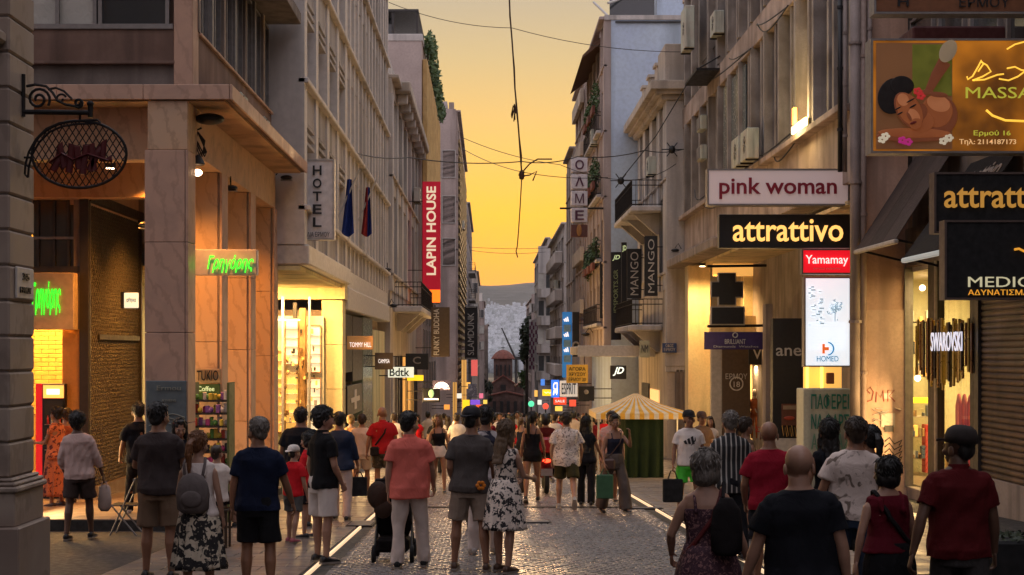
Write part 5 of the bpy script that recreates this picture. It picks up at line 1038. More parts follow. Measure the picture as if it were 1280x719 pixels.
# blue stack and small signs far right
s = sign('vertical_sign', 'tall blue vertical sign with white pictures and brand marks beyond the canopy', 'sign', 703, 390, 715, 472, 88, mat('blue_face', (.03, .20, .48), .5, 'glow', (.02, .12, .4), .4, em=.5), 1, .3)
wl = E('white_soft', (1, .9, .85), .9)
for k in range(3):
    for q in range(3): build(MB().tube([(wx(706.5+q*2, 87.9), 87.9, wz(402+k*19, 88)), (wx(704.8+q*2.2, 87.9), 87.9, wz(396+q*-1.4+k*19+3, 88))], .035, 4), 'mark', wl, s)
    bx('picture', mat('picture_pale', (.25, .45, .6)), s, wx(704.5, 88), wx(713.5, 88), 87.92, 87.96, wz(415+k*19, 88), wz(406+k*19, 88))
s = sign('vertical_sign', 'tall black vertical sign next to the blue one', 'sign', 716, 390, 724, 446, 87, black, 1, .3); build(MB().tube([(wx(720+4*math.cos(t*math.pi/6), 86.9), 86.9, wz(432+4*math.sin(t*math.pi/6), 87)) for t in range(13)], .06, 5), 'emblem_ring', MATS['letter_grey'], s)
s = sign('orange_notice', 'orange yellow notice board with rows of dark lettering hanging over the street', 'sign', 708, 456, 735, 479, 60, mat('orange_board', (.55, .28, .03), .6, 'glow', (.5, .25, .03), 1, em=.25), 0, .1)
for k, w_ in enumerate(('ΑΓΟΡΑ', 'ΧΡΥΣΟΥ', 'ΕΡΜΟΥ 20')): tpx(w_, blackm, s, 711, 459+k*6.5, 732, 463.5+k*6.5, 59.97)
for a in ((689, 475, 699, 497, 84, 'blue_lit', (.03, .16, .75), 1.0, 'Я', 'small glowing blue sign with a white reversed letter'), (700, 476, 722, 496, 82, 'pale_lit', (.62, .58, .55), .45, 'ESPRIT', 'pale lit sign right of the small blue one'), (678, 487, 692, 495, 100, 'yellow_lit', (1, .62, .02), 1.1, 'W', 'small yellow glowing sign in the distance'), (692, 497, 708, 506, 92, 'red_lit', (.9, .06, .02), 1.0, 'SALE', 'small red glowing sign far down on the right'), (723, 483, 743, 501, 64, 'blackp', (.02, .02, .02), 0, '', 'black poster board below the orange notice')):
    s = sign('small_sign', a[9], 'sign', a[0], a[1], a[2], a[3], a[4], E(a[5], a[6], a[7]) if a[7] else black, 1, .2)
    if a[8]: tpx(a[8], wl if a[5] != 'pale_lit' else black, s, a[0]+2, a[1]+3, a[2]-2, a[3]-3, a[4]-.03)
    else: build(MB().ell((wx(733, 63.9), 63.97, wz(490, 64)), (.1, .02, .1)), 'emblem', MATS['letter_grey'], s)
for a in ((664, 505, 7, 'grn', (.1, .7, .35), 'green'), (682, 508, 4, 'rdl', (.9, .08, .04), 'red'), (746, 512, 4, 'ylw', (1, .6, .1), 'yellow')):
    s = root('street_light', (wx(a[0], 110), 110, wz(a[1]+4, 110)), 'tiny round %s light down the street on the right' % a[5], 'lamp'); build(MB().ell((wx(a[0], 110), 110, wz(a[1], 110)), (.22, .1, .22)), 'globe', E(a[3], a[4], 1.3), s, True); build(MB().tube([(wx(a[0], 110), 110, wz(a[1]+3, 110)), (wx(a[0], 110), 110, gz(110))], .05, 6), 'post', iron, s)
for k, (x0_, y0_, x1_, y1_, Y_, cn, cc_, em_) in enumerate(((571, 492, 577, 498, 108, 'white', (.9, .85, .7), .9), (583, 478, 588, 486, 122, 'amber', (1, .5, .1), 1.0), (599, 492, 604, 498, 150, 'pink', (.9, .2, .3), .8), (604, 500, 609, 505, 170, 'yellow', (1, .65, .1), 1.0), (555, 506, 562, 512, 92, 'orange', (1, .35, .06), 1.0),
        (672, 500, 677, 506, 150, 'white', (.9, .85, .7), .9), (668, 488, 672, 496, 170, 'amber', (1, .5, .1), .9), (694, 508, 703, 514, 96, 'yellow', (1, .65, .1), 1.0), (676, 474, 681, 482, 130, 'blue', (.1, .3, .9), .8), (712, 500, 720, 508, 84, 'red', (.9, .08, .04), .9))):
    s = sign('small_sign', 'tiny %s glowing sign far down the street, %s side, %s' % (cn, 'left' if x0_ < 620 else 'right', 'nearer' if Y_ < 125 else 'farther'), 'sign', x0_, y0_, x1_, y1_, Y_, E('tiny_'+cn, cc_, em_), -1 if x0_ < 620 else 1, .2)
# checkered banners far right
for bi, (x, y, n_) in enumerate(((664.5, 402, 12), (672, 398, 9))):
    s = root('checkered_banner', (wx(x, 180), 180, wz(y+n_*5, 180)), 'string of checkered violet and white banners %s' % ('nearer the church' if bi == 0 else 'nearer the right facade'), 'banner')
    for k in range(n_):
        for q in range(3): bx('check', mat('check_violet', (.16, .03, .08), .7) if (k+q) % 2 else mat('check_pale', (.5, .45, .45), .7), s, wx(x-3+q*2.2, 180), wx(x-3+q*2.2+2.2, 180), 180, 180.06, wz(y+k*5+5, 180), wz(y+k*5, 180))
# left signs
s = sign('hotel_sign', 'tall white vertical sign with serif-like black letters HOTEL and hotel name below', 'sign', 374, 201, 416, 298, 34.2, mat('hotel_panel', (.76, .70, .68), .5), -1, .3, frame_w)
for k, c in enumerate('HOTEL'): tpx(c, black, s, 391, 207+k*16.2, 402, 219+k*16.2, 34.17, bold=.05)
tpx('ΕΛΙΑ ΕΡΜΟΥ', black, s, 381, 290, 412, 296, 34.17, bold=.03)
s = sign('green_script_sign', 'pale board with glowing green script lettering on the nearest arcade pillar', 'sign', 241, 312, 321, 344, 24.9, mat('pale_board', (.46, .38, .34), .5), 0, .2)
tpx('Γρηγόρης', green, s, 259, 319, 317, 341, 24.87, shear=.35, bold=.03)
def flag(px, py, Y, m1, m2, label):
    X, Z = wx(px, Y), wz(py, Y); r = root('flag', (X, Y, Z), label, 'flag', 'flags on the left facade')
    build(MB().tube([(-4.1, Y, Z-1.1), (X+.25, Y, Z+.25)], .025, 6), 'pole', frame_w, r)
    for mi_, (m, lo, hi) in enumerate(((m1, 0, .55), (m2, .55, 1))):
        b = MB(); rings = []
        for i in range(9):
            t = i/8; w_ = .12+.22*t; row = []
            for k in range(9): q = lo+(hi-lo)*k/8; row.append((X+.1-.35*(1-t)*.2-w_*(1-q)+.0, Y+.08*math.sin(q*9+t*3), Z-.0-1.45*t-.1*math.sin(q*3.1)*t))
            rings.append(row)
        v = [p for r_ in rings for p in r_]; v2 = [(a, b_+.012, c) for a, b_, c in v]; n_ = len(v)
        f = [(i*9+k, i*9+k+1, i*9+10+k, i*9+9+k) for i in range(8) for k in range(8)]; b.add(v, f); b.add(v2, [q[::-1] for q in f]); build(b, 'cloth', m, r, True)
nb_ = mat('flag_blue', (.02, .04, .20), .8, 'fabric'); flag(438, 224, 41.0, nb_, nb_, 'dark blue flag hanging from a pole, nearer the hotel sign'); flag(461, 234, 47.5, mat('flag_red', (.28, .03, .03), .8, 'fabric'), nb_, 'red and blue flag hanging from a pole beyond the blue one')
s = sign('red_banner', 'tall red vertical banner with cream capitals LAPIN HOUSE and glowing lower end', 'sign', 528, 227, 550.5, 362, 75, mat('banner_red', (.38, .005, .02), .6, 'glow', (.34, .004, .016), .5, em=.55), -1, .3)
tpx('LAPIN HOUSE', E('banner_cream', (.75, .6, .42), .75), s, 533, 233, 545, 344, 74.97, rot=1, bold=.06)
bx('glow_end', E('banner_orange', (1, .16, .01), 1.6), s, wx(528.5, 75), wx(550, 75), 75.01, 75.29, wz(378, 75), wz(362.3, 75))
s = sign('brown_vertical_sign', 'brown vertical sign with cream capitals under the red banner', 'sign', 539, 384, 562, 446, 72, mat('brown_sign', (.09, .06, .035), .6), -1, .4); tpx('FUNKY BUDDHA', MATS['letter_white'], s, 542, 386, 549, 444, 71.97, rot=1, bold=.03)
s = sign('black_vertical_sign', 'black vertical sign with big pale capitals SLAMDUNK in a thin frame', 'sign', 581, 383, 597, 449, 130, black, -1, .5); tpx('SLAMDUNK', MATS['letter_white'], s, 584.5, 391, 592.5, 444, 129.9, rot=1, bold=.03)
for e in ((582.5, 383.8, 595.5, 384.4), (582.5, 447.6, 595.5, 448.2)): bx('rule', MATS['letter_white'], s, wx(e[0], 130), wx(e[2], 130), 129.9, 129.95, wz(e[3], 130), wz(e[1], 130))
for a in (('orange_sign', 432, 420, 466, 437, 44.2, mat('orange_sign', (.45, .20, .06), .6, 'glow', (.5, .25, .08), 1, em=.25), 'TOMMY HILL', 437, 428, 464, 434, wl, 'orange sign board with white lettering left of the brown CAMPISA board'),
          ('brown_sign', 468.5, 441, 491, 462, 51, mat('brown_board', (.13, .08, .045), .6), 'CAMPISA', 473, 449, 487, 454, wl, 'square brown sign board with white lettering'),
          ('white_sign', 485, 459, 517, 472, 57, E('white_lit', (.85, .85, .66), .8), 'Bdtk', 487, 460, 512, 470.5, black, 'glowing white sign with bold black lettering Bdtk'),
          ('black_square_sign', 507, 442, 535.5, 462, 63, black, 'C', 516, 446, 526, 455, MATS['letter_grey'], 'black square sign with a pale letter C'),
          ('yellow_sign', 509, 469, 529, 476, 66, E('yellow_lit', (1, .5, .02), .8), '', 0, 0, 0, 0, None, 'narrow glowing yellow sign over the lit shop window on the left'),
          ('shield_sign', 528.5, 486, 550, 503, 71, black, '', 0, 0, 0, 0, None, 'black sign with a green shield emblem'),
          ('ray_sign', 541, 475.5, 563.5, 488, 76, mat('ray_panel', (.10, .08, .16), .5), '', 0, 0, 0, 0, None, 'dark sign with white sun rays'),
          ('violet_lit_sign', 588, 500, 600, 506, 110, E('violet_lit', (.25, .1, .7), .8), '', 0, 0, 0, 0, None, 'tiny violet lit sign on the far left side'),
          ('orange_lit_sign', 595, 506, 604, 514, 120, E('orange_lit', (1, .12, .02), .9), '', 0, 0, 0, 0, None, 'tiny orange red lit sign on the far left side'),
          ('yellow_lit_sign', 578, 500, 587, 512, 105, E('yellow_lit', (1, .5, .02), .8), '', 0, 0, 0, 0, None, 'tiny yellow lit sign on the far left side'),
          ('red_lit_sign', 589, 450, 597, 470, 120, E('pink_lit', (.75, .12, .10), .7), '', 0, 0, 0, 0, None, 'pinkish red lit vertical sign under the SLAMDUNK one'),
          ('grey_photo_sign', 585, 480, 596, 497, 112, mat('grey_photo', (.2, .2, .22), .6, 'spots', (.5, .5, .5), 4), '', 0, 0, 0, 0, None, 'black and white picture sign far down on the left')):
    s = sign(a[0], a[13], 'sign', a[1], a[2], a[3], a[4], a[5], a[6], -1, .2)
    if a[7]: tpx(a[7], a[12], s, a[8], a[9], a[10], a[11], a[5]-.03, bold=.04)
    if a[0] == 'ray_sign':
        for k in range(9):
            t = math.pi*(k+.5)/9; Y_ = 75.95; build(MB().tube([(wx(552+3*math.cos(t), Y_), Y_, wz(487-2*math.sin(t), Y_)), (wx(552+10*math.cos(t), Y_), Y_, wz(487-9.5*math.sin(t), Y_))], [.03, .09], 4, flat=.4), 'ray', wl, s)
    if a[0] == 'shield_sign': build(MB().ell((wx(539, 70.9), 70.95, wz(492, 71)), (.13, .03, .2)), 'shield', E('shield_green', (.35, .6, .3), .6), s); bx('stripe', wl, s, wx(530, 70.9), wx(548, 70.9), 70.95, 70.98, wz(500, 71), wz(498, 71))
s = sign('snack_poster', 'pale board with black brush lettering fixed on the second pillar', 'sign', 244, 461, 276, 479, 26.35, mat('board_tan', (.48, .34, .20), .6), 0, .05); tpx('TUKIO', black, s, 246, 463, 273, 476, 26.33, bold=.03)
s = sign('green_poster', 'dark green coffee board under the brush-lettered one', 'sign', 244, 480, 275, 500, 26.35, mat('board_green', (.07, .13, .03), .6), 0, .05); tpx('Coffee', MATS['pale_lime'], s, 247, 483, 268, 489, 26.33); tpx('snacks', MATS['pale_lime'], s, 247, 491, 262, 496, 26.33)
s = sign('blue_grey_poster', 'blue grey poster on the lower part of the nearest arcade pillar', 'poster', 182, 476, 233, 600, 23.42, mat('poster_blue', (.12, .15, .16), .6), 0, .03); tpx('Ermou', mat('poster_print', (.30, .30, .24), .6), s, 196, 482, 226, 488, 23.41, bold=0); tpx('ATHENS', MATS['poster_print'], s, 202, 499, 220, 502, 23.41, bold=.02)
for k in range(3): build(MB().tube([(wx(186+i*5, 23.4), 23.41, wz(520+k*5+2.5*math.sin(i*.8+k), 23.4)) for i in range(10)], .007, 4), 'wave_line', MATS['poster_print'], s)
# left distant shop windows
for px0, px1, y0_, y1_, Y, m in ((566, 571, 478, 540, 104, 'shop_glow_y'), (577, 583, 450, 520, 118, 'shop_glow_y')):
    r = root('lit_shopfront', (wx(px0, Y), Y, gz(Y)), 'narrow glowing yellow shop window on the left side at %d m' % Y if 0 else ('glowing yellow shop window below the ray sign' if px0 < 570 else 'tall glowing yellow strip below the SLAMDUNK sign'), 'shop window'); bx('window', MATS[m], r, wx(px0, Y), wx(px1, Y), Y, Y+.2, wz(y1_, Y), wz(y0_, Y)); bx('mullion', frame_d, r, wx((px0+px1)/2-.3, Y), wx((px0+px1)/2+.3, Y), Y-.03, Y, wz(y1_, Y), wz(y0_, Y))
# ================================================================ overhead cables
def cable(label, pts, r=.022, sag=0.):
    r *= .62
    P_ = []
    for (a, b_) in zip(pts, pts[1:]):
        for i in range(10): t = i/10; P_.append(tuple(a[k]+(b_[k]-a[k])*t-(sag*4*t*(1-t) if k == 2 else 0) for k in range(3)))
    P_.append(pts[-1]); return build(MB().tube(P_, r, 5), 'overhead_cable', black, None, label=label, cat='cable', group='cables over the street')
q = lambda px, py, Y: (wx(px, Y), Y, wz(py, Y))
cable('top cable crossing the sky from the roof garden to the right facade', [q(486, 3, 62), q(640, 35, 60), q(860, 65, 58)], .022, .25)
cable('lowest long cable crossing between the flags and the beige building', [q(430, 187, 45), q(510, 197, 50), q(652, 202, 54), q(722, 196, 56), q(806, 188, 60), q(860, 185, 60)], .03, .12)
cable('slanting cable from the left roofs toward the knot', [q(578, 172, 60), q(700, 206, 56), q(790, 225, 58), q(845, 205, 60)], .02, .15)
cable('second slanting cable below the first from the left facades', [q(578, 186, 60), q(652, 215, 54), q(760, 222, 56)], .02, .1)
cable('thin faint pair of cables near the skyline, upper one', [q(588, 309, 130), q(685, 310, 130)], .03, .1); cable('thin faint pair of cables near the skyline, lower one', [q(588, 313, 130), q(682, 315, 130)], .03, .2)
cable('cable running down the facade of the fin building to the bracket knot', [q(896, 55, 52), q(862, 100, 58), q(820, 170, 60), q(776, 225, 62)], .035, .0)
b = MB(); pts = [(633, -160), (636, -8), (638, 20), (640, 50), (642, 85), (644, 110), (646, 135), (648, 165), (651, 195), (652, 215)]
b.tube([q(x+.5*math.sin(i*2.1), y, 54) for i, (x, y) in enumerate(pts)], .028, 6); b.tube([q(x+1.1*math.sin(i*1.7+1), y, 54) for i, (x, y) in enumerate(pts)], .02, 5)
for k in range(7): b.tube([q(643+random.uniform(-2, 1), 130+k, 54), q(641+random.uniform(-2, 4), 140+k*2, 54)], .02, 4)
build(b, 'hanging_cable', mat('cable_brown', (.06, .03, .02), .8), None, label='frayed double cable hanging from above down to the knot over the street', cat='cable')
b = MB()
for k in range(16): a = random.uniform(0, 6.28); b.tube([q(652, 216, 54), q(652+3.5*math.cos(a), 219+6*math.sin(a), 54), q(652+2*math.cos(a+1), 220+4*math.sin(a+1), 54)], .03, 4)
b.ell(q(652, 219, 54), (.08, .08, .16)); b.tube([q(654, 220, 54), q(662, 219, 54), q(671, 214, 54), q(666, 226, 54)], .025, 4); b.tube([q(654, 214, 54), q(662, 205, 54), q(672, 199, 54), q(690, 199, 54)], .025, 4)
build(b, 'cable_knot', MATS['cable_brown'], None, label='tangled knot of cable ends over the middle of the street', cat='cable')
build(MB().tube([q(652, 224, 54), q(650, 260, 54), q(648, 290, 54), q(646.5, 308, 54), q(645, 314, 54), q(647, 322, 54)], .022, 5), 'hanging_cable', MATS['cable_brown'], None, label='thin cable end dangling below the knot with a hooked tip', cat='cable')
for px, py, Y in ((776, 226, 62), (840, 187, 60)):
    b = MB(); b.ell(q(px, py, Y), (.14, .14, .16))
    for k in range(6): a = k*1.05; b.tube([q(px, py, Y), q(px+13*math.cos(a), py+10*math.sin(a), Y)], .02, 4)
    build(b, 'cable_anchor', black, None, label='black cable anchor with radiating wires %s' % ('above the balcony' if px < 800 else 'beside the fin building'), cat='cable anchor')

# ================================================================ street furniture
# striped vendor tent
Yt0, Yt1 = 42.2, 45.2; xl, xr = wx(745, Yt0), wx(866, Yt0); ze_ = wz(517, Yt0); za = wz(492, 43.6); xa, ya_ = (xl+xr)/2-.1, 43.7
t = root('vendor_tent', (xa, ya_, gz(ya_)), 'small market tent with yellow and white striped roof and green cloth walls', 'tent')
sy_ = mat('stripe_yellow', (.85, .48, .08), .8, 'fabric'); sw_ = mat('stripe_white', (.8, .74, .62), .8, 'fabric'); nS = 20
for (ax, ay), (bx_, by_) in (((xl, Yt0), (xr, Yt0)), ((xr, Yt0), (xr, Yt1)), ((xr, Yt1), (xl, Yt1)), ((xl, Yt1), (xl, Yt0))):
    for k in range(nS):
        p0, p1 = k/nS, (k+1)/nS; a = (ax+(bx_-ax)*p0, ay+(by_-ay)*p0); c = (ax+(bx_-ax)*p1, ay+(by_-ay)*p1); m = sy_ if k % 2 else sw_
        mid = lambda p: ((p[0]+xa)/2, (p[1]+ya_)/2, (ze_+za)/2-.05); b = MB()
        tp = lambda w: (xa+(ax+(bx_-ax)*w-xa)*.04, ya_+(ay+(by_-ay)*w-ya_)*.04, za)
        b.add([(*a, ze_), (*c, ze_), mid(c), mid(a), tp(p1), tp(p0), (*a, ze_-.16), (*c, ze_-.16)], [(0, 1, 2, 3), (3, 2, 4, 5), (6, 7, 1, 0)])
        build(b, 'roof_stripe', m, t)
gc = mat('green_cloth', (.018, .032, .012), .85, 'fabric', sc=1)
def drape(x0, y0_, x1, y1_, zt_, zb_, nm, m, par, fold=.04, n=40):
    b = MB(); v = []
    for j in range(6):
        for i in range(n+1): u_ = i/n; d = fold*math.sin(u_*n*.55)*(j/5+.2); nx_, ny_ = -(y1_-y0_), (x1-x0); L_ = math.hypot(nx_, ny_); v.append((x0+(x1-x0)*u_+nx_/L_*d, y0_+(y1_-y0_)*u_+ny_/L_*d, zt_+(zb_-zt_)*j/5))
    f = [(j*(n+1)+i, j*(n+1)+i+1, (j+1)*(n+1)+i+1, (j+1)*(n+1)+i) for j in range(5) for i in range(n)]; b.add(v, f); return build(b, nm, m, par, True)
g_ = gz(43.5)
drape(wx(783, Yt0), Yt0+.1, wx(830, Yt0), Yt0+.1, ze_-.02, g_+.05, 'cloth_wall', gc, t); drape(wx(783, Yt0), Yt0+.1, wx(783, Yt0)-.05, Yt1-.1, ze_-.02, g_+.05, 'cloth_wall', gc, t)
for x, y in ((xl+.08, Yt0+.08), (xr-.08, Yt0+.08), (xl+.08, Yt1-.08), (xr-.08, Yt1-.08)): build(MB().tube([(x, y, g_), (x, y, ze_)], .03, 6), 'pole', frame_w, t)
# far tiny striped tent
t = root('small_striped_stall', (wx(620, 110), 110, gz(110)), 'tiny white striped stall roof in the distant crowd', 'stall')
for k in range(10): bx_0 = wx(610+k*2, 110); b = MB(); xm = wx(620, 110); b.add([(bx_0, 109, wz(527, 110)), (bx_0+.1157, 109, wz(527, 110)), ((bx_0+.1157+xm*2)/3, 110, wz(516, 110)), ((bx_0+xm*2)/3, 110, wz(516, 110))], [(0, 1, 2, 3)]); build(b, 'roof_stripe', white if k % 2 else gc, t)
for x in (611, 629): build(MB().tube([(wx(x, 110), 109.5, gz(110)), (wx(x, 110), 109.5, wz(526, 110))], .04, 5), 'pole', frame_w, t)
# rack of goods by the second pillar
t = root('goods_rack', (wx(265, 25.2), 25.2, gz(25.2)), 'tall rack crowded with colourful packets and toys by the second pillar', 'display rack')
x0, x1 = wx(243, 25.2), wx(288, 25.2)
for k in range(7):
    zb = wz(598-k*16, 25.2); bx('shelf', frame_d, t, x0, x1, 25.0, 25.5, zb, zb+.03)
    for q_ in range(9):
        x = x0+.03+q_*(x1-x0-.05)/9; h = random.uniform(.10, .17); c = [(.62, .08, .25), (.65, .5, .06), (.14, .35, .08), (.75, .68, .62), (.58, .08, .05), (.25, .1, .34), (.05, .05, .07)][random.randrange(7)]
        yy = 24.97+random.uniform(0, .15); m = mat('packet_%d' % int(c[0]*100), c, .4)
        if (q_+k) % 3: bx('packet', m, t, x, x+random.uniform(.05, .075), yy, yy+.08, zb+.03, zb+.03+h, .01)
        else: build(MB().ell((x+.035, yy+.03, zb+.08), (.042, .04, .05), 8, 6), 'round_packet', m, t, True)
for x in (x0, x1): bx('upright', mat('rack_green', (.10, .14, .05), .5), t, x-.02, x+.02, 24.98, 25.52, gz(25.2), wz(478, 25.2))
# cafe table and chair
t = root('bar_table', (wx(279, 20.6), 20.8, gz(20.8)), 'dark wooden high chair frame beside the seated child', 'table'); X = wx(276, 20.6); z = gz(20.8)
bx('top', mat('dark_wood', (.05, .028, .015), .5), t, X-.02, X+.34, 20.6, 20.98, z+.98, z+1.02, .01)
for a in (0, .29):
    for c in (20.62, 20.92): bx('leg', MATS['dark_wood'], t, X+a-.01, X+a+.03, c, c+.04, z, z+.98)
for c in (.25, .6): bx('stretcher', MATS['dark_wood'], t, X+.03, X+.28, 20.63, 20.65, z+c, z+c+.03)
def chair(px, Y, label):
    X = wx(px, Y); z = gz(Y); t = root('folding_chair', (X, Y, z), label, 'chair')
    for s_ in (-.2, .2): build(MB().tube([(X-.2, Y+s_, z), (X+.18, Y+s_, z+.85)], .013, 6), 'leg', frame_a, t); build(MB().tube([(X+.2, Y+s_, z), (X-.18, Y+s_, z+.46)], .013, 6), 'leg', frame_a, t)
    bx('seat', black, t, X-.2, X+.2, Y-.2, Y+.2, z+.44, z+.46, .01); bx('backrest', black, t, X+.14, X+.17, Y-.2, Y+.2, z+.62, z+.85, .01)
chair(158, 22.6, 'thin metal folding chair under the walking man in black')
# scooter seen from behind
Ys_ = 34; X = wx(683, Ys_); z = gz(34); t = root('scooter', (X, Ys_, z), 'red motor scooter with a lit tail light ridden away down the street', 'scooter')
def wheel(y): 
    o = build(MB().loft([[(X+.06*math.cos(a)+0, y+(.2+.055*math.sin(a))*math.cos(b_), z+.26+(.2+.055*math.sin(a))*math.sin(b_)) for a in [k*math.pi/4 for k in range(8)]] for b_ in [k*math.pi/12 for k in range(24)]], closed=True), 'wheel', blackm, t, True); return o
wheel(Ys_); wheel(Ys_+1.25)
rp_ = mat('scooter_red', (.30, .01, .015), .3)
def sec(y, zc, w, h, n=14): return [(X+w*math.cos(2*math.pi*k/n), y, zc+h*math.sin(2*math.pi*k/n)) for k in range(n)]
build(MB().loft([sec(Ys_-.22, z+.74, .08, .06), sec(Ys_-.15, z+.72, .17, .11), sec(Ys_+.15, z+.66, .2, .17), sec(Ys_+.45, z+.58, .16, .16), sec(Ys_+.6, z+.45, .12, .1)]), 'rear_body', rp_, t, True)
build(MB().loft([sec(Ys_+.5, z+.36, .16, .05), sec(Ys_+.95, z+.36, .18, .05), sec(Ys_+1.05, z+.7, .22, .3), sec(Ys_+1.15, z+.95, .12, .12)]), 'leg_shield', rp_, t, True)
build(MB().loft([sec(Ys_-.2, z+.84, .1, .04), sec(Ys_+.1, z+.86, .16, .06), sec(Ys_+.5, z+.82, .13, .05)]), 'seat', blackm, t, True)
build(MB().box(X-.24, X+.24, Ys_-.35, Ys_+.02, z+.95, z+1.28, .05), 'top_box', rp_, t); build(MB().ell((X, Ys_-.24, z+.76), (.09, .03, .045)), 'tail_light', E('tail_red', (1, .03, .01), 7), t, True)
bx('number_plate', mat('plate_grey', (.22, .22, .25), .5), t, X-.13, X+.13, Ys_-.2, Ys_-.19, z+.42, z+.58); tpx('ΧΑΝ 642', black, t, 676, 556+2, 690, 562, Ys_-.23)
build(MB().tube([(X-.33, Ys_+1.0, z+1.0), (X, Ys_+1.08, z+1.05), (X+.33, Ys_+1.0, z+1.0)], .018, 6), 'handlebar', black, t)
for s_ in (-1, 1): build(MB().tube([(X+s_*.28, Ys_+1.02, z+1.02), (X+s_*.32, Ys_+1.05, z+1.2)], .008, 5).ell((X+s_*.33, Ys_+1.05, z+1.24), (.06, .015, .045)), 'mirror', black, t)
build(MB().tube([(X+.14, Ys_-.15, z+.3), (X+.13, Ys_+.3, z+.3)], .045, 8), 'exhaust', frame_a, t)
# pushchair
Yp = 18.6; X = wx(492, Yp); z = gz(Yp); t = root('pushchair', (X, Yp, z), 'folded-hood black pushchair standing beside the man in coral', 'pushchair')
for s_ in (-.22, .24):
    for y_ in (Yp-.3, Yp+.35): build(MB().loft([[(X+s_+.025*math.cos(a), y_+(.09+.025*math.sin(a))*math.cos(b_), z+.115+(.09+.025*math.sin(a))*math.sin(b_)) for a in [k*math.pi/3 for k in range(6)]] for b_ in [k*math.pi/9 for k in range(18)]], closed=True), 'wheel', blackm, t, True)
    build(MB().tube([(X+s_, Yp+.35, z+.12), (X+s_*.9, Yp-.05, z+.5), (X+s_*.85, Yp-.4, z+1.02)], .014, 6), 'frame_tube', black, t); build(MB().tube([(X+s_, Yp-.3, z+.12), (X+s_*.9, Yp+.1, z+.55), (X+s_*.9, Yp+.25, z+.75)], .014, 6), 'frame_tube', black, t)
bf = mat('black_fabric', (.018, .015, .016), .85, 'fabric')
build(MB().loft([[(X+a*w, Yp+y_+.12*abs(b_), zz+z) for a, b_ in ((-1, 0), (-.7, 1), (0, 1.3), (.7, 1), (1, 0), (.7, -.5), (0, -.7), (-.7, -.5))] for w, y_, zz in ((.16, .1, .25), (.22, .05, .4), (.23, -.02, .62), (.2, -.1, .85), (.16, -.12, .95))]), 'seat', bf, t, True)
build(MB().loft([[(X-.02+.22*math.cos(a)*k, Yp+.22*math.sin(a)*k, z+.78+.28*math.sqrt(max(0, 1-k*k))) for a in [j*math.pi/8 for j in range(16)]] for k in (1, .9, .7, .4, .1)]), 'hood', bf, t, True)
build(MB().tube([(X-.19, Yp-.4, z+1.02), (X+.2, Yp-.4, z+1.03)], .018, 8), 'handle', blackm, t)
build(MB().ell((X-.16, Yp-.42, z+.84), (.13, .09, .17)).ell((X-.1, Yp-.42, z+.68), (.11, .08, .12)), 'hanging_bag', mat('brown_cloth', (.07, .045, .035), .8, 'fabric'), t, True); bx('basket', bf, t, X-.2, X+.2, Yp-.2, Yp+.25, z+.12, z+.3, .04)
# dark planter at the right corner
X, Yq = wx(1262, 15.5), 15.5; z = gz(Yq); t = root('planter_box', (X+.25, Yq, z), 'black speckled planter box cut off at the lower right corner', 'planter'); zt_ = wz(673, 15.2)
bx('box', blackm, t, wx(1236, 15.2), wx(1330, 15.2), 15.2, 15.9, z, zt_-.03, .03)
b = MB(); leaves(b, (wx(1275, 15.5), 15.5, zt_-.02), (.5, .3, .05), 240, .05); build(b, 'gravel', leaf_d, t)
# haze over the far slope: pale even air
hz = mat('haze', (.75, .72, .78), 1, 'haze', em=3.4e-5)
o = build(MB().box(-3100, 3100, -400, 9800, -22, 420), 'haze', hz, None, kind='stuff')
# ================================================================ PEOPLE
def V3(*a): return Vector(a)
PEND = []
def ering(c, rx, ry, n=18, sq=1.0, M=None):
    out = []
    for k in range(n):
        a = 2*math.pi*k/n; ca, sa = math.cos(a), math.sin(a); p = Vector((rx*math.copysign(abs(ca)**sq, ca), ry*math.copysign(abs(sa)**sq, sa), 0)); out.append(tuple(Vector(c)+(M @ p if M else p)))
    return out
def capsule(mb, pts, rr, n=12):
    pts = [Vector(p) for p in pts]; d0 = (pts[0]-pts[1]).normalized(); d1 = (pts[-1]-pts[-2]).normalized()
    P_ = [pts[0]+d0*rr[0]*.85, pts[0]+d0*rr[0]*.5]+pts+[pts[-1]+d1*rr[-1]*.5, pts[-1]+d1*rr[-1]*.85]
    mb.tube(P_, [rr[0]*.35, rr[0]*.82]+list(rr)+[rr[-1]*.82, rr[-1]*.35], n)
def remesh_obj(name, mb, m, parent, vox, smooth=2, fold=0., fk=22., seed=0, extra=None, strand=0.):
    me = mb.mesh(name, m, True); o = link(name, me, (0, 0, 0)); 
    if parent is not None: o.parent = parent
    md = o.modifiers.new('r', 'REMESH'); md.mode = 'VOXEL'; md.voxel_size = vox; md.use_smooth_shade = True
    if smooth: ms = o.modifiers.new('s', 'SMOOTH'); ms.factor = .5; ms.iterations = smooth
    PEND.append((o, m, fold, fk, seed, extra, strand)); return o
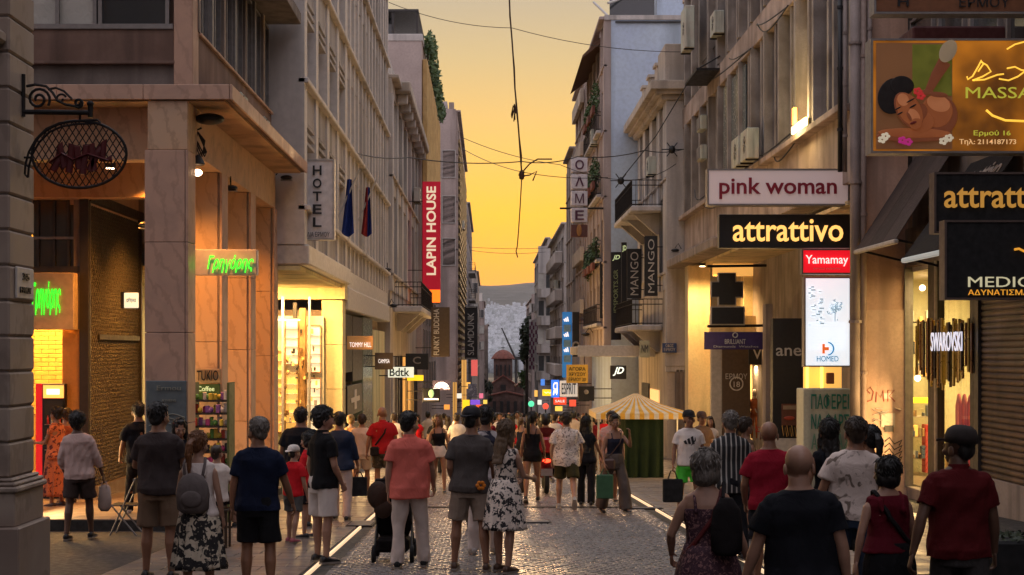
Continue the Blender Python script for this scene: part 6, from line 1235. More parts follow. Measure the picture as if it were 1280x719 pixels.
def finish_pending():
    bpy.context.view_layer.update(); dg = bpy.context.evaluated_depsgraph_get(); got = []
    for o, *r in PEND: got.append(bpy.data.meshes.new_from_object(o.evaluated_get(dg), depsgraph=dg))
    for (o, m, fold, fk, seed, extra, strand), me in zip(PEND, got):
        o.modifiers.clear(); n = len(me.vertices)
        if (fold or strand) and n:
            co = np.empty(n*3); me.vertices.foreach_get('co', co); co = co.reshape(-1, 3); no = np.empty(n*3); me.vertex_normals.foreach_get('vector', no); no = no.reshape(-1, 3)
            r_ = np.random.default_rng(seed); d = np.zeros(n)
            for i in range(7):
                k = r_.normal(size=3)*np.array([1, 1, .75])*fk*(.5+.25*i); w = .9*np.sin(co @ (r_.normal(size=3)*fk*.35)+r_.random()*6); d += np.sin(co @ k+r_.random()*6+w*1.6)/(1+.5*i)
            if fold: co = co+no*(d*fold*.5*np.clip((1.44-co[:, 2])/.14, .12, 1))[:, None] if o.name.split('.')[0] != 'hair' else co+no*(d*fold*.5)[:, None]
            if strand: a = np.arctan2(co[:, 1], co[:, 0]-0); co = co+no*((np.sin(a*34+co[:, 2]*18+d)*.5+np.sin(a*61-co[:, 2]*25))*strand)[:, None]
            me.vertices.foreach_set('co', co.ravel())
        if extra and extra.v:   # hands and feet detail kept crisp, in the same mesh
            vs_ = np.empty(n*3); me.vertices.foreach_get('co', vs_); fl_ = [tuple(p.vertices) for p in me.polygons]
            me2 = bpy.data.meshes.new(o.name); me2.from_pydata([tuple(v) for v in vs_.reshape(-1, 3)]+extra.v, [], fl_+[tuple(i+n for i in f) for f in extra.f]); me = me2
        me.materials.clear(); me.materials.append(m); me.shade_smooth(); old = o.data; o.data = me; bpy.data.meshes.remove(old)
    PEND.clear()
def fab(name, col, k='fabric', **kw):
    if max(col) > .2: col = tuple(min(.85, q*1.5) for q in col)
    return mat(name, col, .85, k, world=False, **kw)
SK = {'t': mat('skin_tan', (.30, .145, .085), .5, 'skin', world=False), 'l': mat('skin_light', (.40, .22, .15), .5, 'skin', world=False), 'd': mat('skin_dark', (.13, .065, .04), .5, 'skin', world=False)}
HC = {'black': mat('hair_black', (.010, .008, .007), .5, 'hair', world=False), 'brown': mat('hair_brown', (.045, .025, .014), .5, 'hair', world=False), 'grey': mat('hair_grey', (.20, .17, .145), .5, 'hair', world=False),
      'ginger': mat('hair_ginger', (.22, .085, .03), .5, 'hair', world=False), 'light': mat('hair_light_brown', (.15, .085, .04), .5, 'hair', world=False), 'blond': mat('hair_blond', (.40, .24, .08), .5, 'hair', world=False)}
eyew = mat('eye_white', (.5, .45, .4), .3); eyed = mat('eye_dark', (.02, .012, .008), .2); lipm = mat('lips', (.25, .07, .05), .5)
person_n = 0
def person(label, px, Y, H=1.75, a=0, sex='m', w=1., fat=0., skin='t', hair=('short', 'black'), top=('tee', None), bot=('shorts', None), shoe=black, arms=((6, 0, 12, 0), (6, 0, 12, 0)), legs=((0, 2, 3), (0, 2, 3)),
           head=(0, 0), lean=0, vox=.011, step=0., face=False, group=None, X=None, sit=None, hem=None, blen=None, hlen=.0):
    """one figure: a = heading in degrees (0 walks away from the camera, 180 toward it); arms (left, right): spread, forward, elbow, inward;
    legs: forward swing, knee, spread; returns the body object at the feet"""
    global person_n; person_n += 1; seed = person_n*13+5
    fem = sex == 'f'; sk = SK[skin]; s = H/1.75
    pel = V3(0, 0, .93)
    rj = random.Random(seed); Rl = Matrix.Rotation(R(-lean), 3, 'X') @ Matrix.Rotation(R(rj.uniform(-2.6, 2.6)), 3, 'Y') @ Matrix.Rotation(R(rj.uniform(-8, 8)), 3, 'Z')
    if head[0] == 0: head = (rj.uniform(-16, 16), rj.uniform(-3, 6))
    T = lambda p: pel+Rl @ (Vector(p)-pel)
    fx = fat
    # torso sections: z, half width, half depth, y
    if fem: S = [(.84, .155, .115, -.005), (.92, .175, .125, -.01), (1.0, .155, .105, 0), (1.09, .125, .088, .005), (1.18, .135, .095, .01), (1.28, .155, .115, .02), (1.36, .16, .10, .005), (1.425, .15, .075, 0), (1.465, .085, .06, -.005), (1.50, .052, .055, 0), (1.56, .048, .052, .008)]
    else: S = [(.84, .15, .115, -.005), (.92, .165, .12, -.01), (1.0, .15, .108, 0), (1.09, .145, .103, .005), (1.18, .158, .11, .008), (1.28, .178, .122, .008), (1.36, .188, .115, 0), (1.425, .168, .082, -.005), (1.465, .10, .068, -.005), (1.50, .062, .062, 0), (1.56, .057, .06, .008)]
    def fatk(z): return max(0, 1-abs(z-1.08)/.32)
    S = [(z, hw*w*(1+.28*fx*fatk(z)), hd*(1+.55*fx*fatk(z))*(.5+.5*w), y+.04*fx*fatk(z)) for z, hw, hd, y in S]
    B_ = MB(); B_.loft([[tuple(T(p)) for p in ering((0, y, z), hw, hd, 20, .92)] for z, hw, hd, y in S])
    sh = .163*w if not fem else .143*w; hipx = .088*(.6+.4*w)
    # legs
    J = []
    for sd, (fl, kn, ab) in zip((-1, 1), legs):
        h_ = V3(sd*hipx, -.005, .92); d1 = V3(sd*math.sin(R(ab)), math.sin(R(fl)), -math.cos(R(fl))).normalized(); k_ = h_+d1*.425
        d2 = V3(sd*math.sin(R(ab))*.5, math.sin(R(fl-kn)), -math.cos(R(fl-kn))).normalized(); an = k_+d2*.405; pitch = max(-60, min(25, fl-kn)) if abs(fl-kn) > 18 else 0
        J.append((h_, k_, an, pitch, sd, d1, d2))
    foot_low = min(an.z-.085-max(0, -math.sin(R(p_)))*.13 for _, _, an, p_, _, _, _ in J)
    lift = -foot_low if sit is None else sit/s-.92
    tf = .8+.2*w+.1*fx
    for h_, k_, an, p_, sd, d1, d2 in J:
        cm = k_.lerp(an, .32)-V3(0, .012, 0)
        capsule(B_, [h_, h_.lerp(k_, .3), h_.lerp(k_, .75), k_, cm, k_.lerp(an, .7), an], [.088*tf, .086*tf, .064*tf, .053*tf, .057*tf, .041, .035], 14)
        Mf = Matrix.Rotation(R(p_), 3, 'X'); B_.ell(an+Mf @ V3(0, .06, -.05), (.036, .105, .03), 10, 7, Mf)
    # arms
    X_ = MB(); AR = []
    for sd, (ab, fw, el, inw) in zip((-1, 1), arms):
        s0 = T((sd*sh, -.005, 1.388)); u_ = V3(sd*math.sin(R(ab+4)), math.sin(R(fw)), -math.cos(R(fw))*math.cos(R(ab))).normalized(); e_ = s0+u_*.285
        f_ = V3(sd*(math.sin(R(ab))*.6-math.sin(R(inw))), math.sin(R(fw+el)), -math.cos(R(fw+el))).normalized(); w_ = e_+f_*.25; AR.append((s0, e_, w_, u_, f_))
        ak = (.9 if fem else 1.05)*(.75+.25*w)+.12*fx
        capsule(B_, [s0-V3(sd*.03, 0, 0), s0+u_*.06, s0+u_*.16, e_, e_+f_*.07, w_-f_*.05, w_], [.046*ak, .047*ak, .042*ak, .036*ak, .038*ak, .026*ak, .023*ak], 12)
        n_ = V3(-sd, 0, 0); n_ = (n_-f_*n_.dot(f_)); n_ = n_.normalized() if n_.length > .2 else V3(0, 0, 1); t_ = f_.cross(n_)*(sd)
        if t_.y < 0 and abs(t_.y) > .3: t_ = -t_
        pc = w_+f_*.05
        X_.loft([[tuple(w_+f_*q+t_*(hw*math.cos(k*math.pi/5))+n_*(.014*math.sin(k*math.pi/5))) for k in range(10)] for q, hw in ((-.01, .024), (.02, .03), (.055, .038), (.09, .038), (.1, .034))])
        for i, (off, ln) in enumerate(((.029, .072), (.010, .08), (-.009, .074), (-.027, .058))):
            b0 = w_+f_*.093+t_*off; c1 = 22+5*i; p1 = b0+(f_*math.cos(R(c1))+n_*math.sin(R(c1)))*ln*.45; p2 = p1+(f_*math.cos(R(c1*2.1))+n_*math.sin(R(c1*2.1)))*ln*.33; p3 = p2+(f_*math.cos(R(c1*2.8))+n_*math.sin(R(c1*2.8)))*ln*.24
            X_.tube([b0-f_*.015, b0, p1, p2, p3], [.0085, .0088, .0082, .0076, .005], 7)
        tb = w_+f_*.03+t_*.026; X_.tube([tb, tb+(t_*.6+f_*.7+n_*.3).normalized()*.035, tb+(t_*.35+f_*.8+n_*.6).normalized()*.066], [.012, .010, .006], 7)
    # head
    Hm = MB(); hc = T((0, .012, 1.545)); My = Matrix.Rotation(R(-lean), 3, 'X') @ Matrix.Rotation(R(-head[0]), 3, 'Z') @ Matrix.Rotation(R(-head[1]), 3, 'X'); hk = 1.10 if fem else 1.14
    HP = lambda x, y, z: hc+My @ (V3(x, y, z)*hk)
    def he(mb, x, y, z, r, nu=16, nv=11): mb.ell(HP(x, y, z), tuple(q*hk for q in r), nu, nv, My)
    he(B_, 0, -.012, .105, (.077, .096, .086)); he(B_, 0, .028, .035, (.057, .062, .066)); he(B_, 0, .058, -.005, (.03, .03, .026)); he(B_, 0, .02, .06, (.068, .07, .06))
    capsule(B_, [HP(0, .094, .062), HP(0, .112, .030)], [.009, .0135], 8); he(B_, 0, .083, .078, (.05, .014, .012)); he(B_, 0, .086, .003, (.022, .010, .008))
    for sd in (-1, 1): he(X_, sd*.079, -.008, .052, (.010, .022, .032), 10, 7); he(B_, sd*.04, .07, .04, (.02, .02, .018))
    body = remesh_obj('person', B_, sk, None, vox, 2, 0, seed=seed, extra=X_)
    if X is None: X = wx(px, Y)
    z = gz(Y)+step; body.location = (X, Y, z+lift*s+.02); body.rotation_euler.z = R(-a); body.scale = (s, s, s)
    props(body, label, 'person', group)
    if face:
        for sd in (-1, 1):
            he_ = MB(); he(he_, sd*.030, .082, .062, (.0135, .008, .008), 10, 7); o = link('eye', he_.mesh('eye', eyew, True), (0, 0, 0)); o.parent = body
            he_ = MB(); he(he_, sd*.030, .0885, .062, (.006, .004, .0065), 8, 5); p_ = link('pupil', he_.mesh('pupil', eyed, True), (0, 0, 0)); p_.parent = o
            he_ = MB(); he(he_, sd*.032, .092, .080, (.018, .005, .004), 8, 5); o = link('eyebrow', he_.mesh('eyebrow', HC['black'], True), (0, 0, 0)); o.parent = body
        he_ = MB(); he(he_, 0, .096, .004, (.021, .006, .006), 10, 6); he(he_, 0, .095, -.004, (.018, .006, .005), 10, 6); o = link('mouth', he_.mesh('mouth', lipm, True), (0, 0, 0)); o.parent = body
    # hair
    st, hcol = hair[0], HC[hair[1]] if hair[1] in HC else hair[1]
    G_ = MB(); hv = max(vox*.8, .007)
    if st not in ('bald', 'helmet'):
        big = {'short': 1.0, 'crop': .97, 'curly': 1.14, 'bob': 1.12, 'cap': .98}.get(st, 1.04)
        he(G_, 0, -.024, .118, (.084*big, .096*big, .088*big)); he(G_, 0, -.055, .07, (.07*big, .052*big, .075*big)); he(G_, 0, .03, .165, (.055*big, .05*big, .030*big))
        if st == 'bob': he(G_, 0, -.045, .03, (.088, .07, .085)); [he(G_, sd*.068, -.005, .04, (.028, .05, .07)) for sd in (-1, 1)]
        if st in ('long', 'straight'):
            L_ = hlen or .34
            G_.loft([ering(HP(0, -.04-.012*i, .09-L_*i/5), .085-.003*i+(.012 if i in (2, 3) else 0), .05-.004*i, 18, .9) for i in range(6)])
            for sd in (-1, 1): capsule(G_, [HP(sd*.07, .0, .10), HP(sd*.082, .0, -.02), HP(sd*.085, .01, -L_*.55)], [.028, .03, .018], 8)
        if st == 'ponytail': capsule(G_, [HP(0, -.11, .11), HP(0, -.155, .07), HP(0, -.165, -.03), HP(0, -.14, -.14-hlen)], [.035, .04, .038, .015], 10)
        if st == 'bun': he(G_, 0, -.12, .15, (.045, .04, .04))
        if st == 'updo': he(G_, 0, -.09, .19, (.06, .05, .05))
        TF = MB()
        if vox < .013 and not (len(hair) > 2 and hair[2]):
            for _ in range(230):
                th = rj.uniform(0, 6.283); ph_ = rj.uniform(-.9, 1.35); q3 = V3(math.cos(th)*math.cos(ph_), math.sin(th)*math.cos(ph_), math.sin(ph_))
                if q3.y > .45 and q3.z < .55: continue
                p0 = V3(.084*big*q3.x, -.024+.097*big*q3.y, .118+.088*big*q3.z)*.97; dn = V3(rj.uniform(-.5, .5), -.25+rj.uniform(-.4, .4), -1 if q3.z < .75 else rj.uniform(-.4, .4)); dn = (dn-q3*dn.dot(q3)).normalized()
                L3 = rj.uniform(.018, .04)*(1.5 if st in ('curly', 'long', 'straight', 'bob') else 1); TF.tube([HP(*p0), HP(*(p0+dn*L3*.5+q3*.008)), HP(*(p0+dn*L3+q3*rj.uniform(.002, .012)))], [.006, .005, .0012], 4)
        remesh_obj('hair', G_, hcol, body, hv, 1, (.014 if st == 'curly' else .007), 60 if st == 'curly' else 45, seed, TF, .0028 if st in ('long', 'straight', 'ponytail', 'bob') else .0012)
    if st == 'bald': 
        pass
    if st == 'helmet':
        he(G_, 0, -.01, .10, (.115, .13, .125)); remesh_obj('helmet', G_, black, body, vox, 2)
    if len(hair) > 2 and hair[2]:
        C_ = MB(); C_.loft([[tuple(HP(p[0], p[1], p[2])) for p in ering((0, -.018, zz), rx, ry, 20)] for zz, rx, ry in ((.105, .092, .108), (.145, .092, .106), (.185, .078, .09), (.208, .05, .058), (.214, .012, .014))])
        bs = -1 if len(hair) > 3 else 1
        C_.loft([[tuple(HP(xx*math.cos(t), bs*(.07+.085*max(0, math.sin(t))*1.0)+(-.02 if bs < 0 else 0), zz+.01*math.cos(t*2))) for t in [math.pi*k/10 for k in range(11)]] for zz, xx in ((.104, .075), (.113, .075))])
        o = link('cap', C_.mesh('cap', hair[2], True), (0, 0, 0)); o.parent = body
    # top
    tk, tm = top[0], top[1]; loose = top[2] if len(top) > 2 else 1.
    def torso(z0, z1, m_, low=None, lw=None):
        """clothing shell from z0 to z1: hangs straight below the chest"""
        out = []; zs_ = [z0]+[q for q, *_ in S if z0+.03 < q < z1-.01]+[z1]
        for q in zs_:
            i = next((i for i in range(len(S)-1) if S[i+1][0] >= q), len(S)-2); a_, b_ = S[i], S[i+1]; t = min(1, max(0, (q-a_[0])/(b_[0]-a_[0]))); hw, hd, y = (a_[k]+(b_[k]-a_[k])*t for k in (1, 2, 3))
            if low and q < 1.28:
                kq = max(0, min(1, (1.10-q)/.12)); k9 = max(0, min(1, (1.16-q)/.1)); hw += .012*k9; hd += .018*k9; hw = max(hw, low*(lw or .17)*w, (.19*(.6+.4*w)+.02*fx)*kq*tf+m_*.5*kq); hd = max(hd, low*.115, (.128+.012*kq)*(.6+.4*w)*kq)
            out.append((q, hw+m_, hd+m_, y))
        return out
    U = MB(); ux = MB()
    if tk in ('tee', 'polo', 'long', 'shirt', 'tank', 'cami', 'dress'):
        z0 = {'tee': .86, 'polo': .85, 'shirt': .80, 'long': .84, 'tank': .88, 'cami': .95, 'dress': .9}[tk] if hem is None else hem
        if tk == 'cami': sec = torso(z0, 1.335, .010)
        elif tk in ('tank', 'dress'): sec = torso(z0, 1.44, .011, .9 if tk == 'tank' else None, .155)
        else: sec = torso(z0, 1.475, .015*loose, 1.0*loose, .155 if fem else .168); 
        U.loft([[tuple(T(p)) for p in ering((0, y, q), hw, hd, 22, .92)] for q, hw, hd, y in sec])
        if tk in ('tee', 'polo', 'long', 'shirt'):
            for (s0, e_, w_, u_, f_), sd in zip(AR, (-1, 1)):
                r0 = (.066 if not fem else .057)*loose*(.8+.2*w)+.012*fx
                U.ell(s0-V3(sd*.022, 0, .0), (r0*1.0, r0*1.02, r0*.92), 12, 9)
                if tk in ('long', 'shirt') and top[0] == 'long': U.tube([s0-V3(sd*.05, 0, 0), s0+u_*.05, e_-u_*.03, e_+f_*.03, e_+f_*.13], [r0*.84, r0*.98, r0*.83, r0*.8, r0*.72], 14)
                else: U.tube([s0-V3(sd*.05, 0, -.005), s0+u_*.04, s0+u_*.12, s0+u_*(.19 if not fem else .13)], [r0*.84, r0*.98, r0*.98, r0*1.04], 14)
        if tk in ('cami', 'tank'):
            for sd in (-1, 1): U.tube([T((sd*.085*w, .105, 1.30)), T((sd*.09*w, .07, 1.42)), T((sd*.09*w, -.02, 1.455)), T((sd*.085*w, -.09, 1.40)), T((sd*.08*w, -.118, 1.30))], .013 if tk == 'cami' else .022, 8)
        if tk in ('polo', 'shirt'): U.loft([[tuple(T(p)) for p in ering((0, y, q), r1, r2, 16)] for q, r1, r2, y in ((1.462, .083, .078, -.004), (1.515, .070, .070, -.004))])
        if tk == 'tee' and vox < .013:
            nb = MB(); nb.loft([[tuple(T(p)) for p in ering((0, -.005, 1.468+zz), .078*(.7+.3*w)+rr_+.012, .066+rr_+.014, 24)] for rr_, zz in ((.006, -.006), (.011, 0), (.004, .012), (-.004, .012), (-.002, -.004))], closed=True); o = link('neckband', nb.mesh('neckband', tm, True), (0, 0, 0)); o.parent = body
        remesh_obj('dress' if tk == 'dress' else {'tee': 'tshirt', 'polo': 'polo_shirt', 'shirt': 'shirt', 'long': 'shirt', 'tank': 'tank_top', 'cami': 'top'}[tk], U, tm, body, vox, 2, .014*min(loose, 1.15) if tk not in ('cami', 'dress') else .005, 17, seed+1)
    # bottom
    bk, bm2 = bot[0], bot[1]; Q_ = MB()
    if bk in ('shorts', 'trousers', 'wide', 'mini'):
        r_ = 1.+(.12 if bk == 'shorts' else 0)+.12*fx
        Q_.loft([[tuple(T(p)) if q > .93 else p for p in ering((0, y, q), hw+.014, hd+.014, 20, .92)] for q, hw, hd, y in [x for x in torso(.80, 1.0 if not fem else 1.06, .002)]])
        for h_, k_, an, p_, sd, d1, d2 in J:
            if bk in ('shorts', 'mini'):
                ln = blen or (.80 if bk == 'shorts' else .3); e = h_.lerp(k_, ln); cc = (.095, .1, .093) if not fem else (.097, .094, .082)
                Q_.tube([h_+V3(0, 0, .01), h_.lerp(k_, .25), h_.lerp(k_, ln*.7), e], [cc[0]*r_*tf, cc[1]*r_*tf, cc[2]*r_*tf, (cc[2]+.002)*r_*tf], 16)
            else:
                r2 = .07 if bk == 'trousers' else .115; r1 = .075 if bk == 'trousers' else .105; e = an+V3(0, 0, -.03)
                Q_.tube([h_+V3(0, 0, .01), h_.lerp(k_, .3), k_-V3(0, 0, 0), k_.lerp(an, .5), e], [.1*tf, .1*tf, r1*tf, (r1+r2)/2*tf*.97, r2*tf], 16)
        remesh_obj({'shorts': 'shorts', 'mini': 'shorts', 'trousers': 'trousers', 'wide': 'wide_trousers'}[bk], Q_, bm2, body, vox, 2, .009, 20, seed+2)
    if bk == 'skirt':
        zt, zb, fl_ = bot[2:5]; n = 72; rg_ = []
        lx = [abs(j[1].y-j[0].y) for j in J]
        for i in range(15):
            t = i/14; q = zt+(zb-zt)*t; hw = (.15+.035*min(1, t*4))*w*(1+.3*fx)+fl_*t*.5; hd = (.122+.032*min(1, t*4))*(.5+.5*w)*(1+.45*fx)+fl_*t*.55; ring = []
            for k in range(n):
                a_ = 2*math.pi*k/n; pl_ = 1+.10*t*math.sin(a_*11+seed+1.2*math.sin(a_*3+t))+.05*t*math.sin(a_*23+t*2); ring.append((hw*pl_*math.cos(a_), hd*pl_*math.sin(a_)-.005, q))
            rg_.append(ring)
        inner = [[(x*.97, y*.97, q) for x, y, q in r] for r in rg_[::-1]]
        o = link('skirt', MB().loft(rg_+inner, cap=False, closed=True).mesh('skirt', bm2, True), (0, 0, 0)); o.parent = body
    # shoes
    if shoe:
        for h_, k_, an, p_, sd, d1, d2 in J:
            Mf = Matrix.Rotation(R(p_), 3, 'X'); sm_ = MB()
            prof = [(-.078, .022, .05), (-.07, .034, .075), (-.03, .038, .085), (.02, .040, .07), (.08, .046, .05), (.13, .048, .042), (.165, .04, .034), (.185, .022, .022)]
            def fp(x, y, z_): return tuple(an+Mf @ V3(x, y, z_))
            sm_.loft([[fp(hw*math.cos(t), y, -.078+hh_*(.5+.5*math.sin(t))) for t in [2*math.pi*k/14 for k in range(14)]] for y, hw, hh_ in prof])
            o = link('shoe', sm_.mesh('shoe', shoe, True), (0, 0, 0)); o.parent = body
            so = MB().loft([[fp(x*kk, y*1.02, zz) for x, y in ((-.03, -.08), (.03, -.08), (.038, 0), (.05, .09), (.042, .16), (.018, .19), (-.018, .19), (-.042, .16), (-.05, .09), (-.038, 0))] for zz, kk in ((-.088, 1), (-.066, 1))])
            q_ = link('sole', so.mesh('sole', white if shoe in (white, MATS.get('shoe_mix')) else (MATS['sole_pale']), False), (0, 0, 0)); q_.parent = o
    return dict(body=body, S=S, T=T, AR=AR, s=s, J=J, lift=lift*s+.02, X=X, Y=Y, z=z, a=a, HP=HP)
mat('sole_pale', (.28, .24, .21), .7); mat('shoe_mix', (.4, .38, .36), .6)
shoe_w = mat('shoe_white', (.45, .40, .38), .6); shoe_p = mat('shoe_pink', (.4, .1, .14), .6); shoe_b = mat('shoe_brown', (.08, .04, .025), .5)
def toworld(p, v):
    a = R(-p['a']); v = Vector(v)*p['s']; return Vector((p['X']+v.x*math.cos(a)-v.y*math.sin(a), p['Y']+v.x*math.sin(a)+v.y*math.cos(a), p['z']+p['lift']+v.z))
def hand(p, i): s0, e_, w_, u_, f_ = p['AR'][i]; return toworld(p, w_+f_*.11)
def bag(p, i, label, m, w=.3, h=.36, d=.1, drop=.16, name='shopping_bag', cat='bag', soft=False):
    c = hand(p, i); r = root(name, (c.x, c.y, c.z-drop-h), label, cat); b = MB()
    if soft: b.loft([[(c.x+w/2*k*math.cos(t), c.y+d/2*k*math.sin(t), zz) for t in [j*math.pi/8 for j in range(16)]] for k, zz in ((.5, c.z-drop-h), (.95, c.z-drop-h*.85), (1, c.z-drop-h*.5), (.8, c.z-drop*1.1), (.3, c.z-drop*.6))]); build(b, 'pouch', m, r, True)
    else: build(b.box(c.x-w/2, c.x+w/2, c.y-d/2, c.y+d/2, c.z-drop-h, c.z-drop, .012), 'pouch', m, r)
    for y_ in (-d/2, d/2): build(MB().tube([(c.x-w*.25, c.y+y_, c.z-drop-.01), (c.x-w*.1, c.y+y_*.4, c.z), (c.x+w*.1, c.y+y_*.4, c.z), (c.x+w*.25, c.y+y_, c.z-drop-.01)], .007, 5), 'handle', m, r)
    return r
def strap(p, label, m, side=1, wd=.016, pouch=None, zc=1.22, amp=.24, pm=None, off=.034):
    """band over one shoulder and across to the other hip; pouch = (x, y, z, w, h)"""
    S, T = p['S'], p['T']; pts = []
    for k in range(33):
        t = 2*math.pi*k/32; q = zc+amp*math.cos(t)*1.0; qq = max(.9, min(1.44, q)); i = next((i for i in range(len(S)-1) if S[i+1][0] >= qq), len(S)-2); f = (qq-S[i][0])/(S[i+1][0]-S[i][0]); hw = S[i][1]+(S[i+1][1]-S[i][1])*f+off; hd = S[i][2]+(S[i+1][2]-S[i][2])*f+off; y0_ = S[i][3]
        hw = min(hw, .19+.0*k) if q < 1.3 else min(hw, .12)
        pts.append(toworld(p, T((side*-1*hw*math.cos(t) if 1 else 0, y0_+hd*math.sin(t), q+(.02 if q > 1.4 else 0)))))
    r = root('shoulder_strap_bag', tuple(pts[16]), label, 'bag'); build(MB().tube(pts, wd, 6, flat=.6), 'strap', m, r, True)
    if pouch:
        c = toworld(p, T(pouch[:3])); w_, h_ = pouch[3:]; build(MB().box(c.x-w_/2, c.x+w_/2, c.y-.05, c.y+.05, c.z-h_, c.z, .03), 'pouch', pm or m, r)
    return r
DN = (7, 0, 10, 2)
grey_t = fab('tee_taupe', (.10, .085, .08)); 
# ---- nearest row, right
p = person('elderly woman with bobbed grey hair in a dark patterned strappy dress, seen from behind', 886, 10.0, 1.53, 8, 'f', 1.10, .35, 'l', ('bob', 'grey'), ('cami', fab('print_dark', (.05, .018, .03), 'spots', col2=(.25, .12, .12), sc=42)), ('skirt', fab('print_dark', (.05, .018, .03)), 1.06, .3, .14), shoe_b, ((20, 6, 40, 12), (14, 4, 14, -10)), head=(25, 4), vox=.009)
strap(p, 'dark red strap bag worn across the back of the grey-haired woman', mat('strap_red', (.12, .01, .012), .6), -1, .016, off=.03)
c = toworld(p, (.13, -.19, 1.22)); r = root('rucksack', (c.x, c.y, c.z-.28), 'black soft bag hanging on the right shoulder of the grey-haired woman', 'bag')
build(MB().loft([[(c.x+a_*math.cos(t), c.y+.055*math.sin(t), c.z+zz) for t in [k*math.pi/8 for k in range(16)]] for a_, zz in ((.06, -.19), (.10, -.16), (.105, -.03), (.09, .10), (.04, .18))]), 'pouch', bf, r, True); build(MB().tube([(c.x-.02, c.y+.02, c.z+.18), (c.x, c.y+.12, c.z+.27), (c.x+.01, c.y+.26, c.z+.22)], .012, 6), 'strap', bf, r)
person('stout bald man in a black T-shirt walking beside the woman with bobbed grey hair', 1004, 8.9, 1.60, 0, 'm', 1.13, .5, 'l', ('bald', ''), ('tee', fab('tee_black', (.012, .013, .018)), 1.1), ('shorts', fab('shorts_dark', (.015, .015, .02))), black, ((14, 6, 10, -8), (12, -4, 14, -3)), ((12, 8, 3), (-8, 6, 3)), vox=.009)
person('tall man in dark red polo shirt, dark cap and grey trousers at the right edge', 1199, 10.3, 1.68, 4, 'm', 1.10, .3, 'd', ('crop', 'black', mat('cap_dark', (.02, .012, .01), .8)), ('polo', fab('polo_darkred', (.10, .008, .010)), 1.12), ('trousers', fab('trouser_grey', (.05, .045, .045))), black, ((16, -12, 14, -4), (10, 6, 12, 0)), ((10, 12, 3), (-8, 4, 3)), head=(-38, -3), vox=.009)
p = person('short-haired woman in a burgundy sleeveless top and black skirt with a strap across her back', 1112, 10.9, 1.46, -4, 'f', 1.12, .15, 'l', ('bob', 'black'), ('tank', fab('top_burgundy', (.13, .008, .018))), ('skirt', fab('skirt_black', (.012, .012, .014)), 1.04, .35, .05), black, ((14, -8, 14, 0), (11, 6, 14, 0)), head=(-30, 2), vox=.009, hem=.96)
strap(p, 'black webbing strap bag crossing the back of the woman in burgundy', bf, 1, .018)
person('man in blue jeans and a white T-shirt printed with blurry brown leaves', 1066, 13.3, 1.74, -3, 'm', 1.08, .12, 't', ('crop', 'brown'), ('tee', fab('tee_leaf_print', (.46, .38, .34), 'spots', col2=(.20, .15, .12), sc=5.5, em=.60), 1.06), ('trousers', fab('jeans', (.03, .045, .08))), shoe_w, ((18, 4, 24, 4), (10, 0, 14, 4)), ((6, 8, 3), (-4, 4, 3)), vox=.010)
person('woman with long black hair and black sleeveless top, left of the leaf-print T-shirt man', 1036, 15.2, 1.72, 6, 'f', .98, 0, 't', ('long', 'black'), ('tank', fab('tee_black', (0, 0, 0))), ('trousers', fab('trouser_black', (.014, .014, .018))), black, ((10, -4, 16, 0), DN), ((8, 10, 2), (-6, 6, 2)), hlen=.42)
person('woman with dark gathered hair, right of the man in the leaf-print T-shirt', 1088, 14.6, 1.66, -6, 'f', .95, 0, 't', ('ponytail', 'black'), ('tank', fab('top_dark_brown', (.04, .02, .02))), ('skirt', fab('skirt_black', (0, 0, 0)), 1.04, .5, .05), black, (DN, (9, 4, 30, 10)), head=(-15, 0))
person('bald man in a plain crimson T-shirt seen from behind', 963, 15.2, 1.70, 0, 'm', 1.12, .25, 't', ('bald', ''), ('tee', fab('tee_crimson', (.22, .008, .02)), 1.05), ('shorts', fab('shorts_navy', (.02, .022, .03))), black, ((11, 5, 30, 14), (12, 4, 34, 14)), ((10, 8, 3), (-8, 8, 3)), head=(10, 0), vox=.010)
person('grey-haired man in a black shirt with white vertical stripes', 913, 18.6, 1.80, 0, 'm', 1.05, .1, 't', ('short', 'grey'), ('shirt', fab('shirt_striped', (.016, .016, .018), 'stripes', col2=(.40, .37, .34), sc=17), 1.0), ('trousers', fab('trouser_black', (0, 0, 0))), black, (DN, (10, 4, 26, 10)), ((8, 10, 3), (-8, 8, 3)))
person('woman in profile with brown hair mostly hidden behind the striped shirt man', 931, 21.5, 1.72, 60, 'f', .95, 0, 't', ('ponytail', 'brown'), ('tank', fab('top_tan', (.2, .12, .08))), ('shorts', fab('shorts_dark', (0, 0, 0))), black)
# adidas-like T-shirt man facing us
p = person('man facing us in black cap, white T-shirt with black emblem and neon green shorts', 861, 26.4, 1.82, 176, 'm', 1.02, 0, 't', ('crop', 'black', blackm), ('tee', fab('tee_white', (.56, .50, .46)), 1.08), ('shorts', mat('neon_green', (.10, .75, .06), .7, 'plain')), shoe_w, ((12, 2, 8, 0), (14, 0, 14, 2)), ((6, 6, 5), (-4, 6, 5)), face=True, head=(-8, -4), vox=.011)
MATS['neon_green'].node_tree.nodes['Principled BSDF'].inputs['Emission Color'].default_value = (.1, .8, .05, 1); MATS['neon_green'].node_tree.nodes['Principled BSDF'].inputs['Emission Strength'].default_value = 0
c = toworld(p, (0, .165, 1.22)); em_ = MB()
for k in range(3): x = c.x-.10+k*.062; hh_ = .05+.035*k; em_.add([(x, c.y, c.z), (x+.045, c.y, c.z), (x+.045-.03, c.y, c.z+hh_+.02), (x-.025, c.y, c.z+hh_)], [(0, 1, 2, 3)]); 
em_.add([(x_, y_+.006, z_) for x_, y_, z_ in em_.v], [tuple(reversed(f)) for f in em_.f]); o = build(em_, 'printed_emblem', black, None); inv = p['body']
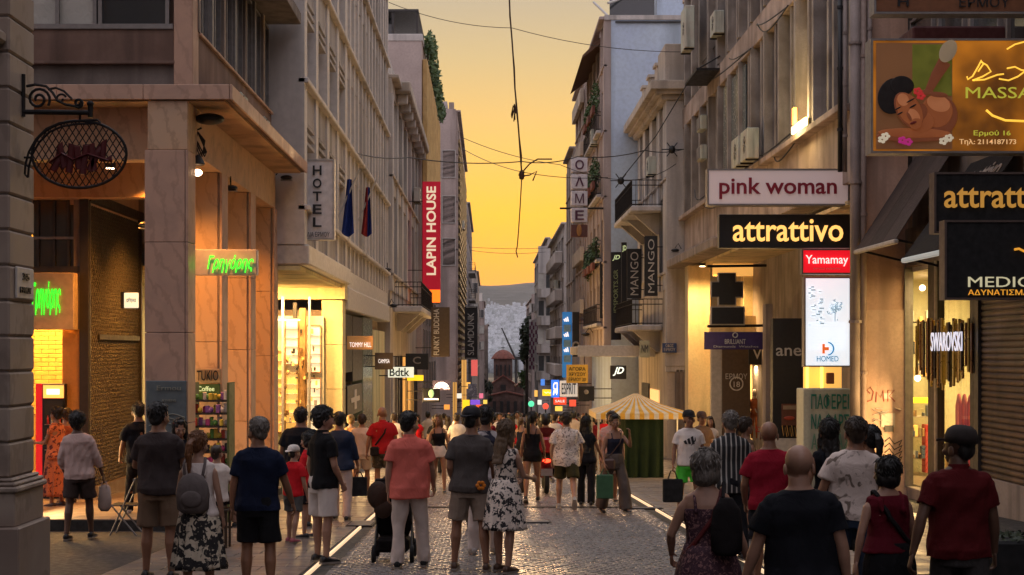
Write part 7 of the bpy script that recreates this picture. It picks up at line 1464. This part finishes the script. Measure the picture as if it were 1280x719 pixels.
o.parent = inv; bpy.context.view_layer.update(); o.matrix_parent_inverse = inv.matrix_world.inverted()
strap(p, 'black strap bag worn across the front of the man with neon shorts', bf, 1, .011, (-.17, .12, 1.02, .16, .2), zc=1.2, amp=.22, off=.03)
bag(p, 1, 'stiff black paper bag carried by the man with neon shorts', blackm, .34, .40, .12, .14)
person('man in a small cap behind the man with neon shorts', 877, 33, 1.80, 170, 'm', 1, 0, 't', ('crop', 'brown', mat('cap_brown', (.08, .04, .03), .8)), ('tee', fab('top_tan', (0, 0, 0))), ('shorts', fab('shorts_dark', (0, 0, 0))), black, face=True, vox=.016)
person('passer-by in a dark top lit orange near the boutique, far right group', 889, 37, 1.70, 200, 'f', 1, 0, 't', ('long', 'brown'), ('tee', fab('top_white_warm', (.5, .42, .36))), ('trousers', fab('trouser_black', (0, 0, 0))), black, vox=.02)
# ---- centre
p = person('woman with a hand raised to her face, navy top and wide grey trousers', 768, 27.1, 1.75, 160, 'f', 1., .05, 't', ('bun', 'black'), ('cami', fab('top_navy', (.02, .022, .04))), ('wide', fab('trouser_taupe', (.15, .115, .10))), black, ((10, 48, 105, 22), (14, 4, 26, 0)), ((16, 10, 6), (-12, 12, 5)), head=(20, 6), face=True, hem=1.02)
strap(p, 'brown bag on a thin strap worn by the woman in wide trousers', mat('leather_brown', (.10, .045, .03), .5), 1, .009, (.15, .1, .98, .22, .2))
bag(p, 1, 'green paper bag held low beside the wide trousers', mat('bag_green', (.04, .13, .06), .6), .30, .42, .12, .1)
person('man in a pink flowered shirt walking behind the woman in wide trousers', 763, 30.2, 1.82, 175, 'm', 1.0, 0, 't', ('short', 'brown'), ('shirt', fab('shirt_flower', (.42, .22, .18), 'spots', col2=(.55, .42, .36), sc=24), 1.05), ('shorts', fab('shorts_tan', (.25, .18, .13))), black, (DN, DN), ((-10, 6, 3), (10, 8, 3)), face=True)
p = person('woman with very long black hair in a long black dress', 733, 29.4, 1.72, 8, 'f', .98, 0, 't', ('straight', 'black'), ('tee', fab('tee_black', (0, 0, 0)), .9), ('trousers', fab('trouser_black', (0, 0, 0))), black, ((10, 2, 14, 0), (18, 10, 30, -4)), ((8, 6, 2), (-10, 8, 2)), hlen=.55)
person('stout man in a white crackle-print shirt and olive shorts striding away', 708, 28.4, 1.80, 2, 'm', 1.18, .3, 'l', ('short', 'brown'), ('shirt', fab('shirt_crackle', (.52, .45, .40), 'spots', col2=(.22, .17, .15), sc=30), 1.12), ('shorts', fab('shorts_olive', (.06, .055, .025))), mat('shoe_mix', (.4, .38, .36)), ((10, 0, 20, 6), (12, 4, 34, 8)), ((14, 8, 4), (-14, 34, 4)))
person('rider with a dark helmet sitting on the red scooter', 683, 34.1, 1.74, 0, 'm', 1.05, .1, 't', ('helmet', ''), ('tee', fab('tee_redblack', (.10, .012, .012)), 1.05), ('trousers', fab('trouser_black', (0, 0, 0))), black, ((16, 38, 36, 6), (16, 38, 36, 6)), ((76, 74, 10), (76, 74, 10)), sit=.92, vox=.015)
p = person('woman with long dark ponytail in a black strappy playsuit, bare legs, striding away', 665, 30.4, 1.80, 4, 'f', .98, 0, 't', ('ponytail', 'black'), ('cami', fab('tee_black', (0, 0, 0))), ('mini', fab('shorts_black', (.012, .012, .014))), black, ((9, -6, 16, 0), (10, 8, 20, 0)), ((-12, 10, 2), (12, 6, 2)), head=(30, 0), hlen=.12)
bag(p, 0, 'small dark bag hanging low from the hand of the woman in the playsuit', mat('bag_taupe', (.05, .04, .035), .7), .24, .3, .14, .30, 'handbag', 'handbag', True)
p = person('woman with long light brown hair in a white dress with black flowers, standing in profile', 631, 17.1, 1.70, 35, 'f', 1.0, .05, 'l', ('long', 'light', None), ('dress', fab('dress_floral', (.56, .48, .42), 'spots', col2=(.02, .018, .022), sc=17, em=.53)), ('skirt', fab('dress_floral', (0, 0, 0)), 1.08, .50, .11), shoe_b, ((6, 14, 60, 16), (7, 18, 62, 14)), ((4, 2, 2), (-4, 4, 2)), head=(14, 8), vox=.009, hlen=.36)
person('man in a dark taupe T-shirt and khaki shorts with a dark cap, seen from behind', 587, 17.3, 1.84, 4, 'm', 1.06, .08, 't', ('crop', 'black', mat('cap_navy', (.015, .015, .02), .8), 'back'), ('tee', grey_t, 1.06), ('shorts', fab('shorts_khaki', (.22, .17, .135))), mat('shoe_brown', (.08, .04, .025)), ((8, -6, 40, 18), (12, 0, 16, 2)), ((6, 8, 7), (-4, 6, 9)), head=(22, 6), vox=.009, blen=.86)
r = root('orange_patch', (wx(601, 17.08), 17.08, wz(613, 17.08)), 'small orange flower-like thing sticking out of the back pocket of the khaki shorts', 'trinket'); b = MB()
for k in range(6): b.ell((wx(601, 17.08)+.035*math.cos(k*1.05), 17.09, wz(607, 17.08)+.035*math.sin(k*1.05)), (.025, .015, .022), 8, 6)
build(b, 'petal', mat('orange_cloth2', (.75, .22, .01), .7), r, True)
person('man in white trousers and white trainers standing behind the taupe T-shirt man', 606, 19.3, 1.86, -10, 'm', 1.05, 0, 't', ('short', 'black'), ('tee', fab('tee_navy_white', (.30, .27, .27), 'spots', col2=(.02, .02, .04), sc=4), 1.1), ('trousers', fab('trouser_white', (.50, .42, .38))), mat('shoe_white', (.45, .40, .38)), (DN, DN), ((2, 2, 4), (6, 3, 5)))
person('young man with black hair just visible behind the taupe T-shirt man, farther back', 598, 24, 1.84, 20, 'm', 1, 0, 't', ('short', 'black'), ('tee', fab('tee_navy', (.012, .018, .045)), 1.05), ('trousers', fab('trouser_black', (0, 0, 0))), black)
person('man in a coral short-sleeved shirt and white trousers', 512, 17.6, 1.79, 0, 'm', 1.08, .25, 'l', ('short', 'black'), ('shirt', fab('shirt_coral', (.62, .13, .10)), 1.16), ('trousers', fab('trouser_white', (.50, .42, .38))), blackm, ((8, -6, 12, 4), (12, 8, 24, 4)), ((-2, 4, 4), (8, 6, 6)), head=(40, 3), vox=.009)
person('woman facing us in a black strappy top and white shorts walking toward the camera', 549, 34.2, 1.76, 180, 'f', 1, 0, 't', ('long', 'light'), ('cami', fab('tee_black', (0, 0, 0))), ('mini', fab('shorts_white', (.5, .45, .42))), black, ((10, -10, 20, 0), (10, 14, 30, 0)), ((14, 4, 3), (-10, 22, 3)), face=True, hlen=.2, vox=.013)
p = person('tall balding man in a red polo shirt with a black strap across the back', 479, 32.6, 1.92, 0, 'm', 1.12, .15, 't', ('bald', ''), ('polo', fab('polo_red', (.28, .010, .014)), 1.1), ('shorts', fab('shorts_camo', (.035, .03, .02), 'spots', col2=(.10, .08, .05), sc=14)), black, ((14, -6, 14, 0), (12, 6, 14, 0)), ((10, 6, 3), (-8, 6, 3)))
strap(p, 'black strap bag across the back of the man in the red polo', bf, -1, .018, (-.16, -.12, 1.0, .2, .2))
person('man in a beige T-shirt and beige shorts left of the man in the red polo', 452, 33.2, 1.76, 3, 'm', 1.1, .15, 't', ('crop', 'brown'), ('tee', fab('tee_beige', (.42, .34, .28)), 1.08), ('shorts', fab('shorts_beige', (.42, .34, .27))), shoe_b, (DN, DN), ((-8, 8, 3), (10, 6, 3)))
person('blond woman in an orange glow by the shop, left of the beige T-shirt man', 438, 37, 1.74, 10, 'f', 1, 0, 'l', ('bun', 'blond'), ('tank', fab('top_orange', (.4, .2, .08))), ('mini', fab('shorts_white', (0, 0, 0))), black, vox=.015)
p = person('man in navy shirt and pale trousers behind the young man in black polo', 426, 25.4, 1.80, 4, 'm', 1.08, .1, 't', ('short', 'black'), ('long', fab('shirt_navy', (.022, .035, .075)), 1.0), ('trousers', fab('trouser_pink', (.40, .31, .28))), black, (DN, (12, 4, 16, 0)), ((12, 10, 3), (-8, 6, 3)))
bag(p, 1, 'small black bag in the hand of the man in the navy shirt', blackm, .28, .32, .1, .08)
person('young man with curly black hair in black polo and white shorts, turned right', 404, 18.2, 1.84, 48, 'm', 1.04, .1, 'l', ('curly', 'black'), ('polo', fab('polo_black', (.012, .012, .014)), 1.06), ('shorts', fab('shorts_white', (.5, .45, .42))), black, ((9, -8, 22, 8), (10, 4, 30, 18)), ((2, 2, 3), (-2, 3, 4)), head=(22, 2), face=True, vox=.009, blen=.9)
person('broad man in a black T-shirt behind the children, seen from behind', 375, 23.8, 1.86, -3, 'm', 1.25, .25, 't', ('short', 'black'), ('tee', fab('tee_black', (0, 0, 0)), 1.1), ('shorts', fab('shorts_dark', (0, 0, 0))), black, ((12, 6, 30, 10), (12, 6, 30, 10)))
person('boy in a white cap, red T-shirt, grey shorts and pink trainers', 367, 21.0, 1.33, 30, 'm', .98, 0, 'l', ('crop', 'black', fab('cap_white', (.55, .50, .46)), 'back'), ('tee', fab('tee_red', (.45, .012, .018)), 1.1), ('shorts', fab('shorts_grey', (.10, .10, .10))), shoe_p, ((12, 8, 40, 4), (10, 0, 14, 0)), ((6, 6, 4), (-8, 8, 4)))
person('dark-haired child in a red top facing left beside the boy in the white cap', 386, 21.8, 1.50, -70, 'm', .92, 0, 'l', ('bob', 'black'), ('tee', fab('tee_red', (0, 0, 0)), 1.05), ('shorts', fab('shorts_dark', (0, 0, 0))), black, (DN, (8, 16, 60, 0)), ((4, 4, 3), (-4, 4, 3)), face=True)
# ---- left group
person('grey-haired man in a navy T-shirt and black shorts, looking left', 323, 14.7, 1.73, 0, 'm', 1.06, .12, 't', ('crop', 'grey'), ('tee', fab('tee_navy', (.012, .018, .045)), 1.05), ('shorts', fab('shorts_black', (0, 0, 0))), black, ((9, 0, 12, 0), (14, 14, 16, -4)), ((2, 2, 3), (-3, 4, 4)), head=(-42, 4), vox=.009, blen=.86)
p = person('ginger woman with a ponytail in white tank top and black and cream printed skirt', 249, 14.5, 1.60, 6, 'f', 1.04, .1, 'l', ('ponytail', 'ginger'), ('tank', fab('tank_white', (.52, .45, .42))), ('skirt', fab('skirt_print', (.42, .36, .28), 'spots', col2=(.02, .018, .02), sc=10, em=.47), 1.04, .34, .16), black, ((10, 6, 50, 14), (10, -2, 16, 0)), head=(16, 4), vox=.009, hlen=.08)
c = toworld(p, (-.01, -.19, 1.15)); bp_ = root('backpack', (c.x, c.y, c.z-.2), 'slouchy grey cloth backpack low on the back of the ginger woman', 'backpack'); gbk = mat('grey_canvas', (.17, .14, .135), .8, 'fabric')
build(MB().loft([[(c.x+a_*math.cos(t), c.y+d_*math.sin(t), c.z+zz) for t in [k*math.pi/8 for k in range(16)]] for a_, d_, zz in ((.10, .04, -.20), (.15, .075, -.16), (.16, .09, -.02), (.14, .08, .08), (.10, .05, .15), (.03, .02, .18))]), 'pouch', gbk, bp_, True); build(MB().ell((c.x, c.y-.085, c.z-.06), (.10, .03, .08)), 'pocket', gbk, bp_, True)
for sd in (-1, 1): build(MB().tube([(c.x+sd*.08, c.y+.03, c.z+.12), (c.x+sd*.10, c.y+.075, c.z+.26), (c.x+sd*.09, c.y+.15, c.z+.315), (c.x+sd*.10, c.y+.27, c.z+.26)], .014, 6, flat=.5), 'strap', gbk, bp_, True)
person('man in a dark brown T-shirt and tan shorts, arms folded in front', 199, 16.4, 1.88, 2, 'm', 1.1, .12, 't', ('short', 'black'), ('tee', fab('tee_brown', (.055, .042, .042)), 1.08), ('shorts', fab('shorts_tan2', (.20, .13, .085))), black, ((13, 18, 70, 34), (13, 18, 70, 34)), ((2, 2, 4), (-2, 2, 4)), head=(24, 4), vox=.009, blen=.9)
person('person with long dark hair between the brown T-shirt man and the ginger woman', 223, 20.4, 1.70, 170, 'f', .95, 0, 't', ('long', 'black'), ('tee', fab('tee_black', (0, 0, 0)), 1), ('trousers', fab('trouser_black', (0, 0, 0))), black, face=True)
p = person('man in black T-shirt and black trousers striding to the left by the pillar', 175, 24.4, 1.84, -25, 'm', 1.05, .1, 't', ('short', 'black'), ('tee', fab('tee_black', (0, 0, 0)), 1.1), ('trousers', fab('trouser_black', (0, 0, 0))), shoe_w, ((10, 14, 30, 6), (12, -8, 16, 0)), ((22, 8, 3), (-16, 34, 3)), step=.15)
p = person('man in pale pinkish shirt and grey shorts walking away under the arcade', 99, 21.6, 1.80, 0, 'm', 1.04, .08, 'd', ('curly', 'black'), ('long', fab('shirt_palepink', (.42, .30, .27)), 1.06), ('shorts', fab('shorts_greybrown', (.07, .05, .045))), black, ((8, -4, 30, 16), (16, 4, 14, -3)), ((-6, 8, 4), (12, 6, 4)))
bag(p, 1, 'thin white plastic bag carried by the man in the pale shirt', mat('plastic_white', (.5, .38, .33), .5), .2, .36, .1, .06, 'plastic_bag', 'bag', True)
person('woman in a long patterned orange dress holding food near the drinks fridge', 70, 26.6, 1.74, -60, 'f', 1, 0, 't', ('bun', 'black'), ('tee', fab('dress_orange', (.35, .10, .04), 'spots', col2=(.10, .02, .02), sc=14), 1), ('skirt', fab('dress_orange', (0, 0, 0)), 1.05, .2, .12), shoe_b, ((8, 20, 70, 10), (8, 20, 70, 10)), step=.15, face=True)
person('second woman in a red brown dress behind the man in the pale shirt', 84, 27.6, 1.72, -30, 'f', 1, 0, 't', ('short', 'brown'), ('tank', fab('dress_redbrown', (.22, .06, .03))), ('skirt', fab('dress_redbrown', (0, 0, 0)), 1.05, .2, .14), shoe_b, step=.15)
p = person('seated child with brown hair in a white T-shirt at the high chair, seen from behind', 271, 20.2, 1.45, 10, 'm', .95, 0, 'l', ('crop', 'brown'), ('tee', fab('tee_white', (0, 0, 0)), 1.05), ('shorts', fab('shorts_dark', (0, 0, 0))), black, ((8, 20, 50, 6), (8, 20, 50, 6)), ((85, 80, 6), (85, 80, 6)), sit=.66, head=(0, 8), vox=.013)
t = root('stool', (wx(271, 20.2), 20.25, gz(20.25)), 'dark stool under the seated child', 'stool'); X = wx(271, 20.2); z = gz(20.25); bx('seat', MATS['dark_wood'], t, X-.17, X+.17, 20.1, 20.45, z+.5, z+.54, .01)
for a in (-.14, .12):
    for c_ in (20.12, 20.4): bx('leg', MATS['dark_wood'], t, X+a, X+a+.03, c_, c_+.03, z, z+.5)
# ---- people farther down the street: eight figures, copied
protos = []
far_specs = [('m', 'short', 'black', 'tee', 'tee_black', 'trousers', 'trouser_black'), ('f', 'long', 'brown', 'tank', 'tank_white', 'mini', 'shorts_white'), ('m', 'crop', 'brown', 'tee', 'tee_white', 'shorts', 'shorts_khaki'), ('f', 'long', 'black', 'tee', 'tee_red', 'trousers', 'jeans'),
             ('m', 'short', 'black', 'shirt', 'tee_beige', 'trousers', 'trouser_grey'), ('f', 'ponytail', 'light', 'cami', 'top_navy', 'mini', 'shorts_dark'), ('m', 'crop', 'grey', 'tee', 'tee_navy', 'shorts', 'shorts_beige'), ('f', 'bun', 'black', 'tank', 'top_burgundy', 'wide', 'trouser_taupe')]
wd_ = {'tee_black': 'a black top', 'tank_white': 'a white top', 'tee_white': 'a white T-shirt', 'tee_red': 'a red top', 'tee_beige': 'a beige shirt', 'top_navy': 'a navy strappy top', 'tee_navy': 'a navy T-shirt', 'top_burgundy': 'a burgundy top'}
far_pos = [(545, 44), (560, 50), (572, 41), (520, 46), (536, 58), (580, 62), (592, 47), (612, 45), (618, 58), (603, 70), (624, 52), (640, 47), (646, 60), (652, 43), (634, 72), (660, 66), (668, 54), (676, 48), (694, 44), (702, 56), (718, 50), (726, 62), (690, 74), (740, 48), (748, 58), (505, 52), (494, 44), (588, 85), (606, 92), (622, 88), (638, 98), (650, 86), (664, 95), (598, 110), (613, 120), (628, 112), (644, 124), (656, 114), (676, 84), (700, 78), (710, 90), (570, 76), (556, 66), (755, 46)]
for i, (sx_, hs, hc_, tk, tn, bk, bn) in enumerate(far_specs):
    px, Y = far_pos[i]; q = person('distant walker in %s, %s of these from the left'  % (wd_[tn], ORD[sorted(far_pos[i::8]).index(far_pos[i])]), px, Y, 1.66+.03*(i % 5) if sx_ == 'f' else 1.72+.03*(i % 5), 0 if i % 3 else 180, sx_, 1., 0, 'tl'[i % 2], (hs, hc_), (tk, MATS[tn]), (bk, MATS[bn]), black, ((8, -8, 16, 0), (8, 10, 24, 0)), ((14, 6, 3), (-12, 14, 3)), vox=.022, face=False, group='distant walkers')
    protos.append(q['body'])
finish_pending()
for i in range(8, len(far_pos)):
    px, Y = far_pos[i]; src = protos[i % 8]; c = src.copy(); COL.objects.link(c); c['label'] = 'distant walker in %s, %s of these from the left' % (wd_[far_specs[i % 8][4]], ORD[sorted(far_pos[i % 8::8]).index(far_pos[i])]); c.location = (wx(px, Y), Y, gz(Y)+.02+(src.location.z-gz(far_pos[i % 8][1])-.02)); c.rotation_euler.z = R(random.choice((0, 180, 8, 172, -10)))
    for ch_ in src.children:
        d = ch_.copy(); COL.objects.link(d); d.parent = c
        for g2 in ch_.children: e = g2.copy(); COL.objects.link(e); e.parent = d
# the mass of heads beyond
b = MB()
for k in range(420):
    Y = random.choice((random.uniform(60, 140), random.uniform(120, 330))); X = random.uniform(-1.4, 5.6)+Y*.012; h = random.uniform(1.55, 1.85); z = gz(Y)
    b.ell((X, Y, z+h-.12), (.09, .10, .13), 7, 5); b.loft([[(X+w_*math.cos(t), Y+w_*.6*math.sin(t), z+zz*h) for t in [j*math.pi/4 for j in range(8)]] for w_, zz in ((.07, .0), (.13, .25), (.18, .5), (.16, .62), (.22, .8), (.07, .86))])
me = b.mesh('distant_crowd', None, True); cl_ = [MATS[x] for x in ('tee_black', 'tee_white', 'tee_red', 'tee_beige', 'tee_navy', 'skin_tan', 'hair_black')]
for m in cl_: me.materials.append(m)
per = len(me.polygons)//420
for i, pl_ in enumerate(me.polygons): k, j = divmod(i, per); pl_.material_index = (6 if k % 3 else 5) if j < per*.47 else k % 5
props(link('distant_crowd', me, (0, 0, 0)), 'dense crowd of tiny walkers filling the far end of the street', 'crowd', kind='stuff')
